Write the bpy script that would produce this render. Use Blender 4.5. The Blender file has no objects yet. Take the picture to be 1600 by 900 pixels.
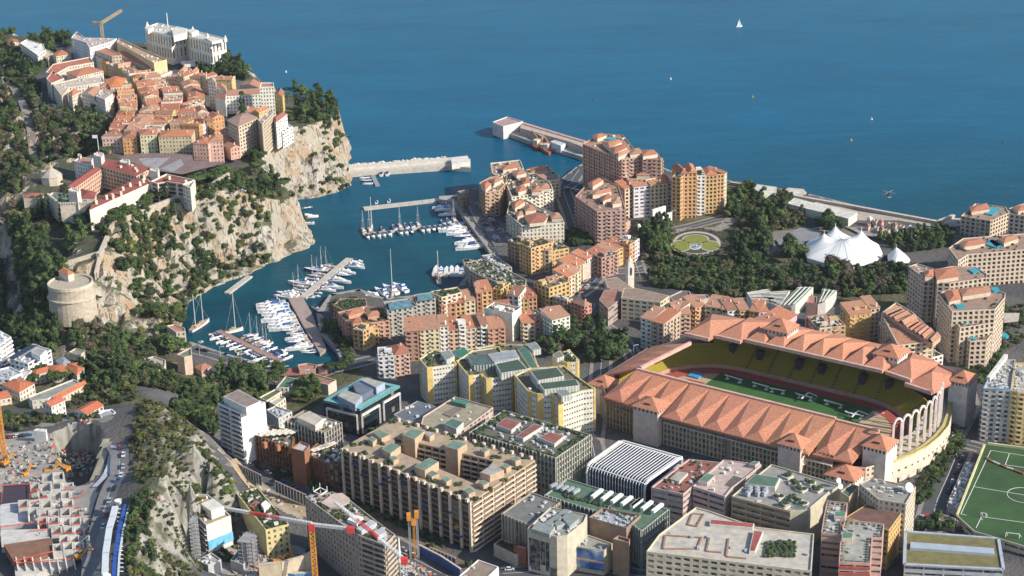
import bpy, math, random
import numpy as np
from mathutils import Vector
R = math.radians
rnd = random.Random(7)
nrs = np.random.RandomState(5)
S = bpy.context.scene
COL = S.collection

# ---------------- camera, world, sun, exposure ----------------
CH, PIT, ROL, FL = 483.0, R(21.13), R(-1.4), 2768.0
cf = np.array([0, math.cos(PIT), -math.sin(PIT)])
cr0 = np.array([1.0, 0, 0]); cu0 = np.cross(cr0, cf)
cr = cr0*math.cos(ROL)+cu0*math.sin(ROL); cu = cu0*math.cos(ROL)-cr0*math.sin(ROL)
cam = bpy.data.cameras.new('camera'); co = bpy.data.objects.new('camera', cam); COL.objects.link(co)
from mathutils import Matrix
co.matrix_world = Matrix([[cr[0], cu[0], -cf[0], 0], [cr[1], cu[1], -cf[1], 0], [cr[2], cu[2], -cf[2], CH], [0, 0, 0, 1]])
cam.sensor_width = 36; cam.lens = 36*FL/1600; cam.clip_start = 5; cam.clip_end = 60000
S.camera = co
SUN_EL, SUN_AZ = R(31), R(114)      # azimuth measured from +Y (view direction) clockwise: 90 = right of the picture
w = bpy.data.worlds.new('World'); S.world = w; w.use_nodes = True
nt = w.node_tree; bg = nt.nodes['Background']
sky = nt.nodes.new('ShaderNodeTexSky'); sky.sky_type = 'NISHITA'; sky.sun_disc = False
sky.sun_elevation = SUN_EL; sky.sun_rotation = SUN_AZ; sky.altitude = 300
nt.links.new(sky.outputs[0], bg.inputs[0]); bg.inputs[1].default_value = 0.125
sl = bpy.data.lights.new('sun', 'SUN'); sl.energy = 4.5; sl.angle = R(0.5); sl.color = (1.0, 0.92, 0.80)
so = bpy.data.objects.new('sun', sl); COL.objects.link(so)
sd = Vector((math.sin(SUN_AZ)*math.cos(SUN_EL), math.cos(SUN_AZ)*math.cos(SUN_EL), math.sin(SUN_EL)))
so.rotation_euler = sd.to_track_quat('Z', 'Y').to_euler(); so.location = (0, 0, 900)
S.view_settings.view_transform = 'Standard'; S.view_settings.look = 'None'; S.view_settings.gamma = 1
S.view_settings.exposure = 0.5
S.cycles.max_bounces = 5; S.cycles.diffuse_bounces = 2; S.cycles.glossy_bounces = 2; S.cycles.transmission_bounces = 2
S.cycles.volume_bounces = 0

# ---------------- photo pixel -> ground point ----------------
def P(u, v, z=0.0):
    d = cf+(u-800)/FL*cr-(v-450)/FL*cu
    return np.array([0, 0, CH])+d*(z-CH)/d[2]
def Q(p):
    d = np.array(p, float)-[0, 0, CH]
    return 800+FL*(d@cr)/(d@cf), 450-FL*(d@cu)/(d@cf)
def hgt(u, vt, vb, zb):
    """height of a vertical edge whose top shows at (u,vt) and whose foot, at height zb, shows at row vb"""
    lo, hi = zb, zb+150
    for _ in range(30):
        m = (lo+hi)/2; p = P(u, vt, m)
        if Q((p[0], p[1], zb))[1] > vb: hi = m
        else: lo = m
    return (lo+hi)/2
CR = dict(A=(0,0,4), B=(200,0,4), C=(0,200,4), D=(300,180,4), E=(0,400,4), F=(260,370,4), G=(0,625,4), H=(200,675,4), I=(540,160,4), J=(500,370,4),
          K=(880,180,4), L=(800,340,4), M=(1150,260,3.556), N=(920,470,4), O=(1200,440,4), Q=(1200,640,4), R=(320,540,4), S=(620,500,4), T=(500,640,4),
          U=(720,675,4), V=(980,675,4), W=(360,675,4), X=(0,720,5), Y=(1400,400,4.5), Z=(0,180,5), k=(1270,760,6.43), z=(1500,560,6), p=(0,0,1), w=(320,590,6.43))
def px(s):
    t = s.split(); o = CR[t[0]]
    return [(o[0]+float(a.split(',')[0])/o[2], o[1]+float(a.split(',')[1])/o[2]) for a in t[1:]]
def poly(s, z): return [P(u, v, z)[:2] for u, v in px(s)]
def area(p): return 0.5*sum(p[i][0]*p[(i+1) % len(p)][1]-p[(i+1) % len(p)][0]*p[i][1] for i in range(len(p)))
def ccw(p): return list(p) if area(p) > 0 else list(p)[::-1]
def inset(p, d):
    n = len(p); out = []
    for i in range(n):
        a, b, c = np.array(p[i-1]), np.array(p[i]), np.array(p[(i+1) % n])
        e1 = (b-a)/(np.linalg.norm(b-a)+1e-9); e2 = (c-b)/(np.linalg.norm(c-b)+1e-9)
        n1 = np.array([-e1[1], e1[0]]); n2 = np.array([-e2[1], e2[0]])
        m = n1+n2; m = m/(np.linalg.norm(m)+1e-9); k = max(0.35, m@n1)
        out.append(b+m*d/k)
    return out
def inside(P2, pts):
    """P2 (N,2) points in polygon pts"""
    x, y = P2[:, 0], P2[:, 1]; r = np.zeros(len(P2), bool); n = len(pts)
    for i in range(n):
        x1, y1 = pts[i][0], pts[i][1]; x2, y2 = pts[(i+1) % n][0], pts[(i+1) % n][1]
        if y1 == y2: continue
        c = ((y1 > y) != (y2 > y)) & (x < (x2-x1)*(y-y1)/(y2-y1)+x1); r ^= c
    return r
def dist_line(P2, pts, closed=True):
    """distance to polyline and interpolated 3rd coordinate"""
    best = np.full(len(P2), 1e9); val = np.zeros(len(P2)); n = len(pts)
    for i in range(n if closed else n-1):
        a = np.array(pts[i], float); b = np.array(pts[(i+1) % n], float)
        ab = b[:2]-a[:2]; L = ab@ab+1e-9
        t = np.clip(((P2-a[:2])@ab)/L, 0, 1); q = a[:2]+t[:, None]*ab
        d = np.hypot(*(P2-q).T); m = d < best; best[m] = d[m]
        if len(a) > 2: val[m] = (a[2]+t*(b[2]-a[2]))[m]
    return best, val

# ---------------- materials ----------------
MATS = {}
def mat(name, rgb, rough=0.8, vary=0.12, scale=0.15, objcol=False, metal=0.0, bump=0.0, bscale=1.0, spec=None, rgb2=None, s2=0.05, rand=0.0, emis=None):
    if name in MATS: return MATS[name]
    m = bpy.data.materials.new(name); m.use_nodes = True; N = m.node_tree.nodes; K = m.node_tree.links
    b = N['Principled BSDF']; b.inputs['Roughness'].default_value = rough; b.inputs['Metallic'].default_value = metal
    if spec is not None: b.inputs['Specular IOR Level'].default_value = spec
    geo = N.new('ShaderNodeNewGeometry')
    if objcol:
        oi = N.new('ShaderNodeObjectInfo'); csock = oi.outputs['Color']
    else:
        c = N.new('ShaderNodeRGB'); c.outputs[0].default_value = (*rgb, 1); csock = c.outputs[0]
    if rgb2:
        n2 = N.new('ShaderNodeTexNoise'); n2.inputs['Scale'].default_value = s2; n2.inputs['Detail'].default_value = 4
        K.new(geo.outputs['Position'], n2.inputs['Vector'])
        rp = N.new('ShaderNodeMapRange'); rp.inputs[1].default_value = .42; rp.inputs[2].default_value = .58; K.new(n2.outputs[0], rp.inputs[0])
        mx = N.new('ShaderNodeMix'); mx.data_type = 'RGBA'; K.new(rp.outputs[0], mx.inputs[0]); K.new(csock, mx.inputs[6]); mx.inputs[7].default_value = (*rgb2, 1)
        csock = mx.outputs[2]
    n = N.new('ShaderNodeTexNoise'); n.inputs['Scale'].default_value = scale; n.inputs['Detail'].default_value = 6; n.inputs['Roughness'].default_value = .65
    K.new(geo.outputs['Position'], n.inputs['Vector'])
    mr = N.new('ShaderNodeMapRange'); mr.inputs[1].default_value = .25; mr.inputs[2].default_value = .75
    mr.inputs[3].default_value = 1-vary*1.6; mr.inputs[4].default_value = 1+vary*1.2; K.new(n.outputs[0], mr.inputs[0])
    v = N.new('ShaderNodeVectorMath'); v.operation = 'SCALE'; K.new(csock, v.inputs[0]); K.new(mr.outputs[0], v.inputs['Scale'])
    out = v.outputs[0]
    if rand:
        oi2 = N.new('ShaderNodeObjectInfo'); m2 = N.new('ShaderNodeMapRange'); m2.inputs[3].default_value = 1-rand; m2.inputs[4].default_value = 1+rand
        K.new(oi2.outputs['Random'], m2.inputs[0]); v2 = N.new('ShaderNodeVectorMath'); v2.operation = 'SCALE'; K.new(out, v2.inputs[0]); K.new(m2.outputs[0], v2.inputs['Scale']); out = v2.outputs[0]
    K.new(out, b.inputs['Base Color'])
    if bump:
        bn = N.new('ShaderNodeTexNoise'); bn.inputs['Scale'].default_value = bscale; bn.inputs['Detail'].default_value = 5; K.new(geo.outputs['Position'], bn.inputs['Vector'])
        bp = N.new('ShaderNodeBump'); bp.inputs['Strength'].default_value = .6; bp.inputs['Distance'].default_value = bump; K.new(bn.outputs[0], bp.inputs['Height']); K.new(bp.outputs[0], b.inputs['Normal'])
    if emis: b.inputs['Emission Color'].default_value = (*rgb, 1); b.inputs['Emission Strength'].default_value = emis
    MATS[name] = m; return m
plaster = mat('plaster', (1,1,1), .85, .17, .28, objcol=True, bump=.05, bscale=3)
tilem = mat('terracotta_tiles', (1,1,1), .85, .30, .9, objcol=True, bump=.25, bscale=2.2)
concrete = mat('roof_screed', (1,1,1), .9, .22, .22, objcol=True)
plain = mat('painted_surface', (1,1,1), .6, .06, .8, objcol=True)
glass = mat('window_glass', (.025,.035,.05), .2, .5, .6, rgb2=(.20,.19,.17), s2=.33, spec=.5)
glassb = mat('blue_glass', (.03,.07,.10), .12, .4, .4, spec=.8)
rockm = mat('limestone', (.46,.42,.36), .95, .35, .25, bump=1.2, bscale=.5)
asphalt = mat('asphalt', (.075,.078,.085), .9, .18, .12)
paving = mat('paving', (.26,.22,.2), .9, .2, .2)
redpave = mat('red_paving', (.30,.12,.085), .9, .15, .3)
stone = mat('stone_wall', (.42,.36,.28), .95, .25, .5, bump=.3, bscale=1.5)
white = mat('white_paint', (.78,.78,.76), .5, .06, .5)
steel = mat('steel', (.45,.47,.5), .5, .2, .6, metal=.3)
wood = mat('bark', (.09,.065,.045), .95, .3, 1.0)
watr = mat('pool_water', (.04,.30,.38), .15, .1, .5)

# ---------------- mesh builder ----------------
class MB:
    def __init__(s): s.v = []; s.f = []; s.m = []; s.mi = 0
    def quad(s, a, b, c, d):
        i = len(s.v); s.v += [tuple(a), tuple(b), tuple(c), tuple(d)]; s.f.append((i, i+1, i+2, i+3)); s.m.append(s.mi)
    def tri(s, a, b, c):
        i = len(s.v); s.v += [tuple(a), tuple(b), tuple(c)]; s.f.append((i, i+1, i+2)); s.m.append(s.mi)
    def ngon(s, pts):
        i = len(s.v); s.v += [tuple(p) for p in pts]; s.f.append(tuple(range(i, i+len(pts)))); s.m.append(s.mi)
    def prism(s, pts, z0, z1, bottom=False, z1s=None):
        p = ccw(pts); n = len(p); i = len(s.v)
        s.v += [(q[0], q[1], z0) for q in p]+[(q[0], q[1], z1) for q in p]
        for k in range(n): s.f.append((i+k, i+(k+1) % n, i+n+(k+1) % n, i+n+k)); s.m.append(s.mi)
        s.f.append(tuple(range(i+n, i+2*n))); s.m.append(s.mi)
        if bottom: s.f.append(tuple(range(i+n-1, i-1, -1))); s.m.append(s.mi)
    def box(s, c, d, rz=0.0, z0=None):
        """c centre xy + base z, d full sizes"""
        ca, sa = math.cos(rz), math.sin(rz); hx, hy = d[0]/2, d[1]/2
        p = [(c[0]+x*ca-y*sa, c[1]+x*sa+y*ca) for x, y in ((-hx,-hy),(hx,-hy),(hx,hy),(-hx,hy))]
        s.prism(p, c[2], c[2]+d[2], True)
    def bar(s, a, b, w, h=None):
        """square bar from a to b"""
        h = h or w; a = np.array(a, float); b = np.array(b, float); d = b-a; L = np.linalg.norm(d)
        if L < 1e-6: return
        d /= L; up = np.array([0,0,1.0]) if abs(d[2]) < .95 else np.array([1.0,0,0])
        x = np.cross(d, up); x /= np.linalg.norm(x); y = np.cross(x, d)
        i = len(s.v); c = [(-1,-1),(1,-1),(1,1),(-1,1)]
        s.v += [tuple(a+x*w/2*p+y*h/2*q) for p, q in c]+[tuple(b+x*w/2*p+y*h/2*q) for p, q in c]
        for k in range(4): s.f.append((i+k, i+(k+1) % 4, i+4+(k+1) % 4, i+4+k)); s.m.append(s.mi)
        s.f += [(i+3, i+2, i+1, i), (i+4, i+5, i+6, i+7)]; s.m += [s.mi]*2
    def cone(s, c, r0, r1, z0, z1, n=8):
        i = len(s.v)
        for r, z in ((r0, z0), (r1, z1)):
            for k in range(n): a = 2*math.pi*k/n; s.v.append((c[0]+r*math.cos(a), c[1]+r*math.sin(a), z))
        for k in range(n): s.f.append((i+k, i+(k+1) % n, i+n+(k+1) % n, i+n+k)); s.m.append(s.mi)
        s.f.append(tuple(range(i+n, i+2*n))); s.m.append(s.mi)
    def blob(s, c, r, sq=.8, seed=0):
        q = random.Random(seed); i = len(s.v); n = 7
        s.v.append((c[0], c[1], c[2]+r*sq))
        for lv, (zz, rr) in enumerate(((.6,.75),(0,1.0),(-.6,.75))):
            for k in range(n):
                a = 2*math.pi*(k+.5*lv)/n; j = q.uniform(.8,1.2); s.v.append((c[0]+r*rr*j*math.cos(a), c[1]+r*rr*j*math.sin(a), c[2]+r*sq*zz*q.uniform(.8,1.2)))
        for k in range(n): s.f.append((i, i+1+k, i+1+(k+1) % n)); s.m.append(s.mi)
        for l in range(2):
            for k in range(n): s.f.append((i+1+l*n+k, i+1+(l+1)*n+k, i+1+(l+1)*n+(k+1) % n, i+1+l*n+(k+1) % n)); s.m.append(s.mi)
    def mesh(s, name, mats):
        me = bpy.data.meshes.new(name); me.from_pydata(s.v, [], s.f)
        for m in mats: me.materials.append(m)
        if len(mats) > 1: me.polygons.foreach_set('material_index', s.m)
        me.update(); return me
def link(name, me, parent=None, color=None, loc=None, rz=None):
    o = bpy.data.objects.new(name, me); COL.objects.link(o)
    if parent: o.parent = parent
    if color: o.color = (*color, 1)
    if loc is not None: o.location = loc
    if rz is not None: o.rotation_euler = (0, 0, rz)
    return o
def obj(name, mb, mats, parent=None, color=None, kind=None, rel=None):
    """link builder as one object; rel = origin of the parent empty (vertices are written in world space)"""
    if not isinstance(mats, (list, tuple)): mats = [mats]
    if rel is not None: mb.v = [(a[0]-rel[0], a[1]-rel[1], a[2]-rel[2]) for a in mb.v]
    o = link(name, mb.mesh(name, mats), parent, color)
    if kind: o['kind'] = kind
    return o
def tag(o, label=None, cat=None, group=None, kind=None):
    if label: o['label'] = label
    if cat: o['category'] = cat
    if group: o['group'] = group
    if kind: o['kind'] = kind
    return o
def thing(name, label, cat, loc, group=None, rz=0):
    o = bpy.data.objects.new(name, None); COL.objects.link(o); o.location = tuple(loc); o.rotation_euler = (0, 0, rz)
    return tag(o, label, cat, group)
def copy_tree(o, parent=None):
    c = o.copy(); COL.objects.link(c)
    if parent: c.parent = parent
    for ch in [x for x in KIDS.get(o.name, [])]: copy_tree(ch, c)
    return c
KIDS = {}
def reg(o, *ch): KIDS[o.name] = list(ch)
ORD = 'first second third fourth fifth sixth seventh eighth ninth tenth eleventh twelfth thirteenth fourteenth fifteenth sixteenth seventeenth eighteenth nineteenth twentieth'.split()
def ordw(i):
    return ORD[i] if i < 20 else ('twenty-'+ORD[i-20] if i < 29 else ('thirty-'+ORD[i-30] if 30 <= i < 39 else ('thirtieth' if i == 29 else 'fortieth')))
# ---------------- terrain, rock, sea ----------------
def W3(lst): return [(*P(u, v, z)[:2], z) for u, v, z in lst]
# the Rock: foot line and cliff-top line (photo pixel, height)
ft = [(-90,420,12),(-40,470,12),(15,510,14),(60,560,18),(95,572,20),(150,560,18),(210,545,14),(270,522,8),(290,500,0),(298,472,0),(330,452,0),(355,441,0),(385,431,0),(420,414,0),(452,400,0),(484,388,0),(493,379,0),
      (484,362,0),(476,340,0),(466,322,0),(461,313,0),(480,311,0),(507,307,0),(530,300,0),(552,290,0),(552,282,0),(546,262,0),(549,248,0),(549,232,0),(541,210,0)]
foot = W3(ft)
t1 = P(525,160,50); foot += [(t1[0]+12,t1[1]+50,0),(-190,1690,0),(-245,1780,0),(-280,1850,0),(-400,1890,0),(-520,1960,0),(-700,2080,0),(-900,2150,0),(-900,1300,12)]
tp = [(78,452,36),(72,430,48),(110,412,52),(150,405,54),(166,392,55),(172,365,57),(200,345,58),(240,325,59),(280,317,60),(330,303,60),(352,292,60),(380,300,55),(440,315,38),(462,306,36),(448,293,40),(425,280,42),(412,262,46),(405,235,52),(425,215,54),(462,203,54),(492,192,53),(520,186,50),(527,165,48)]
top = W3(tp)
top += [(t1[0]-8,t1[1]+18,48),(-225,1650,52),(-262,1730,58),(-300,1800,60),(-410,1850,60),(-520,1900,56),(-700,2000,50),(-840,2050,48)]+W3([(-40,95,45),(30,100,50),(66,160,55),(75,185,55),(130,192,55),(165,200,55),(160,235,56),(120,250,58),(60,290,58),(38,320,50),(60,360,48),(50,400,42)])
# lower ground (photo pixel, height): flat new quarter, street ramps and the garden spur
CTL = [(300,545,5),(440,600,5),(600,520,5),(800,420,5),(760,300,5),(950,280,5),(1150,330,5),(1400,380,5),(1600,400,5),(1000,480,5),(1180,450,5),(1450,480,6),(1560,560,6),(900,600,6),(700,600,6),(620,640,7),(520,600,7),(980,720,8),(1200,760,8),(1400,760,8),(1480,680,7),(1560,760,8),(900,880,10),(740,870,11),(1100,950,10),(1400,950,10),(1650,900,10),
  (420,640,9),(440,730,12),(380,732,13),(520,770,12),(620,840,12),(700,900,12),(600,960,14),(470,860,14),(440,790,13),(380,760,14),(400,870,16),(330,890,18),(340,960,20),(300,610,12),(310,650,12),(340,690,13),(360,720,14),(280,560,9),(250,575,12),
  (0,520,14),(0,570,22),(60,590,26),(130,590,26),(0,640,32),(100,620,30),(170,590,30),(210,585,28),(60,660,42),(30,700,44),(0,760,44),(0,860,46),(0,940,46),(120,860,44),(120,940,46),(100,650,38),(150,640,36),
  (185,690,50),(175,740,52),(165,800,54),(155,860,56),(150,930,58),(205,690,52),(200,740,54),(195,800,56),(185,860,58),(182,930,60),
  (225,610,40),(235,640,56),(225,680,62),(262,670,64),(300,685,64),(325,705,58),(340,730,46),(352,750,26),(358,778,16),(300,740,62),(262,740,66),(235,780,66),(220,830,64),(215,890,62),(220,950,60),(265,800,54),(285,830,38),(296,860,22),(300,890,19),(255,860,50),(250,900,46),(300,775,46),(325,800,21),(300,852,22),(330,838,21),(352,815,20),(292,885,20),(315,872,20),(280,850,40),(275,620,26),(262,600,24),(290,655,40),(320,675,40),(345,700,18)]
ctl = np.array(W3(CTL))
cx = ctl[:, :2]
Kd = np.hypot(cx[:, None, 0]-cx[None, :, 0], cx[:, None, 1]-cx[None, :, 1])
Ak = np.zeros((len(cx)+1,)*2); Ak[:-1, :-1] = -Kd+np.eye(len(cx))*-0.0; Ak[:-1, -1] = 1; Ak[-1, :-1] = 1
wk = np.linalg.lstsq(Ak, np.append(ctl[:, 2], 0), rcond=None)[0]
# coast of the flat quarter
quay = [P(u, v, 3)[:2] for u, v in [(296,538),(350,556),(430,578),(470,590),(515,588),(545,578),(530,545),(505,520),(500,490),(520,462),(560,455),(600,470),(670,462),(720,450),(735,430),(728,408),(760,412),(775,405),(752,365),(722,330),(705,310),(735,297),(760,300),(830,300),(880,282),(905,262),(940,245),(965,240),(1000,250),(1060,275),(1145,285),(1190,292),(1260,305),(1330,322),(1420,345),(1480,350),(1560,330),(1700,345)]]
land = quay+[np.array(p) for p in ((760,1330),(760,600),(-700,500),(-700,1200),(-420,1180))]
def rbf(X):
    out = np.empty(len(X))
    for s in range(0, len(X), 20000):
        x = X[s:s+20000]; d = np.hypot(x[:, None, 0]-cx[None, :, 0], x[:, None, 1]-cx[None, :, 1]); out[s:s+20000] = -d@wk[:-1]+wk[-1]
    return out
def vnoise(X, sc, seed, oct=4):
    """cheap value noise"""
    r = np.random.RandomState(seed); T = r.rand(256, 256); out = np.zeros(len(X)); a = 1; tot = 0
    for o in range(oct):
        q = X/sc*(2**o)+o*17.3; i = np.floor(q).astype(int); f = q-i; f = f*f*(3-2*f)
        x0, y0 = i[:, 0] % 256, i[:, 1] % 256; x1, y1 = (x0+1) % 256, (y0+1) % 256
        out += a*((T[x0, y0]*(1-f[:, 0])+T[x1, y0]*f[:, 0])*(1-f[:, 1])+(T[x0, y1]*(1-f[:, 0])+T[x1, y1]*f[:, 0])*f[:, 1]); tot += a; a *= .5
    return out/tot-.5
pit = [P(u, v, 46)[:2] for u, v in px('G 330,195 420,152 520,150 600,180 645,240 622,350 575,470 560,580 400,580 400,420 330,330')]
ridge = [P(u, v, 50)[:2] for u, v in [(215,590),(250,600),(330,665),(356,720),(354,765),(294,790),(286,860),(286,910),(205,960),(205,880),(218,790),(205,700)]]
def idw(X, tv):
    a = np.zeros(len(X)); s_ = np.zeros(len(X))
    for t in tv:
        w_ = 1/(((X[:, 0]-t[0])**2+(X[:, 1]-t[1])**2)+400); a += w_*t[2]; s_ += w_
    return a/s_
def ground(X):
    X = np.atleast_2d(np.asarray(X, float))
    z = rbf(X)
    ir = inside(X, ridge); dr, _ = dist_line(X, ridge)
    rg = np.where(ir, np.clip(dr/12, 0, 1), 0)
    z = z+rg*(vnoise(X, 26, 3)*16+vnoise(X, 7, 9)*5)
    m = inside(X, pit); z = np.where(m, 29+vnoise(X, 20, 4)*4, z)
    il = inside(X, land)
    z = np.where(il, np.maximum(z, 3.5), -12)
    # the Rock
    df, zf = dist_line(X, foot); dt, zt = dist_line(X, top)
    inf_, inn = inside(X, foot), inside(X, top)
    t = df/(df+dt+1e-6)
    n1 = vnoise(X, 30, 11); n2 = vnoise(X, 9, 12)
    tt = np.clip(t+(n1*.55+n2*.3)*np.minimum(1, df/8)*np.minimum(1, dt/6)*1.1, 0, 1)
    prof = np.where(tt < .42, tt*.55, .231+(tt-.42)*1.326)
    zr = zf+(zt-zf)*prof+(n2*5)*np.minimum(1, df/6)*np.minimum(1, dt/5)
    # rubble shore
    tv = np.array(top)
    zi = idw(X, tv)
    zin = np.where(inn, zt+(zi-zt)*np.clip(dt/45, 0, 1), zr)
    rock = np.where(inf_, zin, -20)
    return np.maximum(z, rock)
def gz(x, y): return float(ground([(x, y)])[0])
step = 3.0
xs = np.arange(-560, 480, step); ys = np.arange(690, 2060, step)
GX, GY = np.meshgrid(xs, ys); PT = np.column_stack([GX.ravel(), GY.ravel()])
# stay inside the view wedge (plus margin)
wedge = (np.abs(PT[:, 0]) < PT[:, 1]*0.33+90)
ZZ = ground(PT)
# finer roughness for the steep rock
sl_ = np.hypot(*np.gradient(ZZ.reshape(GX.shape), step)).ravel()
JX = vnoise(PT, 8, 31)*np.clip(sl_-.5, 0, 1)*6; JY = vnoise(PT, 8, 32)*np.clip(sl_-.5, 0, 1)*6
nx, ny = len(xs), len(ys)
idx = np.arange(nx*ny).reshape(ny, nx)
fa = np.stack([idx[:-1, :-1], idx[:-1, 1:], idx[1:, 1:], idx[1:, :-1]], -1).reshape(-1, 4)
keep = wedge[fa].any(1) & (ZZ[fa].max(1) > -11)
fa = fa[keep]; used = np.unique(fa); mp = -np.ones(nx*ny, int); mp[used] = np.arange(len(used)); fa = mp[fa]
V = np.column_stack([PT[:, 0]+JX, PT[:, 1]+JY, ZZ])[used]
me = bpy.data.meshes.new('ground'); me.vertices.add(len(V)); me.vertices.foreach_set('co', V.ravel())
me.loops.add(fa.size); me.loops.foreach_set('vertex_index', fa.ravel()); me.polygons.add(len(fa)); me.polygons.foreach_set('loop_start', np.arange(0, fa.size, 4)); me.polygons.foreach_set('loop_total', np.full(len(fa), 4)); me.update()
U2 = PT[used]
def inpx(s, z, X=U2): return inside(X, poly(s, z))
green = np.zeros(len(U2))
isrock = inside(U2, foot)|inside(U2, ridge)
green[isrock] = .75
for s, z in (('p 990,345 1050,340 1150,315 1180,300 1260,340 1290,400 1430,450 1420,500 1300,470 1180,470 1080,440 1000,440',5),('p 190,540 300,560 330,590 440,600 520,610 480,640 330,640 260,640 210,620',10),
             ('p 860,520 930,510 985,540 960,575 880,570',5),('p 0,590 200,590 230,660 60,650 0,640',30),('p 470,560 560,575 590,600 500,610',5)): green[inpx(s, z)] = 1
for s, z in (('p 172,232 300,252 295,262 250,262 180,240',58),('C 740,190 860,165 1200,165 1400,210 1000,290 900,250',58)): green[inpx(s, z)] = 0
town = [P(u, v, 56)[:2] for u, v in [(60,170),(130,190),(175,215),(215,240),(300,250),(370,245),(405,225),(465,205),(430,150),(400,120),(350,110),(220,100),(150,60),(30,62),(30,90)]]
green[inside(U2, town)] = 0
at = me.attributes.new('green', 'FLOAT', 'POINT'); at.data.foreach_set('value', green)
at = me.attributes.new('cliff', 'FLOAT', 'POINT'); at.data.foreach_set('value', isrock.astype(float))
me.polygons.foreach_set('use_smooth', np.zeros(len(fa), bool))
gm = bpy.data.materials.new('ground_cover'); gm.use_nodes = True; N = gm.node_tree.nodes; K = gm.node_tree.links; b = N['Principled BSDF']; b.inputs['Roughness'].default_value = .95; b.inputs['Specular IOR Level'].default_value = .2
def nz(sc, det=5, vec=None, dist=0):
    n = N.new('ShaderNodeTexNoise'); n.inputs['Scale'].default_value = sc; n.inputs['Detail'].default_value = det; n.inputs['Roughness'].default_value = .62; n.inputs['Distortion'].default_value = dist; K.new(vec or geo.outputs['Position'], n.inputs['Vector']); return n.outputs[0]
def ramp(s, a, b_, c=0, d=1):
    m = N.new('ShaderNodeMapRange'); m.inputs[1].default_value = a; m.inputs[2].default_value = b_; m.inputs[3].default_value = c; m.inputs[4].default_value = d; K.new(s, m.inputs[0]); return m.outputs[0]
def mixc(f, a, b_):
    m = N.new('ShaderNodeMix'); m.data_type = 'RGBA'; K.new(f, m.inputs[0])
    for k, c in ((6, a), (7, b_)):
        if isinstance(c, tuple): m.inputs[k].default_value = (*c, 1)
        else: K.new(c, m.inputs[k])
    return m.outputs[2]
def mul(a, b_):
    m = N.new('ShaderNodeMath'); m.operation = 'MULTIPLY'; K.new(a, m.inputs[0]); K.new(b_, m.inputs[1]); return m.outputs[0]
geo = N.new('ShaderNodeNewGeometry')
mpn = N.new('ShaderNodeMapping'); mpn.inputs['Scale'].default_value = (1, 1, .28); K.new(geo.outputs['Position'], mpn.inputs[0])
rock = mixc(ramp(nz(.035, 4), .45, .62), (.36,.33,.27), (.37,.25,.145))
rock = mixc(ramp(nz(.11, 6, mpn.outputs[0], .6), .50, .68), rock, (.43,.41,.375))
rock = mixc(ramp(nz(.24, 8, mpn.outputs[0], 1.6), .53, .60), rock, (.12,.105,.085))
rock = mixc(ramp(nz(.9, 8, mpn.outputs[0], 2), .58, .64), rock, (.17,.15,.125))
sy_ = N.new('ShaderNodeSeparateXYZ'); K.new(geo.outputs['Position'], sy_.inputs[0]); gry = mixc(ramp(nz(.15, 7, mpn.outputs[0], .8), .42, .6), (.33,.32,.285), (.17,.165,.14)); rock = mixc(ramp(sy_.outputs[1], 1080, 1120), gry, rock)
soil = mixc(ramp(nz(.08, 5), .4, .6), (.05,.068,.026), (.13,.12,.07))
urb = mixc(ramp(nz(.02, 3), .45, .55), (.085,.085,.092), (.125,.118,.112))
ag = N.new('ShaderNodeAttribute'); ag.attribute_name = 'green'; ac = N.new('ShaderNodeAttribute'); ac.attribute_name = 'cliff'
sx = N.new('ShaderNodeSeparateXYZ'); K.new(geo.outputs['Normal'], sx.inputs[0])
steep = ramp(sx.outputs[2], .90, .72)
patch = ramp(nz(.06, 5), .57, .46)
c = mixc(ag.outputs['Fac'], urb, soil)
c = mixc(mul(mul(steep, ac.outputs['Fac']), patch), c, rock)
c = mixc(ramp(sx.outputs[2], .62, .5), c, rock)
K.new(c, b.inputs['Base Color'])
bp = N.new('ShaderNodeBump'); bp.inputs['Distance'].default_value = 2.0; bp.inputs['Strength'].default_value = .8; K.new(nz(.35, 8, mpn.outputs[0], .5), bp.inputs['Height']); K.new(bp.outputs[0], b.inputs['Normal'])
me.materials.append(gm)
g = link('ground', me); tag(g, kind='structure')
# sea: one sheet to the horizon, finer waves by material
sm = bpy.data.materials.new('sea_water'); sm.use_nodes = True; N = sm.node_tree.nodes; K = sm.node_tree.links; b = N['Principled BSDF']
geo = N.new('ShaderNodeNewGeometry')
mp2 = N.new('ShaderNodeMapping'); mp2.inputs['Scale'].default_value = (1, 2.6, 1); mp2.inputs['Rotation'].default_value = (0, 0, R(12)); K.new(geo.outputs['Position'], mp2.inputs[0])
sep = N.new('ShaderNodeSeparateXYZ'); K.new(geo.outputs['Position'], sep.inputs[0])
deep = mixc(ramp(nz(.004, 3, mp2.outputs[0], .5), .35, .65), (.0005,.085,.168), (.001,.101,.192))
harb = mixc(ramp(nz(.012, 3), .4, .6), (.004,.055,.085), (.006,.07,.10))
c = mixc(ramp(sep.outputs[1], 1330, 1700), harb, deep)
mp3 = N.new('ShaderNodeMapping'); mp3.inputs['Scale'].default_value = (1, 5, 1); mp3.inputs['Rotation'].default_value = (0, 0, R(8)); K.new(geo.outputs['Position'], mp3.inputs[0])
vs_ = N.new('ShaderNodeVectorMath'); vs_.operation = 'SCALE'; K.new(c, vs_.inputs[0]); K.new(mul(ramp(nz(.018, 8, mp3.outputs[0], .4), .3, .7, .88, 1.12), ramp(nz(.0022, 3, mp3.outputs[0], 1.0), .3, .7, .94, 1.06)), vs_.inputs['Scale']); c = vs_.outputs[0]
K.new(c, b.inputs['Base Color']); b.inputs["Specular IOR Level"].default_value = .04; b.inputs['Roughness'].default_value = .25; b.inputs['IOR'].default_value = 1.33
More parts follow.
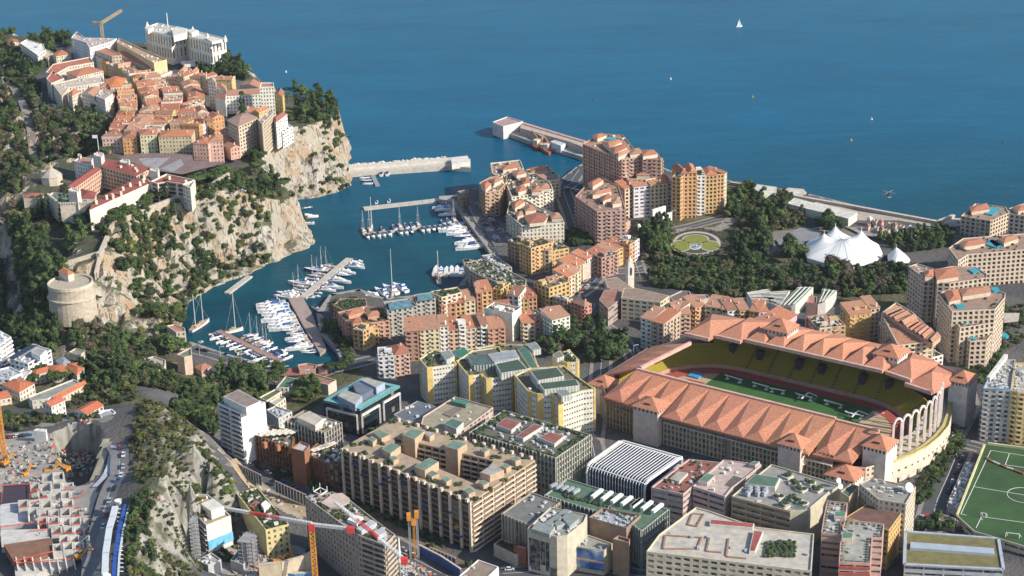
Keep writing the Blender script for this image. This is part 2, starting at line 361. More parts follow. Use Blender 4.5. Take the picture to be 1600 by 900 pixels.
bp = N.new('ShaderNodeBump'); bp.inputs['Distance'].default_value = .9; bp.inputs['Strength'].default_value = .55; K.new(nz(.10, 7, mp2.outputs[0], .3), bp.inputs['Height'])
K.new(bp.outputs[0], b.inputs['Normal'])
m = MB(); m.quad((-9000,300,0),(9000,300,0),(9000,30000,0),(-9000,30000,0)); tag(obj('sea', m, sm), kind='structure')
m = MB(); m.quad((-9000,-3000,-14),(9000,-3000,-14),(9000,30000,-14),(-9000,30000,-14)); tag(obj('sea_bed', m, asphalt), kind='structure')
# quay wall round the flat quarter
m = MB(); qi = inset(ccw(land), 4.0); qo = ccw(land)
nq = len(land); first = None
def strip(line, w, z0, z1, closed=False):
    """raised strip along a polyline (left side offset w)"""
    n = len(line)
    for i in range(n if closed else n-1):
        a, b2 = np.array(line[i][:2]), np.array(line[(i+1) % n][:2]); t = (b2-a)/np.linalg.norm(b2-a); nn = np.array([-t[1], t[0]])*w/2
        m.prism([a-nn-t*w*.3, b2-nn+t*w*.3, b2+nn+t*w*.3, a+nn-t*w*.3], z0, z1)
strip(quay, 5, -4, 3.9)
tag(obj('quay_edge', m, mat('quay_stone', (.30,.28,.25), .9, .2, .3)), kind='structure')
# ---------------- building kit ----------------
# facade styles: floor height, bay width, window width ratio, window height ratio, recess, kind, sill offset
ST = dict(
 win=dict(fh=3.2, bw=3.0, fw=.42, wh=.52, rec=.3), town=dict(fh=3.3, bw=2.8, fw=.40, wh=.52, rec=.25), wide=dict(fh=3.2, bw=4.5, fw=.66, wh=.5, rec=.4),
 band=dict(fh=3.5, bw=9, fw=.9, wh=.42, rec=.4), balc=dict(fh=3.1, bw=5, fw=.78, wh=.66, rec=1.1, balc=1.3), log=dict(fh=3.1, bw=4.2, fw=.66, wh=.62, rec=1.3),
 fin=dict(fh=3.6, bw=2.6, fw=.74, wh=.8, rec=.5, fin=.6), pier=dict(fh=3.4, bw=7.5, fw=.84, wh=.86, rec=1.5, fin=.7, finw=1.4), blank=None,
 dark=dict(fh=3.6, bw=3.0, fw=.95, wh=.93, rec=.12), slab=dict(fh=3.0, bw=9, fw=.9, wh=.6, rec=1.2, balc=.9), mix=dict(fh=3.1, bw=3.8, fw=.55, wh=.6, rec=.9, balc=1.0, every=2),
 museum=dict(fh=12.5, bw=4.6, fw=.42, wh=.72, rec=.7),
 arch=dict(fh=3.3, bw=3.8, fw=.6, wh=.66, rec=1.2), dkp=dict(fh=3.4, bw=7.5, fw=.84, wh=.93, rec=.6, fin=.9, finw=1.5), ywin=dict(fh=3.5, bw=1.9, fw=.6, wh=.36, rec=.4), finb=dict(fh=30, bw=2.4, fw=.55, wh=.9, rec=.5, fin=.5))
BR = random.Random(9)
blind = mat('window_blind', (.36,.34,.30), .7); shade_ = mat('window_curtain', (.17,.14,.11), .7)
def facade(W, G, Bk, a, b, z0, z1, st, base=0.0, sk=0):
    a = np.array(a[:2], float); b = np.array(b[:2], float); L = np.linalg.norm(b-a); h = z1-z0
    if L < .3: return
    t = (b-a)/L; n = np.array([t[1], -t[0]])
    mid = (a+b)/2; fac = -(mid@n)/np.linalg.norm(mid)
    q = lambda s, z, d=0.0: (a[0]+t[0]*s+n[0]*d, a[1]+t[1]*s+n[1]*d, z)
    if st is None or L < 2 or h < 2.4 or fac < -.35:
        W.quad(q(0,z0), q(L,z0), q(L,z1), q(0,z1)); return
    fh, bw = st['fh'], st['bw']; zb = z0+base
    nf = max(1, int((z1-zb-.5)/fh+.3)); 
    if nf*fh > z1-zb: fh = (z1-zb)/nf
    zb = z1-.4-nf*fh if z1-.4-nf*fh > z0 else z1-nf*fh
    if zb > z0+.01: W.quad(q(0,z0), q(L,z0), q(L,zb), q(0,zb))
    nb = max(1, int(round(L/bw))); cw = L/nb; ww = cw*st['fw']; wh = fh*st['wh']; rec = st['rec']; sill = (fh-wh)*.45
    for f in range(nf):
        zf = zb+f*fh; za, zc = zf+sill, zf+sill+wh
        W.quad(q(0,zf), q(L,zf), q(L,za), q(0,za))
        top = zf+fh if f < nf-1 else z1
        W.quad(q(0,zc), q(L,zc), q(L,top), q(0,top))
        s0 = 0
        for k in range(nb):
            x0 = cw*k+(cw-ww)/2; x1 = x0+ww
            W.quad(q(s0,za), q(x0,za), q(x0,zc), q(s0,zc)); s0 = x1
            W.quad(q(x0,za), q(x0,za,-rec), q(x0,zc,-rec), q(x0,zc)); W.quad(q(x1,za,-rec), q(x1,za), q(x1,zc), q(x1,zc,-rec))
            W.quad(q(x0,za), q(x1,za), q(x1,za,-rec), q(x0,za,-rec)); W.quad(q(x0,zc,-rec), q(x1,zc,-rec), q(x1,zc), q(x0,zc))
            G.mi = BR.choice((0,0,0,0,0,1,1,2)); G.quad(q(x0,za,-rec), q(x1,za,-rec), q(x1,zc,-rec), q(x0,zc,-rec))
            if st.get('balc') and (not st.get('every') or (k+f*0+sk) % st['every'] == 0):
                d = st['balc']; zz = za-.15; x0b, x1b = x0-.25, x1+.25
                Bk.prism([q(x0b,0,.01)[:2], q(x1b,0,.01)[:2], q(x1b,0,d)[:2], q(x0b,0,d)[:2]], zz-.25, zz, True)
                Bk.prism([q(x0b,0,d)[:2], q(x1b,0,d)[:2], q(x1b,0,d+.12)[:2], q(x0b,0,d+.12)[:2]], zz-.25, zz+.9, True)
        W.quad(q(s0,za), q(L,za), q(L,zc), q(s0,zc))
    if st.get('fin'):
        fw = st.get('finw', .35); d = st['fin']
        for k in range(nb+1):
            s = min(max(cw*k, fw/2+.02), L-fw/2-.02)
            Bk.prism([q(s-fw/2,0,.01)[:2], q(s+fw/2,0,.01)[:2], q(s+fw/2,0,d)[:2], q(s-fw/2,0,d)[:2]], z0, z1+.02, True)
def roof_flat(Wl, Rf, p, z1, par=.8, th=.45):
    """parapet ring on top of the walls and the deck inside it"""
    i = inset(p, th); n = len(p)
    for k in range(n):
        a, b, c, d = p[k], p[(k+1) % n], i[(k+1) % n], i[k]
        Wl.quad((a[0],a[1],z1), (b[0],b[1],z1), (c[0],c[1],z1), (d[0],d[1],z1))
        Wl.quad((d[0],d[1],z1-par), (c[0],c[1],z1-par), (c[0],c[1],z1), (d[0],d[1],z1)) if False else Wl.quad((c[0],c[1],z1-par), (d[0],d[1],z1-par), (d[0],d[1],z1), (c[0],c[1],z1))
    Rf.ngon([(a[0], a[1], z1-par) for a in i])
def roof_pitched(Rf, Wl, p, z1, kind, rise, over=.5, axis=None):
    """hip / gable / mono roof over a four-cornered plan"""
    o = [np.array(a) for a in inset(p, -over)]
    if len(o) != 4:
        c = sum(o)/len(o)
        for k in range(len(o)): a, b = o[k], o[(k+1) % len(o)]; Rf.tri((*a, z1), (*b, z1), (*c, z1+rise))
        return
    l01 = np.linalg.norm(o[1]-o[0]); l12 = np.linalg.norm(o[2]-o[1])
    sw = l12 > l01 if axis is None else axis
    if sw: o = o[1:]+o[:1]
    a, b, c, d = o; zt = z1+rise; e = .25
    if kind == 'hip':
        w2 = min(.5, np.linalg.norm(c-b)/2/max(np.linalg.norm(b-a), .1)); m0 = (a+d)/2; m1 = (b+c)/2; r0 = m0+(m1-m0)*w2; r1 = m1+(m0-m1)*w2
        Rf.quad((*a,z1), (*b,z1), (*r1,zt), (*r0,zt)); Rf.quad((*c,z1), (*d,z1), (*r0,zt), (*r1,zt)); Rf.tri((*b,z1), (*c,z1), (*r1,zt)); Rf.tri((*d,z1), (*a,z1), (*r0,zt))
    elif kind == 'gable':
        r0, r1 = (a+d)/2, (b+c)/2
        Rf.quad((*a,z1), (*b,z1), (*r1,zt), (*r0,zt)); Rf.quad((*c,z1), (*d,z1), (*r0,zt), (*r1,zt))
        Wl.tri((*b,z1), (*c,z1), (*(r1),zt-.02)); Wl.tri((*d,z1), (*a,z1), (*r0,zt-.02))
    else:   # mono: low along a-b, high along d-c
        Rf.quad((*a,z1), (*b,z1), (*c,zt), (*d,zt))
        Wl.quad((*c,z1), (*d,z1), (*d,zt-.02), (*c,zt-.02)); Wl.tri((*b,z1), (*c,z1), (*c,zt-.02)); Wl.tri((*d,z1), (*a,z1), (*d,zt-.02))
    Rf.ngon([(*x, z1-.02) for x in (d, c, b, a)])
TC = [(.43,.17,.095),(.41,.20,.12),(.34,.13,.08),(.44,.23,.15),(.37,.20,.13),(.46,.18,.095),(.31,.14,.095)]
GREY = (.32,.31,.29); BEIGE = (.42,.36,.28); DKGREEN = (.035,.10,.065)
def rand_in(p, n, r, m=1.2):
    q = np.array(inset(p, m)); lo, hi = q.min(0), q.max(0); out = []
    for _ in range(n*30):
        if len(out) >= n: break
        x = (r.uniform(lo[0], hi[0]), r.uniform(lo[1], hi[1]))
        if inside(np.array([x]), q)[0]: out.append(x)
    return out
ALLB = []
PNAME = {}
def building(name, label, cat, pts, z0, z1, wall=(.6,.5,.4), st='win', roof='flat', rc=None, rise=2.5, group=None, edges=None, hole=None, over=.5, axis=None,
             clutter=0, plants=0, seed=None, parent=None, pane=None, trim=None, base=0.0, par=.8, chim=0, house=0):
    """one top-level building with its wall, roof, windows, balconies and rooftop parts. edges: {index: style}"""
    clutter = int(clutter*1.8)
    r = random.Random(seed if seed is not None else len(ALLB)*7+3)
    rev = area(pts) < 0; p = ccw(pts); n = len(p); ALLB.append(p)
    cxy = np.mean(np.array([q[:2] for q in p]), 0); org = (float(cxy[0]), float(cxy[1]), z0)
    t = thing(name, label, cat, org, group) if parent is None else parent
    org = tuple(t.location)
    W, G, Bk, Rf = MB(), MB(), MB(), MB()
    def edge_style(k):
        if not edges: return ST[st]
        kk = k if not rev else (n-2-k) % n
        return ST[edges.get(kk, st)]
    for k in range(n): facade(W, G, Bk, p[k], p[(k+1) % n], z0-(2 if base == 0 else 0), z1, edge_style(k), base, sk=k)
    rc = rc or (r.choice(TC) if roof != 'flat' else GREY)
    zr = z1
    if hole:
        hp = ccw(hole); mh = len(hp)
        for k in range(mh): facade(W, G, Bk, hp[(k+1) % mh], hp[k], z0, z1, ST[st])
        if mh == n:
            i0 = min(range(mh), key=lambda j: np.linalg.norm(np.array(hp[j])-np.array(p[0]))); hp = hp[i0:]+hp[:i0]
            for k in range(n): Rf.quad((*p[k][:2], z1), (*p[(k+1) % n][:2], z1), (*hp[(k+1) % n][:2], z1), (*hp[k][:2], z1))
    elif roof == 'flat': roof_flat(W, Rf, p, z1, par); zr = z1-par
    elif roof == 'none': pass
    else: roof_pitched(Rf, W, p, z1, roof, rise, over, axis)
    obj('wall', W, plaster, t, wall, rel=org)
    if Rf.f: obj('roof', Rf, concrete if roof == 'flat' else tilem, t, rc, rel=org)
    if G.f: tag(obj('windows', G, [pane or glass, blind if not pane else pane, shade_], t, rel=org), kind='stuff')
    if Bk.f: tag(obj('balconies', Bk, plaster, t, trim or tuple(min(.85, c*1.12) for c in wall), rel=org), kind='stuff')
    if clutter or plants or chim or house:
        zc = zr-.02
        for (x, y) in rand_in(p, house, r, 3):
            m = MB(); rz = math.atan2(p[1][1]-p[0][1], p[1][0]-p[0][0]); m.box((x, y, zc), (r.uniform(3.5,6), r.uniform(3,4.5), r.uniform(2.3,3)), rz); obj('stair_house', m, plaster, t, wall, rel=org)
        m = MB(); 
        rz = math.atan2(p[1][1]-p[0][1], p[1][0]-p[0][0])
        for (x, y) in rand_in(p, clutter, r):
            m.box((x, y, zc), (r.uniform(.8,2.8), r.uniform(.8,1.8), r.uniform(.5,1.5)), rz)
        if m.f: tag(obj('rooftop_units', m, plain, t, r.choice([(.55,.56,.56),(.42,.43,.44),(.62,.6,.55)]), rel=org), kind='stuff')
        m = MB()
        for (x, y) in rand_in(p, chim, r, .6): m.box((x, y, z1-.2), (1.0, .8, rise*.8+1.0), rz)
        if m.f: tag(obj('chimneys', m, plaster, t, tuple(min(.8, c*1.15) for c in wall), rel=org), kind='stuff')
        m = MB()
        for k, (x, y) in enumerate(rand_in(p, plants, r, .8)): m.blob((x, y, zc+.5), r.uniform(.5,1.25), .8, k)
        if m.f: tag(obj('roof_plants', m, leafm, t, rel=org), kind='stuff')
    return t
leafm = mat('leaf_green', (.055,.085,.028), .9, .45, .9, rgb2=(.028,.05,.018), s2=.25, bump=.3, bscale=1.5)
def part(t, name, mb, m, color=None, kind=None): return obj(name, mb, m, t, color, kind, rel=tuple(t.location))
def pbox(t, name, s, z0, z1, color, m=None, top=None, tname='roof_deck'):
    """prism part from photo polygon (seen at height z1)"""
    b = MB(); pp = ccw(poly(s, z1)); b.prism(pp, z0, z1, True)
    o = part(t, name, b, m or plaster, color)
    if top:
        b2 = MB(); i = inset(pp, .35); b2.prism(i, z1-.01, z1+.05); part(t, tname, b2, concrete, top)
    return o
def B(name, label, cat, s, zb, vb=None, z1=None, **k):
    """building from its roof outline in the photograph; vb=(corner index, foot row) fixes the height"""
    q = px(s)
    if z1 is None: z1 = hgt(q[vb[0]][0], q[vb[0]][1], CR[s.split()[0]][1]+vb[1]/CR[s.split()[0]][2], zb)
    return building(name, label, cat, [P(u, v, z1)[:2] for u, v in q], zb, z1, **k), z1
def front(s, depth, zb, vb=None, z1=None):
    """plan of a box from its visible front top edge (left, right) and a depth"""
    q = px(s); o = CR[s.split()[0]]
    if z1 is None: z1 = hgt(q[0][0], q[0][1], o[1]+vb/o[2], zb)
    a, b = P(*q[0], z1)[:2], P(*q[-1], z1)[:2]; t = (b-a)/np.linalg.norm(b-a); n = np.array([-t[1], t[0]])
    if n[1] < 0: n = -n
    return [a, b, b+n*depth, a+n*depth], z1
# ---------------- foreground blocks ----------------
AB = 'apartment_building'; OB = 'office_building'
sand = (.44,.33,.235); cream = (.55,.47,.33); dgreen = (.05,.13,.09)
# 1 the long block round a courtyard
t, z = B(AB, 'long sand-coloured apartment block round a deep courtyard, gardens on its roof', 'apartment block', 'T 135,240 460,60 1345,315 945,575', 12, (3, 880), wall=sand, st='balc',
  edges={3: 'dkp', 2: 'slab'}, hole=poly('T 465,172 1085,320 965,462 470,255', 41.3), rc=(.38,.29,.20), clutter=0, pane=mat('dark_loggia_glass', (.03,.03,.04), .3, .5, .5, rgb2=(.09,.06,.04), s2=.35), trim=(.60,.50,.40))
Z1 = z
for i, (s, hh) in enumerate([('T 515,155 575,118 655,135 592,185',4), ('T 780,228 835,190 918,212 860,250',4), ('T 385,245 447,205 505,228 440,275',4), ('T 590,352 682,300 742,325 655,382',5), ('T 1000,392 1082,340 1150,378 1062,412',4),
   ('T 300,182 325,165 355,185 330,205',3), ('T 330,140 375,125 440,155 385,180',3), ('T 432,300 462,285 492,305 460,322',2.5), ('T 760,430 790,415 822,435 790,455',3), ('T 900,500 935,485 970,510 930,530',3), ('T 990,450 1020,438 1055,458 1022,475',3), ('T 1190,305 1222,290 1255,310 1222,325',3), ('T 1132,350 1160,335 1195,352 1165,368',3), ('T 655,150 685,135 715,155 685,172',3), ('T 1000,245 1030,235 1058,250 1028,268',3), ('T 660,395 700,378 745,400 700,420',2.5)]):
    o = pbox(t, 'stair_tower' if i < 2 else 'roof_house', s, z-(38 if i < 2 else 0), z+hh, (.46,.34,.23), top=(.13,.22,.17) if i not in (4, 13) else (.33,.33,.32), tname='roof_deck')
rr = random.Random(4)
m = MB(); b2 = MB(); RB = []
ring = [(140,262),(200,225),(330,120),(455,75),(560,100),(700,130),(850,180),(1000,225),(1150,270),(1300,300),(1240,370),(1150,440),(1050,500),(960,560),(860,520),(780,490),(700,450),(600,400),(500,370),(420,335),(340,300),(270,275),(380,215),(270,215),(870,470),(1100,300),(980,215),(820,160)]
for k, (x, y) in enumerate(ring):
    for j in range(7):
        q = P(500+(x+rr.uniform(-26,26))/4, 640+(y+rr.uniform(-9,9))/4, z); m.blob((q[0], q[1], z+.4), rr.uniform(.5,1.3), .8, k*7+j)
part(t, 'roof_garden', m, leafm, kind='stuff')
for (a, b_) in (((135,240),(945,575)), ((460,60),(1345,315))):
    for k in range(15):
        f = (k+.5)/15; q = P(500+(a[0]+(b_[0]-a[0])*f)/4+.6, 640+(a[1]+(b_[1]-a[1])*f)/4+(1.5 if a[1] > 100 else -.6), z+.5); b2.box((q[0], q[1], z-.1), (1.7,1.7,1.9), .8)
part(t, 'parapet_posts', b2, plaster, (.56,.46,.38), kind='stuff')
# awnings on the shaded side
aw = MB(); a0, a1 = P(*px('T 135,240')[0], z), P(*px('T 945,575')[0], z); tt = (a1-a0)/np.linalg.norm(a1-a0); nn = np.array([-tt[1], tt[0], 0]); nn = nn if nn[1] < 0 else -nn
for k in range(16):
    s_ = rr.uniform(4, np.linalg.norm(a1-a0)-6); zz = rr.uniform(16, z-4); c_ = a0+tt*s_+nn*.4
    aw.mi = rr.randrange(3); q0, q1 = c_+nn*.1, c_+tt*3.0+nn*.1
    aw.quad((q0[0],q0[1],zz+2.2),(q0[0]+nn[0]*1.5,q0[1]+nn[1]*1.5,zz+1.2),(q1[0]+nn[0]*1.5,q1[1]+nn[1]*1.5,zz+1.2),(q1[0],q1[1],zz+2.2))
obj('awnings', aw, [mat('awning_blue', (.03,.07,.20)), mat('awning_orange', (.5,.2,.04)), mat('awning_dark', (.05,.06,.09))], t, kind='stuff', rel=tuple(t.location))
# 2 mall with the planted roof
t, z = B(OB, 'pale green-grey block with a planted roof and two red roof terraces', 'office block', 'S 455,700 670,562 1212,715 995,862', 9, z1=37, wall=(.40,.40,.33), st='fin', edges={3: 'fin', 2: 'fin'}, rc=(.12,.12,.09), clutter=45)
for s in ('S 620,655 680,612 775,640 715,690', 'S 740,725 860,648 915,662 790,740', 'S 890,735 955,700 1050,722 985,775'):
    pbox(t, 'roof_terrace', s, z-.8, z+1.6, (.5,.5,.47), top=(.24,.09,.07), tname='terrace_floor')
m = MB()
for k in range(260):
    e_ = rr.choice([((455,700),(670,562)), ((670,562),(1212,715)), ((1212,715),(995,862)), ((995,862),(455,700))]); f = rr.random()
    x = e_[0][0]+(e_[1][0]-e_[0][0])*f; y = e_[0][1]+(e_[1][1]-e_[0][1])*f; x += (833-x)*rr.uniform(.03,.16); y += (712-y)*rr.uniform(.03,.16)
    q = P(620+x/4, 500+y/4, z); m.blob((q[0], q[1], z-.3), rr.uniform(.6,1.5), .8, k)
part(t, 'roof_shrubs', m, leafm, kind='stuff')
# 3 white ribbed pavilion
q = px('U 790,205 1010,48 1385,152 1150,318'); z = 27; A_, B_, C_, D_ = [P(u, v, z)[:2] for u, v in q]   # left, back, right, near
t = thing('ribbed_hall', 'low white hall wrapped in curved white ribs with a blue glass roof', 'hall', (*np.mean([A_, B_, C_, D_], 0), 8))
m = MB(); m.prism(inset(ccw([A_, B_, C_, D_]), 1.6), 8, z-1.6); part(t, 'glass_body', m, mat('blue_roof_glass', (.02,.045,.11), .45, .3, .5, spec=.3))
n = 21; m = MB()
ab = A_-B_; ab = ab/np.linalg.norm(ab)
for k in range(n):
    f = k/(n-1); s0 = A_+(D_-A_)*f; e0 = B_+(C_-B_)*f; dd = (e0-s0)/np.linalg.norm(e0-s0); m = MB()
    pts = [(*(s0-dd*.3), 8), (*(s0-dd*.3), z-4), (*(s0+dd*.4), z-1.8), (*(s0+dd*2.2), z-.4), (*(s0+dd*4), z), (*(e0-dd*3), z), (*(e0-dd*.6), z-1.2), (*e0, z-3.5), (*e0, 8)]
    w_ = 1.2 if k in (0, n-1) else .3
    for i in range(len(pts)-1): m.bar(pts[i], pts[i+1], w_, w_+.05)
    part(t, 'rib', m, white)
m = MB(); m.bar((*A_, z-.6), (*D_, z-.6), .5); m.bar((*B_, z-.6), (*C_, z-.6), .8); part(t, 'edge_beam', m, white)
pbox(t, 'terrace_wall', 'V 155,335 320,200 350,205 185,345', 8, 24, (.52,.40,.38))
# 4 grey-roofed theatre box
t, z4 = B('theatre_building', 'windowless beige box with thin vertical fins and a flat dark grey roof', 'theatre', 'U 255,508 440,375 622,438 428,578', 10, z1=33, wall=(.36,.32,.25), st='finb', rc=(.16,.165,.16), clutter=4)
# 5 beige block with glass corner
t, z = B(OB, 'beige block with dark glass panels below a plant-filled roof, beside the grey-roofed theatre', 'office block', 'U 415,602 560,468 790,515 770,560 665,645 600,655', 10, z1=36, wall=(.50,.45,.35), st='blank', edges={}, rc=(.26,.27,.26), clutter=24)
for s in ('U 440,605 480,560 590,590 555,640', 'U 520,570 650,480 690,490 560,590', 'U 620,520 690,500 740,540 680,590', 'U 570,560 610,545 650,570 600,590'): pbox(t, 'plant_house', s, z-.8, z+1.6, (.30,.32,.31), top=(.22,.25,.24))
A5, B5 = P(*px('U 415,602')[0], z), P(*px('U 600,655')[0], z); d5 = (B5-A5); nn = np.array([-d5[1], d5[0], 0]); nn /= np.linalg.norm(nn); nn = nn if nn[1] < 0 else -nn
m = MB()
for f0, f1, za, zb_ in ((.06,.42,13,31),(.44,.60,17,31),(.62,.74,14,31),(.76,.98,12,17)):
    a, b_ = A5+d5*f0+nn*.12, A5+d5*f1+nn*.12; m.prism([a[:2], b_[:2], (b_-nn*.1)[:2], (a-nn*.1)[:2]], za, zb_, True)
part(t, 'glass_panels', m, glass)
# 6 green-roofed block with slanted skylights
t, z = B(OB, 'glass-sided block with a green felt roof crossed by slanted white skylights', 'office block', 'U 525,392 662,290 1300,482 1130,618 930,462 905,505 800,480', 10, z1=32, wall=(.33,.36,.33), st='fin', rc=(.085,.15,.095), pane=glassb)
for k in range(8):
    x = 820+k*62 if k < 5 else 1000+(k-4)*66; y = 400+(x-820)*.24
    m = MB(); a, b_ = P(720+(x)/4, 675+(y+8)/4, z+1.5), P(720+(x+62)/4, 675+(y-40)/4, z+1.5); m.bar(a, b_, 2.0, 1.4); part(t, 'skylight', m, white)
m = MB()
for k in range(5): a = P(720+(560+k*35)/4, 675+(345+k*9)/4, z+1); b_ = P(720+(640+k*35)/4, 675+(300+k*9)/4, z+1); m.bar(a, (*((a+b_)/2)[:2], z+1), 1.6, 1.8)
part(t, 'air_ducts', m, steel, kind='stuff')
m = MB()
for k in range(60): f = rr.random(); q = P(720+(640+320*f)/4, 675+(390+80*f+rr.uniform(-8,8))/4, z); m.blob((q[0],q[1],z-.5), rr.uniform(.5,1.2), .8, k)
part(t, 'roof_shrubs', m, leafm, kind='stuff')
# 7-10
t, z = B(OB, 'brown windowless block topped by a pit of white air-conditioning units', 'office block', 'U 800,532 885,472 1125,517 1035,600', 10, z1=33, wall=(.30,.21,.15), st='blank', rc=(.30,.33,.36), par=2.2, clutter=26)
t, z = B('cinema_building', 'low building with a long blue picture screen across its front', 'cinema', 'U 690,708 795,642 948,695 895,742', 10, z1=25, wall=(.50,.44,.32), st='blank', rc=(.27,.27,.25), clutter=3)
a, b_ = P(*px('U 690,708')[0], z), P(*px('U 895,742')[0], z); d_ = b_-a; nn = np.array([-d_[1], d_[0], 0]); nn /= np.linalg.norm(nn); nn = nn if nn[1] < 0 else -nn
def screen_mat():
    m = mat('screen_picture', (.05,.14,.42), .4, .6, .14, rgb2=(.45,.50,.55), s2=.09); return m
m = MB(); m.prism([(a+nn*.2)[:2], (b_+nn*.2)[:2], (b_+nn*.6)[:2], (a+nn*.6)[:2]], 13, 24.4, True); part(t, 'picture_screen', m, screen_mat())
m = MB(); m.prism([(a+nn*.65)[:2], (b_+nn*.65)[:2], (b_+nn*.8)[:2], (a+nn*.8)[:2]], 17.6, 18.8, True); part(t, 'screen_band', m, plaster, (.55,.40,.28))
B('brick_tower', 'narrow brown stair tower with a hollow flat top behind the cinema screen', 'tower', 'U 950,668 985,645 1058,668 1052,692', 10, z1=31, wall=(.34,.22,.14), st='blank', par=1.5, rc=(.3,.28,.24))
B(OB, 'low beige wing with a planted roof at the foot of the grey-roofed theatre', 'office block', 'U 205,700 250,668 420,715 345,768', 10, z1=18, wall=(.48,.42,.35), st='blank', plants=26, rc=(.1,.1,.09))
B('brick_tower', 'short brick-red box with a white cap, left of the glass-cornered block', 'tower', 'U 328,712 345,698 420,712 408,735', 10, z1=21.5, wall=(.30,.10,.065), st='blank', rc=(.6,.58,.54))
B(OB, 'white-walled building with a flat brown roof cut by the bottom edge', 'office block', 'U -70,950 108,797 236,842 60,1010', 10, z1=27, wall=(.72,.70,.66), st='blank', rc=(.25,.20,.15), par=.6, clutter=5)
# 12 the big cream block at the bottom
t, z = B(AB, 'wide cream block with a stained pale roof and square roof garden, bottom edge', 'apartment block', 'V 120,745 198,640 430,468 510,490 800,592 1168,636 1150,868', 10, z1=38, wall=(.60,.52,.38), st='wide', rc=(.46,.43,.37), clutter=6)
for s in ('V 515,575 520,545 795,572 785,598', 'V 762,745 790,615 850,622 800,745'): pbox(t, 'red_roof_strip', s, z-.8, z+.9, (.60,.57,.5), top=(.32,.08,.07), tname='red_felt')
m = MB()
for s in ('V 225,725 240,640 465,655 440,725', 'V 380,575 410,505 480,510 435,585', 'V 495,740 515,655', 'V 620,770 635,660', 'V 625,775 745,785', 'V 500,740 590,748'):
    q = [P(u, v, z) for u, v in px(s)]
    for i in range(len(q) if len(q) > 2 else 1):
        a, b_ = q[i], q[(i+1) % len(q)]; a, b_ = a.copy(), b_.copy(); a[2] = b_[2] = z-.5; m.bar(a, b_, .9, .7)
part(t, 'roof_kerbs', m, plaster, (.33,.20,.13), kind='stuff')
pbox(t, 'garden_bed', 'V 850,770 865,680 1055,680 1045,780', z-.8, z-.2, (.12,.10,.07))
m = MB()
for k in range(150):
    q = P(980+rr.uniform(855,1050)/4, 675+rr.uniform(680,775)/4, z); m.blob((q[0],q[1],z), rr.uniform(.4,1.3), .8, k)
part(t, 'roof_garden', m, leafm, kind='stuff')
# 13-19
t, z = B(OB, 'pink-grey office block with a red roof terrace, right behind the ribbed hall', 'office block', 'V 150,345 385,168 578,188 350,388', 9, z1=32, wall=(.50,.38,.35), st='band', rc=(.26,.10,.075), clutter=8, plants=26, edges={3: 'band'})
pbox(t, 'roof_patio', 'V 265,290 320,245 380,255 325,310', z-.8, z+.8, (.5,.45,.38), top=(.36,.34,.3))
t, z = B(OB, 'pink office block with a U-shaped pale roof, between the red-terraced block and the planter roof', 'office block', 'V 410,338 600,172 838,200 765,265 655,345 610,402', 9, z1=32.5, wall=(.50,.39,.36), st='band', rc=(.45,.36,.32), clutter=5)
pbox(t, 'green_roof_box', 'V 440,310 495,255 550,270 500,318', z-.8, z+1.5, (.5,.38,.34), top=(.10,.2,.14))
pbox(t, 'green_roof_box', 'V 760,200 790,180 830,185 800,208', z-.8, z+1.5, (.5,.38,.34), top=(.10,.2,.14))
m = MB(); m.prism(poly('V 605,325 665,265 720,280 650,340', z+.01), z-4, z-.78); part(t, 'light_well', m, plaster, (.12,.10,.09))
t, z = B(OB, 'grey-roofed office block dotted with square white planters', 'office block', 'V 653,400 735,330 900,200 1335,330 1255,377 1125,487 1020,495', 9, z1=33, wall=(.50,.46,.34), st='blank', edges={6: 'band', 5: 'blank', 4: 'blank'}, rc=(.27,.26,.245), clutter=4)
for x, y in ((1000,270),(1047,316),(1140,308),(1090,352),(1188,352),(948,398),(1033,407),(1095,435),(980,455)):
    q = P(980+x/4, 675+y/4, z+.6); m = MB(); m.box((q[0],q[1],z-.8), (5.2,5.2,1.2), .75); o = part(t, 'planter', m, plaster, (.52,.50,.42))
    m = MB()
    for k in range(7): m.blob((q[0]+rr.uniform(-2,2), q[1]+rr.uniform(-2,2), z+.8), rr.uniform(.9,1.6), .8, k)
    ob = obj('shrub', m, leafm, o, rel=tuple(t.location))
pbox(t, 'green_roof_box', 'V 735,322 800,262 955,285 925,345', z-.8, z+2.2, (.55,.53,.46), top=(.085,.15,.11))
pbox(t, 'green_roof_box', 'V 1025,468 1060,450 1135,462 1110,490', z-.8, z-.3, (.45,.43,.36), top=(.085,.15,.11))
m = MB()
for k in range(9): q = P(980+(750+k%3*50+rr.uniform(0,20))/4, 675+(350+k//3*16)/4, z+1); m.box((q[0],q[1],z-.8), (2.2,2,2.8), .7)
part(t, 'cooling_units', m, steel, kind='stuff')
m = MB(); a_, b_ = [P(u, v, z) for u, v in px('V 653,400 1020,495')]
for k in range(7):
    zz = z-1.2-k*3.5; d = (b_-a_); nn = np.array([-d[1], d[0], 0]); nn /= np.linalg.norm(nn); nn = nn if nn[1] < 0 else -nn
    m.prism([(a_+nn*.03)[:2], (b_+nn*.03)[:2], (b_+nn*.4)[:2], (a_+nn*.4)[:2]], zz-.5, zz+.45, True)
part(t, 'facade_bands', m, plaster, (.42,.23,.11))
B(OB, 'small ochre-and-white rooftop block with a green felt top', 'office block', 'Q 452,512 520,460 568,478 508,548', 9, z1=35, wall=(.48,.38,.24), st='blank', rc=(.07,.13,.10))
B(OB, 'brown-roofed ochre office block behind the two pink zigzag roofs', 'office block', 'k 330,310 540,178 895,262 765,440', 9, z1=33, wall=(.50,.33,.13), st='win', rc=(.155,.085,.065), par=.3)
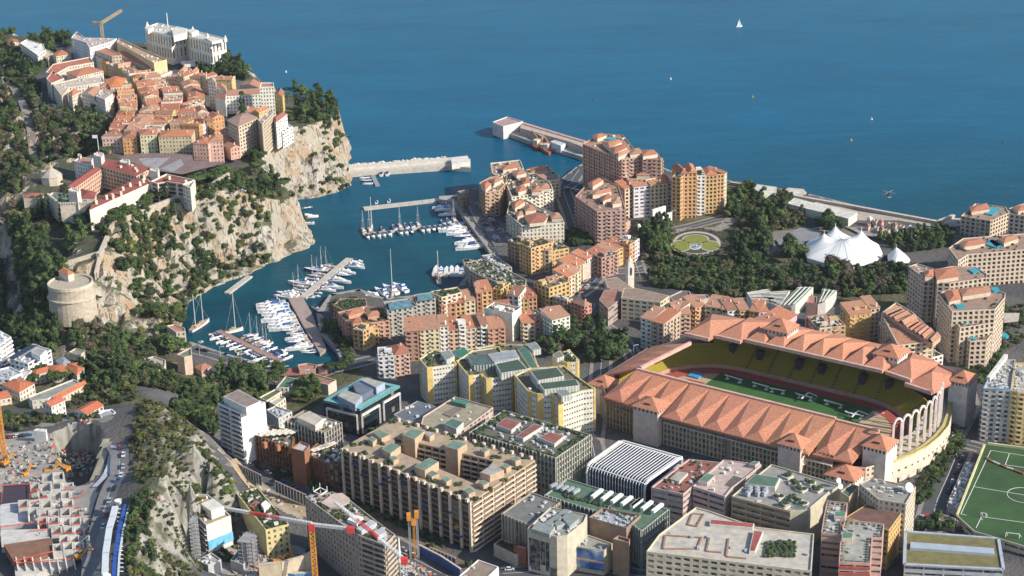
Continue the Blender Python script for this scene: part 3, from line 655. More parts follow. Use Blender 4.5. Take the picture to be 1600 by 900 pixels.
B(OB, 'grey-roofed block with a dark top floor and large dish, beside the red pavement', 'office block', 'Q 570,460 640,425 925,480 862,588 690,560', 9, z1=39, wall=(.52,.46,.36), st='win', edges={}, rc=(.27,.26,.23), clutter=8)
zz = 39
for nm, s, st_, lab in ((AB, 'k 85,462 110,300 145,138 350,165 330,335 290,335 280,482', 'mix', 'pink block with sawtooth planters round a grey roof, the left of two'), (AB, 'k 262,757 285,460 325,330 718,377 700,515 600,512 580,772', 'band', 'red-banded block with sawtooth planters round its grey roof, the right of two')):
    t, z = B(nm, lab, 'apartment block', s, 9, z1=zz if 'left' in lab else zz+1, wall=(.55,.36,.31), st='band', rc=(.34,.33,.29), clutter=8)
    pp = ccw(poly(s, z)); m = MB()
    for i in range(len(pp)):
        a, b_ = np.array(pp[i]), np.array(pp[(i+1) % len(pp)]); L = np.linalg.norm(b_-a); k = max(1, int(L/2.6)); tt = (b_-a)/L; n_ = np.array([-tt[1], tt[0]])
        for j in range(k): c_ = a+tt*(j+.5)*L/k+n_*1.4; m.prism([c_-tt*.9, c_+tt*.9, c_+n_*1.5], z-.8, z+.2)
    part(t, 'sawtooth_planters', m, plaster, (.22,.21,.15), kind='stuff')
    if 'right' in lab:
        pbox(t, 'green_roof_box', 'k 290,520 300,460 410,462 400,520', z-.8, z+2, (.5,.4,.34), top=(.08,.2,.13))
        m = MB()
        for k in range(9): m.prism([np.array(P(1270+262/6.43, 760+757/6.43, z)[:2])+np.array([0,-.5]), np.array(P(1270+580/6.43, 760+772/6.43, z)[:2])+np.array([0,-.5]), np.array(P(1270+580/6.43, 760+772/6.43, z)[:2]), np.array(P(1270+262/6.43, 760+757/6.43, z)[:2])], z-3.5*k-3.3, z-3.5*k-2.2, True)
        part(t, 'red_bands', m, plaster, (.5,.10,.07), kind='stuff')
    else: pbox(t, 'green_roof_box', 'k 215,300 222,252 335,255 325,305', z-.8, z+2, (.5,.4,.34), top=(.08,.2,.13))
# 20 moss-roofed hall
t, z = B('sports_hall', 'hall with a mossy green-brown roof, grey rim and long glass skylight', 'sports hall', 'p 1415,831 1560,842 1568,890 1413,882', 9, z1=24, wall=(.40,.42,.45), st='band', rc=(.17,.155,.06), par=.2)
m = MB(); m.prism(poly('p 1423,847 1553,857 1554,866 1422,856', z+1), z-.2, z+1.2); part(t, 'skylight', m, mat('milky_glass', (.36,.42,.48), .3))
m = MB(); q = [P(u, v, z) for u, v in px('p 1415,831 1560,842 1568,890 1413,882')]
for i in range(4): m.bar((*q[i][:2], z+.1), (*q[(i+1) % 4][:2], z+.1), 1.6, .8)
part(t, 'roof_rim', m, plaster, (.36,.40,.46))
# dishes
def dish(x, y, zf, r, aim, label):
    t = thing('satellite_dish', label, 'satellite dish', (x, y, zf)); m = MB(); ax = Vector(aim).normalized(); qt = ax.to_track_quat('Z', 'Y'); c = Vector((x, y, zf+r*1.1))
    n = 14; rings = []
    for j in range(4):
        rr_ = r*j/3; rings.append([c+qt @ Vector((rr_*math.cos(2*math.pi*k/n), rr_*math.sin(2*math.pi*k/n), (rr_/r)**2*r*.28)) for k in range(n)])
    for j in range(3):
        for k in range(n): m.quad(rings[j][k], rings[j][(k+1) % n], rings[j+1][(k+1) % n], rings[j+1][k])
    part(t, 'reflector', m, white)
    m = MB(); m.bar((x, y, zf-1), c, .5); m.bar(c, c+ax*r*.8, .15); part(t, 'mount', m, steel)
for u, v, r_, z_, lab in ((1420,760,2.7,42,'largest white satellite dish, on the dark-topped roof beside the red pavement'), (1254,719,2.2,22,'round white dish in the middle of the three below the stadium roof'), (1224,712,2.8,22,'mesh dish leftmost of the three below the stadium roof'), (1278,717,2.2,22,'tilted dish rightmost of the three below the stadium roof'), (1313,758,1.6,37,'small dish on the grey roof left of the green felt box'), (1310,749,1.6,37,'small dish just behind the ochre rooftop block')):
    p_ = P(u, v, z_); dish(p_[0], p_[1], z_-r_-1, r_, (.45,-.7,.5), lab)
# ---------------- middle ground offices ----------------
t, z = B(AB, 'tall white slab with a blank bright end wall and a set-back brown top floor', 'apartment block', 'w 130,258 285,165 608,245 360,357', 13, (3, 860), wall=(.78,.77,.74), st='slab', edges={2: 'blank', 3: 'slab'}, rc=(.40,.36,.30), par=.4, trim=(.6,.61,.62))
pbox(t, 'top_floor', 'w 185,187 340,121 560,238 415,300', z-.4, z+4.6, (.70,.70,.68), top=(.24,.19,.17))
m = MB(); [m.blob((*P(320+x/6.43, 590+y/6.43, z)[:2], z+.3), .9, .8, x) for x, y in ((150,245),(180,250),(210,262),(240,275),(265,270))]; part(t, 'roof_plants', m, leafm, kind='stuff')
brown = (.26,.125,.07)
t, z = B(AB, 'dark brown brick block with pergolas and planted terraces on its roof', 'apartment block', 'R 280,548 395,492 560,540 545,640', 12, (0, 700), wall=brown, st='fin', rc=(.20,.16,.12), clutter=14, plants=50)
t2, z2 = B(AB, 'second brown brick block with roof pergolas, between its own tower and the courtyard block', 'apartment block', 'R 635,668 720,590 870,660 860,745 745,730', 12, z1=z-1, wall=brown, st='fin', rc=(.18,.15,.12), clutter=14, plants=40)
for tt_, zz_, L_ in ((t, z, [(330+k*38, 560-k*3) for k in range(6)]), (t2, z2, [(660+k*26, 655-k*8) for k in range(4)])):
    m = MB()
    for x, y in L_:
        for j in range(3): a, b_ = P(320+(x+j*9)/4, 540+(y+j*4)/4, zz_+2.4), P(320+(x+j*9+70)/4, 540+(y+j*4-32)/4, zz_+2.4); m.bar(a, b_, .5, .5)
    part(tt_, 'pergola', m, plaster, (.6,.56,.48), kind='stuff')
m = MB(); 
for k in range(4): q = P(320+(375+k*82)/4, 540+(590+k*17)/4, z+2); m.box((q[0], q[1]-1, z-2.5), (2.2,2,3.6), .8)
part(t, 'orange_piers', m, plaster, (.38,.16,.08), kind='stuff')
B('brick_tower', 'tall plain brown brick tower between the two brown terrace blocks', 'tower', 'R 540,640 600,598 657,622 622,662', 12, z1=z+5, wall=(.29,.13,.07), st='blank', rc=(.45,.46,.47), par=1)
t, z = B(OB, 'dark-glazed block with pale pilasters and a white rooftop box, beside the turquoise-rimmed block', 'office block', 'R 500,470 620,402 852,478 752,545', 11, z1=34, wall=(.30,.27,.23), st='fin', rc=(.30,.24,.16), plants=24, clutter=8, trim=(.62,.56,.48), pane=glassb)
pbox(t, 'roof_box', 'R 575,448 655,408 742,455 690,500', z-.8, z+3.5, (.55,.52,.45), top=(.45,.41,.34))
# turquoise rimmed glass block
t, z = B(OB, 'dark glass office block with a turquoise roof rim and white portal frames', 'office block', 'R 740,342 985,200 1220,252 968,398', 9, (3, 552), wall=(.02,.03,.045), st='dark', rc=(.20,.15,.12), par=1.2, pane=mat('black_glass', (.008,.014,.022), .12, .2, .5, spec=.8))
q = poly('R 740,342 985,200 1220,252 968,398', z); pp = ccw(q); m = MB(); i_ = inset(pp, 3.6)
for k in range(4):
    a, b_, c_, d_ = pp[k], pp[(k+1) % 4], i_[(k+1) % 4], i_[k]
    m.quad((a[0],a[1],z+.2), (b_[0],b_[1],z+.2), (c_[0],c_[1],z+.5), (d_[0],d_[1],z+.5)); m.quad((b_[0],b_[1],z+.2),(a[0],a[1],z+.2),(a[0],a[1],z-1.2),(b_[0],b_[1],z-1.2)) ; m.quad((c_[0],c_[1],z-1.2),(d_[0],d_[1],z-1.2),(d_[0],d_[1],z+.5),(c_[0],c_[1],z+.5))
part(t, 'roof_rim', m, plaster, (.15,.36,.36))
pbox(t, 'roof_box', 'R 828,312 880,278 985,312 940,368', z-1.2, z+3.6, (.30,.36,.45), top=(.36,.35,.31)); pbox(t, 'roof_box', 'R 975,215 1010,200 1125,232 1072,262', z-1.2, z+3.8, (.34,.40,.50), top=(.36,.35,.31)); pbox(t, 'roof_box', 'R 925,245 975,218 1065,262 985,312 945,290', z-1.2, z+2.6, (.12,.15,.22), top=(.13,.15,.2))
L_, Bk_, R_, N_ = [np.array(a) for a in q]
for (a, b_, s0, s1) in ((N_, R_, .03, .46), (N_, R_, .56, .97), (L_, N_, .1, .93)):
    m = MB(); d = (b_-a); u_ = d/np.linalg.norm(d); nn = np.array([u_[1], -u_[0]]); nn = nn if nn[1] < 0 else -nn
    p0, p1 = a+d*s0+nn*.5, a+d*s1+nn*.5; zt_ = z-4.5
    m.bar((*p0, 9), (*p0, zt_), 1.3, 1.0); m.bar((*p1, 9), (*p1, zt_), 1.3, 1.0)
    m.bar((*p0, zt_), (*p1, zt_), 1.0, 1.3)
    part(t, 'portal_frame', m, plaster, (.62,.62,.58), kind=None if s0 != .1 else 'stuff')
# small houses by the harbour head
B('house', 'low cream hall with a brown-red flat roof at the head of the harbour', 'hall', 'R 620,205 668,170 822,215 770,245', 8, z1=14.5, wall=(.55,.49,.40), st='blank', rc=(.30,.15,.10))
B('house', 'white house with three small green roof patches beside the cream harbour hall', 'house', 'R 445,262 505,190 578,212 520,262', 8, z1=13, wall=(.55,.52,.44), st='town', rc=(.10,.17,.11))
B('house', 'pale flat house with a grass roof left of the white bare-walled garden', 'house', 'R 335,325 440,270 480,285 385,345', 9, z1=15, wall=(.6,.55,.45), st='town', rc=(.11,.13,.05))
B('house', 'long cream garden building below the pine in the middle of the block', 'house', 'R 400,350 470,310 505,325 440,372', 9, z1=16, wall=(.62,.56,.45), st='town', rc=(.5,.45,.36))
B('house', 'low house with a grey tiled patio behind the bright white slab', 'house', 'R 385,400 440,375 545,410 460,455', 10, z1=17, wall=(.5,.5,.47), st='town', rc=(.26,.30,.33), clutter=8)
B(OB, 'flat building with a dark blue-grey roof left of the terrace-roofed shopping hall', 'office block', 'S -20,590 128,505 245,540 175,622 60,640', 9, z1=29, wall=(.40,.38,.33), st='blank', rc=(.12,.14,.17), par=.3, clutter=4)
t, z = B('shopping_hall', 'pale flat-roofed hall with a green glass box and a pink banded side wall', 'shopping hall', 'S 165,600 362,477 602,545 372,712 150,650', 9, z1=33, wall=(.50,.38,.33), st='wide', rc=(.30,.27,.19), clutter=5, edges={3: 'blank', 4: 'blank', 0: 'blank'})
pbox(t, 'green_roof_box', 'S 292,645 345,615 418,638 372,680', z-.8, z+4, (.50,.50,.46), top=(.07,.15,.12)); pbox(t, 'roof_hatch', 'S 285,585 370,540 415,555 335,605', z-.8, z-.3, (.2,.16,.13)); pbox(t, 'green_roof_box', 'S 335,505 375,490 455,512 430,530', z-.8, z+1.6, (.1,.2,.16), top=(.07,.2,.15))
# yellow and white office complex
yel = (.62,.45,.16)
def yoff(label, s, vb, idx, boxes, z1=None, wall=(.64,.62,.53)):
    t, z = B(OB, label, 'office block', s, 8, (idx, vb) if z1 is None else None, z1=z1, wall=wall, st='ywin', rc=(.14,.13,.08), plants=34, par=.9, group='yellow and white office blocks behind the mall', clutter=4)
    for bs, hh, tp_, wc in boxes:
        o = pbox(t, 'roof_hall', bs, z-.9, z+hh, wc, top=tp_)
        m = MB(); pp = ccw(poly(bs, z+hh))
        for i in range(len(pp)):
            a, b_ = np.array(pp[i]), np.array(pp[(i+1) % len(pp)]); L = np.linalg.norm(b_-a); u_ = (b_-a)/L; nn = np.array([u_[1], -u_[0]])
            for j in range(int(L/1.9)): c_ = a+u_*(j+.5)*1.9; m.prism([c_-u_*.25, c_+u_*.25, c_+u_*.25+nn*.3, c_-u_*.25+nn*.3], z-.9, z+hh)
        if m.f: part(t, 'white_fins', m, plaster, (.68,.67,.62), kind='stuff')
    # yellow corner piers
    pp = ccw(poly(s, z)); m = MB()
    for i in range(len(pp)):
        a, b_, c_ = np.array(pp[i-1]), np.array(pp[i]), np.array(pp[(i+1) % len(pp)])
        if b_[1] < a[1]+25 or b_[1] < c_[1]+25:
            e1 = (a-b_)/np.linalg.norm(a-b_); e2 = (c_-b_)/np.linalg.norm(c_-b_); w1 = min(1.2, .3*np.linalg.norm(a-b_)); w2 = min(3.6, .4*np.linalg.norm(c_-b_)); o_ = -(e1+e2)*.22
            if abs(e1[0]*e2[1]-e1[1]*e2[0]) > .5: m.prism([b_+o_, b_+e1*w1+o_, b_+e1*w1+e2*w2+o_, b_+e2*w2+o_], 8, z+.25)
    part(t, 'yellow_piers', m, plaster, yel, kind='stuff')
    m = MB(); i2 = inset(pp, .7)
    for k in range(len(pp)): a, b_, c_, d_ = pp[k], pp[(k+1) % len(pp)], i2[(k+1) % len(pp)], i2[k]; m.quad((a[0],a[1],z+.06),(b_[0],b_[1],z+.06),(c_[0],c_[1],z+.06),(d_[0],d_[1],z+.06))
    part(t, 'yellow_coping', m, plaster, (.55,.43,.14))
    return z
gr = (.045,.085,.06); wf = (.42,.43,.38)
z_ = yoff('leftmost yellow-cornered office block with a planted roof and a small glass house', 'S 140,242 225,185 310,205 372,272 190,300', 520, 4, [('S 275,200 330,187 360,225 310,250', 3, (.2,.24,.22), wf)])
yoff('yellow office block with a big glass roof and a garden, second from the left', 'S 372,256 470,190 640,165 725,345 560,368 530,338 450,352', 0, 0, [('S 620,275 760,245 815,305 650,332', 4, gr, wf), ('S 445,222 590,208 612,275 478,285', 3, (.07,.11,.11), (.10,.16,.15)), ('S 570,212 735,185 765,235 610,265', 3.5, (.28,.31,.33), wf)], z1=z_)
yoff('rear yellow office wing with a long green strip roof', 'S 345,195 630,150 835,150 890,300 820,315 740,190 500,205 470,240 370,240', 0, 0, [('S 755,180 815,165 885,300 835,300', 2, (.06,.14,.10), (.2,.25,.2)), ('S 350,190 428,177 460,212 385,235', 1.5, (.02,.17,.12), (.04,.16,.12)), ('S 810,150 865,135 900,180 850,190', 3, (.2,.24,.22), wf)], z1=z_-2)
yoff('tall stepped yellow office block with two dark green roof halls, nearest the stadium', 'S 735,345 830,300 1045,285 1145,365 1240,430 1165,440 1010,492 975,462 880,462 820,445', 0, 0, [('S 835,318 1000,295 1045,350 880,378', 5, (.05,.075,.055), wf), ('S 890,395 1120,370 1140,408 920,435', 3, gr, wf), ('S 1000,440 1060,432 1095,465 1030,478', 3, (.2,.24,.22), wf)], z1=z_+3)
yoff('small yellow office wing among trees, behind the tallest yellow block', 'S 1030,200 1080,185 1140,250 1130,262 1065,268 975,225', 0, 0, [('S 975,215 1020,190 1045,225 1000,240', 2, (.16,.16,.12), wf)], z1=z_-4)
# white right-hand tower and the long roof behind
t, z = B(AB, 'tall grey-white apartment tower at the right edge, beside the football pitch', 'apartment block', 'z 220,283 262,197 420,10 520,10 480,300', 9, (0, 745), wall=(.47,.46,.44), st='mix', rc=(.34,.31,.27), clutter=30, par=1.4)
t3, z3 = B(AB, 'yellow apartment tower with a red-brown foot, cut by the right edge', 'apartment block', 'z 480,300 520,40 760,40 760,330 545,318', 9, z1=z, wall=(.60,.46,.22), st='mix', rc=(.33,.3,.26), clutter=26, par=1.4)
m = MB()
m.bar(P(1500+265/6, 560+200/6, z+1), P(1500+430/6, 560-20/6, z+1), 2.2, 3); part(t, 'roof_wall', m, plaster, (.6,.58,.53))
m = MB(); zz = z+.5; [m.bar(P(1500+a/6, 560+b_/6, zz), P(1500+c_/6, 560+d_/6, zz), .5, .5) for a, b_, c_, d_ in ((220,280,480,290),(220,280,262,200),(262,200,300,205),(470,70,600,150))]; part(t, 'blue_rail', m, plain, (.20,.38,.55))
# ---------------- stadium ----------------
pinkroof = (.48,.205,.12)
zp = 12.0
TLp, TRp = P(1127.5, 582, zp)[:2], P(1366, 639, zp)[:2]
ux = (TRp-TLp)/np.linalg.norm(TRp-TLp); uy = np.array([ux[1], -ux[0]]); uy = uy if uy[1] < 0 else -uy   # uy points to the near side
Lp = np.linalg.norm(TRp-TLp)
def s2(x, y): return TLp+ux*x+uy*y       # stadium coordinates: x along the pitch, y towards the camera
cstad = s2(Lp/2, 34)
stad = thing('football_stadium', 'football stadium with terracotta roofs, yellow stands and a row of tall white arches', 'stadium', (*cstad, 6))
def sp(name, mb, m, color=None, kind=None): return part(stad, name, mb, m, color, kind)
def sxy(u, v, z):
    d = P(u, v, z)[:2]-TLp; return float(d@ux), float(d@uy)
def loop(r, n=20, x0=11.3, x1=95.7, yc=34.0, z=12.0):
    """running-track shaped loop with end radius r"""
    out = []
    for k in range(n+1): a = R(-90+180*k/n); out.append((x1+r*math.cos(a)*(1.02), yc+r*math.sin(a), z))
    for k in range(n+1): a = R(90+180*k/n); out.append((x0+r*math.cos(a)*1.02, yc+r*math.sin(a), z))
    return out
def w3(x, y, z): q = s2(x, y); return (q[0], q[1], z)
m = MB(); m.ngon([w3(x, y, z) for x, y, z in loop(47, z=zp-.15)][::-1]); sp('infield', m, mat('tan_mat', (.42,.33,.21), .9, .1, .3))
def ring_mb(r0, r1, z0, z1=None):
    m = MB(); a, b = loop(r0, z=z0), loop(r1, z=z1 if z1 is not None else z0); n = len(a)
    for k in range(n): m.quad(w3(*a[k]), w3(*a[(k+1) % n]), w3(*b[(k+1) % n]), w3(*b[k]))
    return m
sp('running_track', ring_mb(33.5, 42.5, zp-.08), mat('track_red', (.36,.075,.055), .9, .12, .3))
m = MB(); NS = 10
for k in range(NS):
    m.mi = k % 2; xa, xb = Lp*k/NS, Lp*(k+1)/NS; m.quad(w3(xa,-.5,zp), w3(xb,-.5,zp), w3(xb,68,zp), w3(xa,68,zp))
sp('pitch', m, [mat('pitch_grass', (.030,.105,.022), .9, .12, .6), mat('pitch_grass_light', (.034,.118,.026), .9, .12, .6)])
m = MB()
for k in range(6): m.quad(w3(Lp+5+k*1.2, 10+k*7, zp-.05), w3(Lp+30, 10+k*7, zp-.05), w3(Lp+30, 10.6+k*7, zp-.05), w3(Lp+5+k*1.2, 10.6+k*7, zp-.05))
sp('track_lanes', m, mat('lane_dark', (.20,.05,.04)), kind='stuff')
m = MB(); m.prism([w3(-16,9,0)[:2], w3(-8,9,0)[:2], w3(-8,17,0)[:2], w3(-16,17,0)[:2]], zp-.1, zp+.7); sp('landing_mat', m, mat('blue_mat', (.05,.28,.52)))
for a in ((-14,20,-1,27), (-10,26,2,34)):
    m = MB(); m.quad(w3(a[0],a[1],zp-.04), w3(a[2],a[1],zp-.04), w3(a[2],a[1]+2.2,zp-.04), w3(a[0],a[1]+2.2,zp-.04)); sp('runway_strip', m, MATS['track_red'])
# bowl of seats, stepped
seat = mat('yellow_seats', (.36,.285,.035), .9, .15, 1.2)
def bowl_ok(x, y, zz): return True
m = MB(); rows = 32; n = len(loop(43))
for j in range(rows):
    r0 = 44+j*.875; r1 = r0+.875
    za = zp+1.6+j*.625
    a, b = loop(r0), loop(r1)
    for k in range(n):
        xm = (a[k][0]+a[(k+1) % n][0])/2; ym = (a[k][1]+a[(k+1) % n][1])/2
        if (xm > 122 and j > 15) or (xm < -16 and j > 15) or (xm < -4 and ym < 20 and j > 23) or (ym > 60 and j > 19): continue
        A0, A1, B0, B1 = a[k], a[(k+1) % n], b[k], b[(k+1) % n]
        m.quad(w3(A0[0],A0[1],za), w3(A1[0],A1[1],za), w3(B1[0],B1[1],za), w3(B0[0],B0[1],za))
        m.quad(w3(A0[0],A0[1],za-.625), w3(A1[0],A1[1],za-.625), w3(A1[0],A1[1],za), w3(A0[0],A0[1],za))
sp('yellow_seats', m, seat, kind='stuff')
m = MB(); a = loop(43.4, z=zp-.1); n = len(a)
for k in range(n): m.quad(w3(*a[k]), w3(*a[(k+1) % n]), w3(a[(k+1) % n][0], a[(k+1) % n][1], zp+2.3), w3(a[k][0], a[k][1], zp+2.3))
sp('pitch_wall', m, plaster, (.50,.30,.24))
m = MB()
for x in list(range(-2, 118, 15)):
    for j in range(15): m.prism([w3(x-.5,-10-j*1.75,0)[:2], w3(x+.5,-10-j*1.75,0)[:2], w3(x+.5,-11.9-j*1.75,0)[:2], w3(x-.5,-11.9-j*1.75,0)[:2]], zp+2+j*1.25, zp+2.5+j*1.25)
sp('stand_aisles', m, plaster, (.16,.13,.10), kind='stuff')
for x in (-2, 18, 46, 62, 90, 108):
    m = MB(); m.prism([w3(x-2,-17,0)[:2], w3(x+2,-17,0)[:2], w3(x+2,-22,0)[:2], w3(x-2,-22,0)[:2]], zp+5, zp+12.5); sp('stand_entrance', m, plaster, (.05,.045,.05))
# pleated tile roofs
def pleats(name, i0, i1, o0, o1, zi, zo, zpk, f, n, mname='tile', edge=True):
    i0, i1, o0, o1 = [np.array(v, float) for v in (i0, i1, o0, o1)]
    for k in range(n):
        a, b = i0+(i1-i0)*k/n, i0+(i1-i0)*(k+1)/n; c, d = o0+(o1-o0)*(k+1)/n, o0+(o1-o0)*k/n
        pk = (a+b)/2*(1-f)+(c+d)/2*f
        m = MB(); A, B_, C_, D_, E_ = w3(*a, zi), w3(*b, zi), w3(*c, zo), w3(*d, zo), w3(*pk, zpk)
        for x, y in ((A, B_), (B_, C_), (C_, D_), (D_, A)): m.tri(x, y, E_)
        for x, y in ((A, B_), (B_, C_), (C_, D_), (D_, A)): m.quad((*x[:2], x[2]-1.3), (*y[:2], y[2]-1.3), y, x)
        m.quad((*D_[:2],D_[2]-1.3),(*C_[:2],C_[2]-1.3),(*B_[:2],B_[2]-1.3),(*A[:2],A[2]-1.3))
        sp(name, m, tilem, tuple(c_*rr.uniform(.95,1.05) for c_ in pinkroof))
    if edge:
        m = MB(); m.bar(w3(*i0, zi-.2), w3(*i1, zi-.2), 1.8, 2.2); sp('roof_fascia', m, plaster, (.58,.36,.29))
pleats('roof_panel', (17,72), (113,72), (17,108), (113,108), 36, 28, 31.7, .85, 7)
pleats('roof_panel', (113.5,72), (140,72), (113.5,104), (137,102), 35, 26.5, 31, .8, 2)
pleats('roof_panel', (-22,71), (16,72), (-28,101), (16,106), 36, 27.5, 32, .8, 3)
pleats('roof_panel', (-13,19), (-20,70), (-42,18), (-44,74), 37, 28, 33.4, .6, 4)
pleats('stand_roof', (18,3), (112,3), (18,-42), (112,-42), 40, 37, 45.6, .36, 7)
pleats('stand_roof', (-1,7), (17,7), (-1,-40), (17,-40), 40, 37, 45, .4, 1)
pleats('stand_roof', (-20,14), (-2,14), (-26,-34), (-2,-38), 40, 36, 44, .4, 1)
pleats('stand_roof', (113,0), (131,4), (113,-42), (133,-36), 38.5, 36, 44.5, .4, 1)
pleats('stand_roof', (128,6), (147,10), (132,-36), (152,-26), 36.5, 34, 42, .4, 1)
def pyr(x0, x1, y0, y1, zb, ze, zt, col=(.62,.50,.42)):
    m = MB(); cs = [w3(x0,y0,0)[:2], w3(x1,y0,0)[:2], w3(x1,y1,0)[:2], w3(x0,y1,0)[:2]]; m.prism(ccw(cs), zb, ze); b_ = sp('tower_wall', m, plaster, col)
    G = MB(); W = MB(); pp = ccw(cs)
    for k in range(4): 
        a, b = pp[k], pp[(k+1) % 4]; o_ = np.array([b[1]-a[1], a[0]-b[0]]); o_ = o_/np.linalg.norm(o_)*.06
        for j in range(6): t0, t1 = (j+.25)/6, (j+.75)/6; c0 = np.array(a)+(np.array(b)-a)*t0+o_; c1 = np.array(a)+(np.array(b)-a)*t1+o_; G.quad((*c0,ze-2.4),(*c1,ze-2.4),(*c1,ze-.7),(*c0,ze-.7))
    tag(obj('windows', G, glass, b_, rel=tuple(stad.location)), kind='stuff')
    b_.location = b_.location
    m = MB(); c = sum(np.array(q) for q in cs)/4; o = [np.array(q)+(np.array(q)-c)*.13 for q in pp]
    for k in range(4): m.tri((*o[k], ze), (*o[(k+1) % 4], ze), (*c, zt)); 
    m.ngon([(*q, ze-.1) for q in o][::-1]); sp('pyramid_roof', m, tilem, pinkroof)
    m = MB(); q = (np.array(o[0])+o[1])/2
    for k in range(4):
        mid = (o[k]+o[(k+1) % 4])/2
        if mid@uy > c@uy+2: pq = mid*.62+c*.38; m.bar((*(pq-ux*2), ze+(zt-ze)*.42), (*(pq+ux*2), ze+(zt-ze)*.42), .7, 1.0)
    if m.f: sp('dormer_slot', m, plaster, (.12,.05,.04))
pyr(-2, 15, 94, 109, 6, 31, 36); pyr(95, 109, 97, 110, 6, 31.5, 37); pyr(139, 153, 76, 92, 6, 34, 39.5, (.66,.60,.52)); pyr(-48, -34, 72, 86, 6, 26, 31)
pyr(126, 143, 96, 112, 6, 21, 26, (.66,.58,.48)); pyr(26, 42, -24, -8, 40, 46, 52); pyr(100, 116, -26, -10, 36, 44.5, 50, (.68,.6,.55)); pyr(148, 160, -30, -14, 6, 36, 41, (.68,.62,.58))
# outer walls
def wl(pts, z0, z1, st, wc, tr=None, base=0, name='facade', pane=None):
    W, G, Bk = MB(), MB(), MB()
    for k in range(len(pts)-1): facade(W, G, Bk, s2(*pts[k]), s2(*pts[k+1]), z0, z1, ST[st], base)
    o = sp(name, W, plaster, wc)
    if G.f: sp('windows', G, pane or glass, kind='stuff')
    if Bk.f: sp('facade_piers', Bk, plaster, tr or wc, kind='stuff')
yelp = mat('yellow_panels', (.36,.25,.10), .6, .3, .3, rgb2=(.06,.06,.06), s2=.35)
wl([(16,103.5),(58,103.5)], 6, 22.5, 'fin', (.60,.52,.40), (.66,.58,.45), pane=yelp); wl([(62,103.5),(126,103.5)], 6, 22.5, 'fin', (.60,.52,.40), (.66,.58,.45), pane=yelp)
wl([(58,105),(58,103.5)], 6, 22.5, 'blank', (.5,.42,.34)); wl([(58,103),(62,103)], 6, 22.5, 'blank', (.4,.33,.27))
wl([(-2,101.8),(126,101.8)], 22.4, 28.2, 'fin', (.42,.25,.19), (.40,.24,.18), name='loggia')
m = MB(); m.prism([w3(16,102,0)[:2], w3(126,102,0)[:2], w3(126,104.6,0)[:2], w3(16,104.6,0)[:2]], 22.2, 22.9, True); sp('ledge', m, plaster, (.66,.58,.46))
wl([(-27,99),(-4,101)], 6, 21.5, 'fin', (.42,.33,.18), (.5,.4,.25), pane=yelp); wl([(-46,79),(-27,99)], 6, 21.5, 'fin', (.55,.46,.34), pane=yelp); wl([(-44,20),(-46,79)], 6, 27, 'fin', (.55,.46,.36)); wl([(-27,98),(16,101)], 21.4, 27.5, 'fin', (.42,.25,.19)); wl([(-45,78),(-27,98)], 21.4, 27, 'fin', (.42,.25,.19))
wl([(134,102),(144,98),(152,84)], 6, 24, 'win', (.62,.52,.40))
arc = [(152,84),(158,68),(162,52),(163,36),(162,20),(158,5),(152,-12),(148,-30)]
wl(arc, 6, 22, 'blank', (.66,.56,.44), name='curved_wall')
G = MB()
for k in range(len(arc)-1):
    a, b = s2(*arc[k]), s2(*arc[k+1]); t_ = (b-a)/np.linalg.norm(b-a); nn = np.array([t_[1], -t_[0]])*.05; nn = nn if nn@ux > 0 else -nn
    for j in range(3):
        c0 = a+(b-a)*(j+.3)/3+nn; c1 = a+(b-a)*(j+.62)/3+nn; G.quad((*c0,15),(*c1,15),(*c1,16.2),(*c0,16.2))
        if j == 1: G.quad((*c0,7.5),(*c1,7.5),(*c1,11),(*c0,11))
sp('wall_slots', G, glass, kind='stuff')
inn_ = [(149,83),(154.5,68),(158,52),(159,36),(158,20),(154.5,5),(149,-12),(145,-30)]
m = MB()
for k in range(len(arc)-1): m.quad(w3(*arc[k],22), w3(*arc[k+1],22), w3(*inn_[k+1],22), w3(*inn_[k],22)); m.quad(w3(*arc[k],23.2),w3(*arc[k+1],23.2),w3(*arc[k+1],21.9),w3(*arc[k],21.9))
sp('yellow_walkway', m, plaster, (.50,.42,.16))
m = MB(); m.ngon([w3(*p_,20.5) for p_ in inn_]+[w3(120,-12,20.5), w3(128,34,20.5), w3(124,76,20.5)][:0]+[w3(138,-14,20.5),w3(146,34,20.5),w3(136,78,20.5)]); sp('end_deck', m, plaster, (.55,.47,.36))
# tall arches
na = 9
def alen(s):
    f = s*(len(AR)-1); i = min(int(f), len(AR)-2); return np.array(AR[i])+(np.array(AR[i+1])-AR[i])*(f-i)
AR = [(149.5,75),(154,62),(156.5,48),(157.5,34),(156,20),(152.5,8)]
for k in range(na):
    a, b = alen(k/na), alen((k+1)/na); a2, b2 = a+(b-a)*.06, b-(b-a)*.06; hh = 41.5; rr_ = np.linalg.norm(b2-a2)/2; c = (a2+b2)/2; m = MB()
    pts = [w3(*a2, 20.5), w3(*a2, hh)]+[w3(*(c-(b2-a2)/2*math.cos(R(t_))), hh+rr_*1.1*math.sin(R(t_))) for t_ in range(15, 180, 15)]+[w3(*b2, hh), w3(*b2, 20.5)]
    for i in range(len(pts)-1): m.bar(pts[i], pts[i+1], .8, 1.3)
    sp('arch', m, plaster, (.70,.60,.55))
wl([(-26,-36),(-44,20)], 6, 26, 'win', (.62,.5,.42), name='rear_wall'); wl([(150,-28),(113,-42),(18,-42),(-26,-36)], 6, 36, 'win', (.62,.5,.42), name='rear_wall')
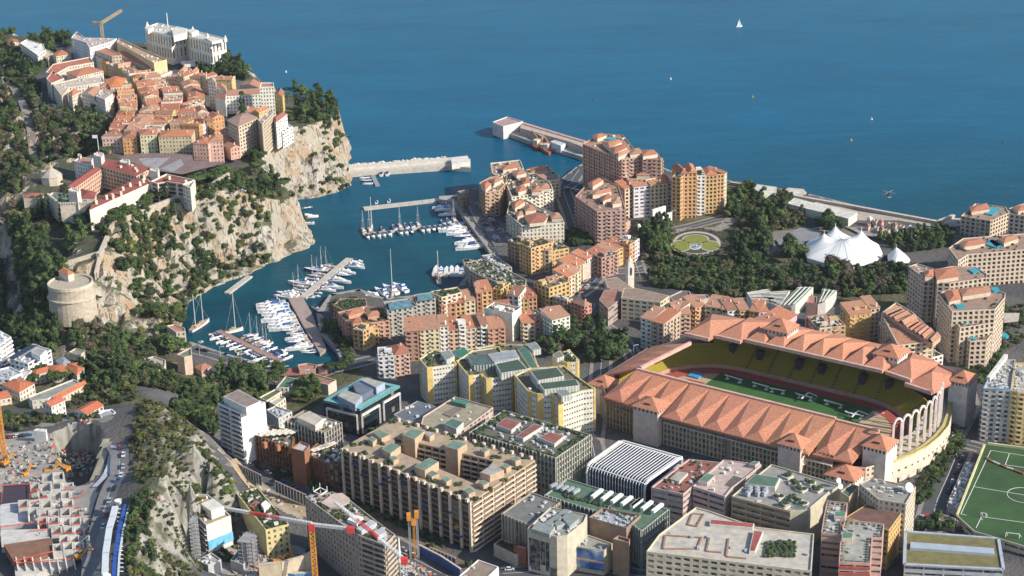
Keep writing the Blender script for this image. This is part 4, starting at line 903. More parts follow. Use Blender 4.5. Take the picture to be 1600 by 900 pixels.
# light rigs on the grass
def rig(s_, cross, lab):
    (u0, v0), (u1, v1) = px(s_); a, b = P(u0, v0, zp+2.6), P(u1, v1, zp+2.6); c = (a+b)/2
    t = thing('grow_light_rig', lab, 'light rig', (c[0], c[1], zp)); m = MB(); m.bar(a, b, .7, .5)
    if cross:
        d = (b-a)/np.linalg.norm(b-a); d2 = np.array([-d[1], d[0], 0])
        for s_ in (-3.5, 3.5): m.bar(c+d2*2.2+d*s_*2+d2*s_*.3, c+d2*2.2-d*0+d2*s_, .5, .4)
        m.bar(c+d2*5, c-d2*5, .8, .5)
    part(t, 'light_bar', m, white)
    for f in (.15, .85):
        m = MB(); q = a+(b-a)*f; m.bar((q[0],q[1],zp), q, .5); m.bar((q[0]-1.2,q[1],zp+.3), (q[0]+1.2,q[1],zp+.3), .7, .6); part(t, 'wheeled_leg', m, white)
rig('N 850,462 960,495', 0, 'white light rig at the far left of the pitch'); rig('N 1020,508 1125,538', 0, 'white light rig in the far left half of the pitch, beside another'); rig('N 1130,545 1228,562', 0, 'white light rig just left of the halfway crossed frame')
rig('N 1300,582 1400,605', 1, 'crossed white light frame near the middle of the pitch'); rig('N 1470,618 1590,652', 0, 'long white light rig right of the middle crossed frame'); rig('O 350,742 470,772', 0, 'white light rig between the two crossed frames on the right'); rig('O 485,815 600,840', 1, 'crossed white light frame at the right end of the pitch')
m = MB(); q = P(1372, 646, zp); m.box((q[0],q[1],zp), (7,3,1.2), .3); t = thing('covered_cart', 'red and white cover lying on the tan mat at the right end', 'cover', q); part(t, 'cover', m, mat('red_cover', (.55,.06,.05), .7, .1, .3, rgb2=(.6,.5,.5), s2=.3))
# ---------------- terracotta-roofed quarter by the harbour ----------------
PAL = dict(y=((.58,.39,.17),'yellow'), o=((.56,.35,.18),'orange'), p=((.56,.38,.29),'pink'), c=((.60,.50,.36),'cream'), w=((.70,.68,.63),'white'), s=((.52,.27,.18),'salmon-red'), r=((.40,.25,.19),'rose-brown'), b=((.50,.39,.28),'beige'), l=((.60,.40,.42),'lilac-pink'))
def row(place, crop, units, zb=6, group=None, depth=13, z1=None, st='mix', cat='apartment block', name=AB, rise=2.6):
    zc = z1; n = len(units); zs = []
    for i, u in enumerate(units):
        x0, y0, x1, y1, vb, col, rf = u[:7]; dp = u[7] if len(u) > 7 else depth; s_ = u[8] if len(u) > 8 else st
        if vb is not None:
            q0 = px('%s %g,%g' % (crop, x0, y0))[0]; zc = hgt(q0[0], q0[1], CR[crop][1]+vb/CR[crop][2], zb)
        fp, _ = front('%s %g,%g %g,%g' % (crop, x0, y0, x1, y1), dp, zb, z1=zc); zs.append(zc)
        c, cn = PAL[col]; c = tuple(v*rr.uniform(.93,1.05) for v in c)
        rn = dict(m='tiled slope', g='gabled roof', h='hipped roof', f='flat roof', v='roof garden')[rf]
        lab = '%s block, %s, %s %s' % (cn, rn, ordw(i), place)
        kw = dict(wall=c, st=s_, group=group, seed=i*31+int(x0))
        if rf == 'm': kw.update(roof='mono', rise=rise+.6, axis=False, chim=1)
        elif rf == 'g': kw.update(roof='gable', rise=rise, chim=1)
        elif rf == 'h': kw.update(roof='hip', rise=rise, chim=1)
        elif rf == 'f': kw.update(roof='flat', rc=rr.choice([(.36,.20,.14),(.34,.30,.26),(.4,.25,.18)]), clutter=6, plants=5, house=1)
        else: kw.update(roof='flat', rc=(.20,.16,.11), clutter=4, plants=26, house=1)
        building(name, lab, cat, fp, zb, zc, **kw)
    return zs
g1 = 'apartment blocks in the front terracotta row'
row('from left in the row above the yellow offices', 'J', [
 (362,748,465,742,888,'w','f',16),(466,738,560,722,None,'p','h',16),(532,592,615,588,775,'r','m',18),(622,585,745,572,752,'c','m',18),(748,560,802,556,712,'w','m',14),(803,583,865,576,708,'p','m',16),
 (867,560,912,556,702,'w','f',14),(914,572,1003,562,692,'c','m',16),(1004,548,1046,544,688,'w','m',14),(1048,580,1158,566,692,'s','m',16),(1082,470,1196,462,None,'p','m',14),(1200,478,1258,440,648,'w','f',22,'blank'),
 (1266,540,1345,532,650,'c','m',16),(1346,516,1410,505,638,'s','f',14),(1424,512,1520,508,None,'b','m',15),(1450,520,1562,492,668,'w','m',14)], group=g1)
g2 = 'apartment blocks along the near harbour edge'
row('from left in the row on the harbour edge', 'J', [
 (205,575,268,590,692,'y','f',14,'arch'),(272,600,366,572,690,'y','g',14),(376,532,428,528,606,'o','f',14),(431,478,485,470,592,'p','f',16),(488,474,588,462,590,'y','f',16),(592,452,682,432,528,'y','m',14),(683,430,752,412,525,'o','m',14),
 (757,432,778,428,530,'r','m',14),(780,424,846,416,518,'s','m',14),(847,416,905,408,510,'y','m',14),(906,402,970,390,500,'c','m',14),(978,352,1008,350,480,'s','m',14),(1011,340,1076,332,470,'y','m',14),(1080,322,1130,330,430,'y','v',16),
 (1132,340,1236,326,420,'o','v',16),(1172,362,1240,372,460,'w','m',12),(1246,388,1300,384,455,'y','m',12),(1302,380,1356,374,450,'s','m',12)], group=g2, st='arch')
g3 = 'apartment blocks along the street to the rose garden'
row('from left in the rows beyond the harbour edge', 'L', [
 (48,158,118,190,320,'y','v',20),(122,200,230,206,330,'b','m',16,'arch'),(236,212,356,188,300,'y','v',20,'wide'),(280,262,385,310,None,'c','v',16,'blank'),(386,316,430,296,420,'c','m',14),(432,292,468,266,None,'c','m',14),(470,262,512,238,372,'w','m',14),
 (136,402,232,440,528,'y','v',20,'arch'),(236,436,292,432,546,'y','m',14,'blank'),(294,432,350,412,520,'y','m',14),(352,372,392,352,492,'c','m',14),(394,350,430,328,None,'c','m',14)], group=g3)
row('from left in the row below the arched wall', 'L', [
 (512,232,560,252,352,'r','v',16,'mix'),(564,252,626,216,356,'p','m',14),(627,216,672,192,None,'o','m',14),(673,192,734,166,None,'y','m',14),(735,168,768,148,290,'o','v',14),(769,146,797,130,None,'w','v',14)], group=g3, st='wide')
row('from left at the bend below the school', 'L', [(412,566,452,560,640,'w','f',14),(453,556,497,540,664,'s','h',14),(345,520,380,505,600,'b','f',14)], group=g3)
row('beside the quay road, below the tall white blocks', 'J', [(1172,20,1236,44,150,'r','v',14),(1244,44,1300,68,None,'o','f',12)], group=g3)
row('from left in the cream row behind the stadium', 'L', [
 (805,622,872,640,805,'w','m',16),(876,645,948,664,None,'b','m',20),(946,578,1014,600,700,'w','m',16),(1016,606,1118,600,None,'p','m',16),(1146,560,1206,545,690,'o','m',15),(1210,552,1310,566,None,'c','m',15),(1312,572,1346,574,None,'b','m',15),
 (1348,580,1420,572,None,'w','m',15),(1424,580,1482,574,None,'o','m',15),(1485,582,1542,590,None,'y','m',15),(1546,590,1604,584,None,'w','m',15)], group='apartment blocks behind the stadium', z1=30)
row('from left right behind the far stand roof', 'O', [(0,300,104,256,None,'p','m',14),(106,254,182,206,None,'l','m',14,'blank'),(240,215,318,290,None,'r','f',16),(322,292,400,282,None,'c','v',14),(402,280,486,272,None,'o','f',16),(470,170,512,206,None,'o','f',16,'blank'),(514,208,640,192,None,'y','m',15),(642,168,700,160,None,'c','m',15)], group='apartment blocks behind the stadium', z1=36)
def blk(label, s, vb, units=None, **k): return B(AB, label, 'apartment block', s, 6, vb, **k)
t, z = blk('long block with stepped terracotta roofs running down behind the stadium corner', 'O 708,195 800,128 905,190 1042,322 1035,372 812,398', None, z1=38, wall=PAL['c'][0], st='mix', rc=(.42,.20,.12))
m_ = random.Random(3)
for k in range(12):
    f = k/12; x, y = 735+f*250, 170+f*190; s = 'O %g,%g %g,%g %g,%g %g,%g' % (x-20+f*60, y+18+f*14, x+70, y-20, x+115, y+2, x+20+f*50, y+42)
    pp = poly(s, 40); mm = MB(); w_ = MB(); roof_pitched(mm, w_, ccw(pp), 38.3+m_.uniform(0,2.5), 'gable', 2.0, .3); mm2 = MB(); mm2.prism(ccw(pp), 37, 38.4+1.6); part(t, 'terrace_wall', mm2, plaster, (.50,.34,.25)) ; part(t, 'roof', mm, tilem, m_.choice(TC))
row('from left beside the far right stadium corner', 'O', [(815,440,868,410,None,'c','m',12,'blank'),(872,400,905,448,None,'b','m',12),(902,438,976,452,None,'b','m',14),(980,484,1096,458,592,'w','v',14)], group='apartment blocks behind the stadium', z1=30)
# the tall white, cream and orange blocks beyond the harbour
tan = (.46,.31,.20)
T6 = (.45,.21,.13)
def tops(t, z, lst, col=None, hh=2.5):
    for i, s in enumerate(lst):
        pp = ccw(poly(s, z+hh)); mm = MB(); mm.prism(pp, z-.8, z+hh); part(t, 'penthouse', mm, plaster, col or (.6,.5,.4)); mm = MB(); ww = MB(); roof_pitched(mm, ww, pp, z+hh, 'hip' if len(pp) == 4 else 'hip', 1.6, .5); part(t, 'tiled_roof', mm, tilem, TC[i % 5])
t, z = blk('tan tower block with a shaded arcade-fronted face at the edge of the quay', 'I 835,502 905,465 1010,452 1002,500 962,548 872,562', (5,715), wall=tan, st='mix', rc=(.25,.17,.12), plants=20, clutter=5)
tops(t, z, ['I 845,515 880,490 910,510 875,545', 'I 905,480 960,465 985,480 930,505'])
t, z = blk('rear block with white end wall and red roof patches, behind the tan quay tower', 'I 905,378 1090,358 1112,412 960,470 915,440', None, z1=z, wall=(.64,.57,.46), st='mix', rc=(.35,.24,.18), plants=14, clutter=8)
tops(t, z, ['I 975,400 1060,385 1075,405 985,420', 'I 1040,430 1100,415 1130,440 1070,455'])
t, z = blk('white block with stepped roof gardens in the middle of the harbour cluster', 'I 1002,505 1040,442 1180,440 1275,495 1296,540 1215,562 1038,592', None, z1=z-2, wall=(.66,.60,.50), st='mix', rc=(.22,.17,.12), plants=60, clutter=16)
tops(t, z, ['I 1060,530 1110,510 1130,545 1080,560', 'I 1160,540 1210,520 1225,555 1165,560', 'I 1100,480 1140,470 1150,500 1110,510', 'I 1205,505 1265,510 1275,535 1215,540'])
t, z = blk('cream and orange block on the right of the harbour cluster', 'I 1128,420 1255,392 1342,462 1335,482 1262,486 1175,474', (4,590), wall=(.62,.56,.40), st='mix', rc=(.30,.2,.15), plants=16, clutter=8)
tops(t, z, ['I 1150,410 1240,395 1260,420 1165,435', 'I 1170,450 1250,448 1255,470 1180,470'])
t, z = blk('white block with terracotta terraces facing the harbour offices, nearest of its cluster', 'I 1008,690 1030,600 1100,590 1200,650 1350,712 1366,750 1100,768', (5,868), wall=(.66,.61,.50), st='mix', rc=(.24,.18,.13), plants=46, clutter=14, edges={5: 'win', 0: 'mix'})
tops(t, z, ['I 1040,640 1080,605 1120,620 1060,660', 'I 1115,650 1165,640 1190,670 1125,680', 'I 1120,710 1190,690 1265,710 1240,745 1150,755', 'I 1275,690 1330,690 1352,720 1290,722', 'I 1060,690 1100,680 1110,700 1075,712'])
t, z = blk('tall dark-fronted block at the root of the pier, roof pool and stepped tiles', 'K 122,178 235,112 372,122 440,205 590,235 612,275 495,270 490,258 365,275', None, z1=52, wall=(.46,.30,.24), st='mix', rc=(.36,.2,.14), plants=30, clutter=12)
tops(t, z, ['K 180,125 235,112 270,125 215,145', 'K 245,165 345,150 365,165 290,205', 'K 290,205 380,180 400,200 320,240', 'K 330,240 400,215 425,225 345,262', 'K 400,215 470,205 500,235 420,245', 'K 490,220 560,215 590,240 500,255'])
pbox(t, 'pool', 'K 262,150 270,135 330,138 320,155', z-.8, z+.4, (.02,.42,.55), watr)
row('from left on the front end of the pier-root block', 'K', [(362,278,492,262,335,'c','f',6,'blank'),(496,276,612,282,372,'y','f',8)], group='apartment blocks at the root of the pier')
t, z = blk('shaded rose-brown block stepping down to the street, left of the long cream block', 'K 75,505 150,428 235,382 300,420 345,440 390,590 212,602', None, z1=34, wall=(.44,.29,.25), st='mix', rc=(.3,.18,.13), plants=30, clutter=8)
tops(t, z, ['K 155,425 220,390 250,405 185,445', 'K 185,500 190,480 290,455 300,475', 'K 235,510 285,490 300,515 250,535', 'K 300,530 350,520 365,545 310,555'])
row('from left under the shaded rose-brown block', 'K', [(222,622,390,612,700,'c','m',14),(225,700,330,690,770,'p','f',10,'wide'),(332,688,420,660,None,'p','f',10,'blank')], group='apartment blocks beside the white arch')
t, z = blk('terracotta-topped block tucked between the pier-root block and the long cream block', 'K 345,355 420,320 560,370 600,385 520,400 400,395', None, z1=36, wall=(.6,.48,.38), st='mix', rc=(.36,.2,.14), plants=12, clutter=4)
tops(t, z, ['K 350,350 410,325 450,340 390,370', 'K 450,350 520,350 540,375 460,375'])
row('from left in the long front above the arch', 'K', [(385,460,440,448,640,'c','m',14,'arch'),(441,448,545,436,636,'w','m',14,'wide'),(546,436,650,426,628,'c','m',14,'arch'),(651,424,680,420,None,'w','m',14,'arch')], group='apartment blocks beside the white arch')
row('from left in the tallest seafront row', 'K', [(678,384,734,390,648,'y','v',20,'arch'),(735,366,780,362,640,'o','h',24,'arch'),(781,362,834,360,None,'y','h',24,'arch'),(836,378,890,376,622,'w','v',20,'mix'),(891,378,962,372,610,'o','h',20,'arch'),(963,370,1006,366,600,'o','v',20,'arch'),(1007,366,1024,356,None,'c','m',16,'win')], group='tall towers on the seafront')
# white arch wall
a, b_ = P(*px('K 470,722')[0], 6), P(*px('K 682,655')[0], 6); t = thing('arched_wall', 'white retaining wall with one tall arch below the long cream block', 'wall', (a+b_)/2)
m = MB(); d = (b_-a); L_ = np.linalg.norm(d); d /= L_
def wallseg(m, s0, s1, z0, z1): p0, p1 = a+d*s0, a+d*s1; n_ = np.array([-d[1], d[0], 0])*1.5; m.prism([p0[:2], p1[:2], (p1+n_)[:2], (p0+n_)[:2]], z0, z1, True)
wallseg(m, 0, L_*.42, 6, 11); wallseg(m, L_*.42, L_*.5, 6, 20); wallseg(m, L_*.72, L_*.8, 6, 20); wallseg(m, L_*.5, L_*.72, 17.5, 20); wallseg(m, L_*.8, L_, 6, 13)
for s0, s1, zz in ((.5,.55,14.5),(.55,.58,16.2),(.64,.67,16.2),(.67,.72,14.5)): wallseg(m, L_*s0, L_*s1, zz, 17.6)
part(t, 'masonry', m, plaster, (.72,.70,.66))
# cream towers at the right
cr_ = (.56,.46,.36)
g5 = 'cream towers beyond the right end of the stadium'
def ct(label, s, vb=None, z1=None, st='arch', wall=cr_, rc=(.30,.20,.15), tp=(), pools=(), **k):
    t, z = blk(label, s, vb, z1=z1, wall=wall, st=st, rc=rc, group=g5, **k); tops(t, z, tp, wall)
    for p_ in pools: pbox(t, 'pool', p_, z-.8, z+.2, (.02,.42,.55), watr)
    return z
z = ct('cream tower with a tiled corner, leftmost of the cream towers', 'Y 90,70 150,52 265,88 272,152 196,152', (4,470), tp=['Y 200,110 255,95 262,140 205,145'], plants=4, clutter=5)
z = ct('cream block with a red roof and a small rooftop pool behind the leftmost cream tower', 'Y 262,95 400,70 560,75 640,125 640,152 380,190 290,185', z1=z, tp=['Y 270,92 420,78 438,140 290,165'], pools=['Y 510,95 555,80 590,105 545,120'], plants=8)
zA = ct('stepped cream block, top terrace with red roofs and a garden', 'Y 300,268 345,238 655,208 770,262 766,290 700,372 396,388', z1=z+3, tp=['Y 345,245 430,232 455,300 375,320', 'Y 440,230 650,210 665,250 470,280'], pools=['Y 415,335 470,335 490,358 430,362', 'Y 660,225 710,215 735,245 690,250'], plants=26)
row('strip, right of the stepped cream block', 'Y', [(690,300,770,272,600,'y','f',6,'arch')], z1=zA)
zB = ct('stepped cream block, middle terrace with a turquoise pool', 'Y 345,335 400,385 700,372 692,468 450,505', z1=zA-9, tp=['Y 505,410 625,402 630,420 515,428'], pools=['Y 440,445 500,435 525,465 465,475'], plants=20)
zC = ct('stepped cream block, lowest terrace with a pool above arched windows', 'Y 395,470 450,502 692,470 695,520 640,592 522,598', z1=zB-8, tp=['Y 535,590 540,592 630,588 620,610'][:0], pools=['Y 500,545 545,540 570,572 520,580'], plants=26)
z4_ = ct('wide cream palace-like block with arched bays and rooftop pool at the right edge', 'M 1182,452 1262,398 1600,372 1720,380 1720,452 1290,488 1236,522', (6,705), tp=['M 1245,420 1360,400 1385,425 1270,445', 'M 1460,400 1540,378 1570,400 1490,425'], pools=['M 1385,430 1420,405 1480,430 1440,450', 'M 1400,410 1430,400 1480,445 1450,450'], plants=36, st='arch')
ct('cream block with a glass pool on its corner, behind the palace-like block', 'M 1250,275 1330,205 1500,225 1518,258 1415,302', (4,400), tp=['M 1300,225 1390,205 1410,235 1310,250'], pools=['M 1385,262 1410,222 1470,235 1425,270'], plants=24)
ct('cream block cut by the right edge, behind the corner-pool block', 'M 1518,232 1600,205 1720,225 1720,290 1520,262', z1=38, tp=['M 1540,225 1600,212 1640,235 1570,245'], plants=10)
# school and church
t, z = B('school_building', 'long school with a low brown-grey tile roof and cream grid front', 'school', 'L 682,500 700,440 770,440 985,488 928,528', 7, (0,622), wall=(.60,.52,.36), st='wide', roof='flat', rc=(.26,.19,.145), par=.1)
t, z = B('school_building', 'rose-tiled wing with stepped curved side, left of the long school', 'school', 'L 545,512 575,455 665,440 690,490 675,510 600,570', 7, z1=z-3, wall=(.36,.29,.25), st='band', roof='flat', rc=(.30,.15,.11), par=.1)
t, z = B('church', 'low church hall with a broad beige tile roof beside its white bell tower', 'church', 'L 580,385 655,370 740,430 765,445 690,462 600,440', 7, z1=z-2, wall=(.5,.44,.36), st='blank', roof='flat', rc=(.29,.21,.155), par=.1)
q = P(*px('L 735,432')[0], 7); t = thing('bell_tower', 'slender white bell tower standing beside the church hall', 'bell tower', q); m = MB(); m.box((q[0],q[1],5), (5,5,20), .4); m.box((q[0],q[1],25), (3.8,3.8,2.5), .4); m.cone(q, 2.2, .2, 27.5, 31, 8); part(t, 'tower_shaft', m, plaster, (.60,.54,.48))
m = MB(); m.box((q[0],q[1]-.3,17), (1.4,5.1,6), .4); part(t, 'belfry_opening', m, glass)
B('house', 'low hall with a dark and pink roof right of the school', 'hall', 'L 985,490 1060,455 1110,460 1120,480 1010,525', 7, z1=14, wall=(.5,.42,.36), st='blank', rc=(.16,.12,.11))
B('house', 'long flat pink-roofed hall behind the cream row', 'hall', 'L 1010,525 1120,480 1220,480 1240,500 1030,548', 7, z1=16, wall=(.5,.42,.36), st='blank', rc=(.33,.19,.15))
# white awning hall and green roofs between stadium and tents
for i, (s, c, lab) in enumerate((('M 60,700 180,680 230,760 90,745', (.40,.38,.34), 'flat grey-roofed school hall left of the green-striped roofs'), ('M 150,700 300,690 240,780 170,745', (.34,.33,.30), 'grey hall with white ridge strips beside the green-striped roofs'), ('M 250,770 345,670 430,670 330,770', (.10,.25,.14), 'green-striped roof with white slanting edges, the left one'), ('M 455,755 480,680 560,690 500,750', (.10,.25,.14), 'green-striped roof with white slanting edges, the right one'))):
    t, z = B('school_building', lab, 'school', s, 6, z1=15, wall=(.6,.58,.53), st='blank', rc=c, par=.3)
    for k in range(3):
        q = px(s); f = .2+k*.3; a = P(q[0][0]*(1-f)+q[3][0]*f, q[0][1]*(1-f)+q[3][1]*f, z+.8); b_ = P(q[1][0]*(1-f)+q[2][0]*f, q[1][1]*(1-f)+q[2][1]*f, z+.8); m = MB(); m.bar(a, b_, .9, .6); part(t, 'roof_strip', m, plaster, (.6,.58,.52))
B('house', 'pink stair block beside the right green-striped roof', 'tower', 'M 390,755 405,720 450,722 450,760', 6, z1=24, wall=(.52,.30,.24), st='blank', rc=(.4,.2,.15))
# long white sheds by the sea
for s, z_, lab in (('M 285,205 325,172 445,205 440,245', 11, 'white flat-roofed hangar nearest the helipads'), ('M 385,232 445,198 675,255 625,290', 12, 'longest white hangar on the sea wall'), ('M 92,120 115,98 225,114 222,145 150,152', 14, 'white curved-roof hall by the sea behind the trees')):
    t, z = B('hangar', lab, 'hangar', s, 6, z1=z_, wall=(.66,.62,.52), st='blank', rc=(.56,.54,.48), par=.15)
    pp = ccw(poly(s, z_)); m = MB()
    for k in range(1, 8):
        f = k/8; a = np.array(pp[0])*(1-f)+np.array(pp[1])*f; b_ = np.array(pp[3])*(1-f)+np.array(pp[2])*f
        if len(pp) == 4 and np.linalg.norm(pp[1]-pp[0]) > np.linalg.norm(pp[2]-pp[1]): m.bar((*a, z_+.1), (*b_, z_+.1), .3, .25)
    if m.f: part(t, 'roof_ribs', m, white, kind='stuff')
# ---------------- old town on the rock ----------------
OT = [((.62,.50,.36),'cream'),((.60,.36,.24),'salmon'),((.62,.45,.22),'ochre'),((.62,.40,.34),'pink'),((.68,.63,.55),'white'),((.55,.45,.33),'beige'),((.60,.33,.15),'orange'),((.62,.55,.38),'pale yellow')]
OCC = []
HC = [0]
def house(p, zb, z1, place, c=None, rf=None, group='tiled houses of the old town', st='town', rise=2.2, name='town_house', label=None, chim=2, **k):
    c, cn = OT[c] if c is not None else rr.choice(OT); c = tuple(v*rr.uniform(.92,1.06) for v in c)
    rf = rf or rr.choice(['gable','gable','hip','mono','gable','hip','mono','flat'])
    OCC.append(np.array(p)); HC[0] += 1
    lab = label or '%s old-town house with %s, %s' % (cn, dict(gable='gabled tiles', hip='a hipped roof', mono='one tiled slope', flat='a roof terrace')[rf], place)
    kk = dict(wall=c, st=st, roof=rf, rise=rise*rr.uniform(.8,1.2), group=group, over=.35, chim=chim if rf != 'flat' else 0)
    if rf == 'flat': kk.update(rc=(.36,.25,.18), clutter=3, plants=2)
    kk.update(k)
    return building(name, lab, 'house', p, zb, z1, **kk)
def lane(pts, crop, w, n, zb, ze, place, skip=()):
    q = [np.array(P(u, v, ze)[:2]) for u, v in px(crop+' '+pts)]
    seg = [np.linalg.norm(q[i+1]-q[i]) for i in range(len(q)-1)]; tot = sum(seg)
    def at(s):
        for i, L in enumerate(seg):
            if s <= L or i == len(seg)-1: return q[i]+(q[i+1]-q[i])*min(1, s/L), (q[i+1]-q[i])/L
            s -= L
    cuts = [0]; 
    for i in range(n): cuts.append(cuts[-1]+rr.uniform(.7,1.35))
    cuts = [c*tot/cuts[-1] for c in cuts]
    for i in range(n):
        if i in skip: continue
        a, ta = at(cuts[i]+.05); b, tb = at(cuts[i+1]-.05); na = np.array([-ta[1], ta[0]]); nb = np.array([-tb[1], tb[0]])
        w1 = w*rr.uniform(.92,1.2)
        p = [a+na*w1/2, b+nb*w1/2, b-nb*w1/2, a-na*w1/2]
        house(p, zb-4, ze+rr.uniform(-1.7,1.9), '%s %s' % (ordw(i), place), axis=None)
lane('705,872 760,765 805,668 790,590 768,525', 'A', 15, 15, 55, 68, 'up the lane nearest the wooded slope')
lane('640,640 690,560 655,500', 'A', 12, 3, 55, 68, 'behind the white apartment house')
lane('812,868 880,765 965,650 935,580 890,505 830,440 740,395 640,352', 'A', 14, 24, 55, 68, 'up the lane from the orange house')
lane('925,860 985,770 1060,680 1085,600 1050,540', 'A', 15, 14, 55, 68, 'up the lane from the yellow square house')
lane('1010,545 950,490 880,448', 'A', 15, 8, 55, 68, 'in the short lane of mid-town')
lane('1180,480 1080,470 1000,460', 'A', 16, 4, 55, 68, 'below the long yellow building')
lane('1120,790 1190,700 1290,690', 'A', 15, 5, 55, 69, 'left of the tall orange houses')
lane('1190,800 1260,750 1330,745', 'A', 14, 4, 55, 68, 'behind the long beige square building')
lane('1130,440 1230,440', 'A', 14, 3, 55, 67, 'at the foot of the white museum')
lane('1180,520 1240,600 1200,660 1140,700', 'A', 13, 5, 55, 67, 'between the lanes and the cathedral')
lane('430,655 360,640', 'B', 13, 2, 55, 68, 'beside the cathedral front')
lane('690,690 780,690 850,700', 'B', 13, 3, 55, 66, 'below the cathedral nave')
lane('420,470 500,480 590,500 660,500', 'B', 15, 4, 55, 67, 'between museum trees and cathedral')
lane('440,720 560,720', 'B', 14, 3, 55, 70, 'left of the beige balcony hotel')
lane('590,840 680,860', 'B', 12, 2, 55, 65, 'at the foot of the beige balcony hotel')
# houses on the square
def sq(s, vb, dp, c, lab, rf='hip', **k):
    zb = 58; fp, z = front(s, dp, zb, vb=vb); 
    return house(fp, zb-3, z, '', c=c, rf=rf, label=lab, group=None, **k)
sq('C 672,35 748,32', 98, 18, 3, 'lilac-pink ornate house at the left corner of the palace square')
sq('C 765,60 852,56', 152, 18, 6, 'bright orange house on the palace square'); sq('C 874,45 978,38', 155, 18, 7, 'pale yellow house with white awnings on the palace square')
sq('C 990,56 1196,50', 160, 20, 5, 'long beige building with a red hipped roof on the palace square')
sq('C 1205,96 1300,100', 196, 20, 3, 'pink house with a lower red roof strip, right of the palace square'); sq('C 1302,84 1392,78', 190, 18, 3, 'tall pink house at the right end of the palace square'); sq('C 1385,50 1450,44', 90, 16, 7, 'yellow house behind the tall pink square house', 'gable'); sq('C 1440,130 1500,118', 165, 14, 1, 'low salmon house near the pines, right of the palace square', 'gable')
sq('C 1100,-15 1180,-22', 45, 14, 1, 'salmon house looking over the beige square building', 'mono'); sq('C 1280,-20 1330,-30', 25, 14, 4, 'white house with balconies behind the square', 'flat'); sq('C 1325,-60 1400,-72', 22, 14, 6, 'tall orange house beside the beige balcony hotel', 'gable'); sq('C 1180,-45 1270,-55', 20, 14, 0, 'cream house in the second line behind the square', 'hip')
# larger buildings
def big(lab, s, zb, z1, wall, st='win', roof='flat', cat='apartment block', name=AB, **k):
    p = poly(s, z1); OCC.append(np.array(p)); return building(name, lab, cat, p, zb, z1, wall=wall, st=st, roof=roof, **k), z1
big('beige balcony hotel with a hipped grey-brown roof beside the tall cypress', 'B 622,752 720,695 812,735 690,790', 54, 79, (.58,.48,.38), 'log', 'hip', rc=(.34,.22,.17), rise=3)
big('block with a chequered balcony screen, between the hotel and the white house', 'B 812,748 880,690 910,700 838,775', 52, 80, (.50,.42,.31), 'log', rc=(.35,.27,.2), clutter=4)
big('white villa with terraces at the cliff edge', 'B 905,742 960,700 995,712 925,765', 52, 74, (.74,.72,.68), 'wide', 'hip', rc=TC[2], rise=2)
big('white glazed terrace house stepping down to the cliff edge', 'B 940,800 985,765 1030,790 965,830', 50, 62, (.74,.72,.68), 'wide', rc=(.6,.6,.58), plants=4)
OFFW = (.60,.53,.44)
for lab, s, z1, k in (('cream municipal building with a long pink-red roof, leftmost on the slope edge', 'A 285,452 330,400 560,355 585,388 430,415 345,462', 72, dict(roof='flat', rc=(.42,.15,.10))),
  ('red-roofed cream office wing facing the wooded slope', 'A 290,490 330,440 400,488 320,520', 72, dict(roof='flat', rc=(.40,.11,.08))),
  ('cream hall with dormered red roof above the lanes', 'A 415,450 560,415 645,440 480,478', 71, dict(roof='hip', rc=TC[0])),
  ('pale palace-like building with a courtyard on the slope edge', 'A 330,525 480,488 640,480 650,510 545,530 430,545 385,600', 71, dict(roof='flat', rc=(.50,.42,.34), clutter=6)),
  ('white building above the curved rampart wall', 'A 330,530 375,500 400,520 385,590', 70, dict(roof='flat', rc=(.55,.48,.4))),
  ('cream tower house with a small red hip roof at the rampart', 'A 425,585 465,555 500,572 450,600', 72, dict(roof='hip', rc=TC[0])),
  ('tall white apartment house in shade above the trees', 'A 600,600 640,560 705,585 655,620', 73, dict(roof='flat', rc=(.4,.3,.24), clutter=5)),
  ('grey-cream apartment house with a tiled top, left of the tall white one', 'A 510,585 560,550 630,560 590,605', 71, dict(roof='gable', rc=TC[3])),
  ('pale house with a yellow side wall near the orange dome house', 'A 548,540 620,515 650,535 600,560', 69, dict(roof='flat', rc=(.5,.45,.34))),
  ('bright orange-roofed round-ended house in mid-town', 'A 660,500 720,475 790,490 760,540 690,545', 70, dict(roof='hip', rc=(.60,.20,.07)))):
    big(lab, s, 53, z1, OFFW if 'white' not in lab else (.70,.66,.60), 'town', **k)
big('long building with red roof and skylights above the main lane', 'A 555,300 610,275 740,330 760,345 700,350', 52, 74, (.55,.46,.36), 'town', rc=TC[0])
big('long red-roofed school with white skylights below the yellow building', 'A 715,335 790,320 1000,395 920,420', 53, 71, (.62,.5,.36), 'town', 'hip', rc=TC[0], rise=2.5)
big('very long yellow-walled building ending in a tall blank gable', 'A 730,262 745,238 860,290 1042,372 962,392', 52, 78, (.62,.48,.28), 'blank', rc=(.40,.28,.19), par=1.2, clutter=6)
big('white harbour-side hospital with red ridge roof and blue glass flank', 'A 445,235 480,195 530,235 730,240 690,262 560,300 540,265', 50, 78, (.70,.70,.70), 'win', rc=(.45,.35,.3), clutter=12)
big('white villa with a set-back top floor among the far-left trees', 'A 125,268 165,245 270,275 285,310 235,345', 50, 66, (.70,.66,.60), 'wide', rc=(.7,.68,.64), house=1)
big('cream villa with a red hip roof in the far-left trees', 'A 330,335 400,305 442,335 350,350', 50, 64, (.62,.55,.42), 'town', 'hip', rc=TC[0])
big('cream house with an arched terrace left of the red-hipped villa', 'A 245,335 290,308 335,325 300,365', 50, 61, (.62,.56,.45), 'town', rc=(.5,.43,.34))
big('small red-roofed house in the trees at the left edge', 'A 30,262 110,248 120,268 60,285', 48, 56, (.6,.5,.4), 'town', 'gable', rc=TC[2])
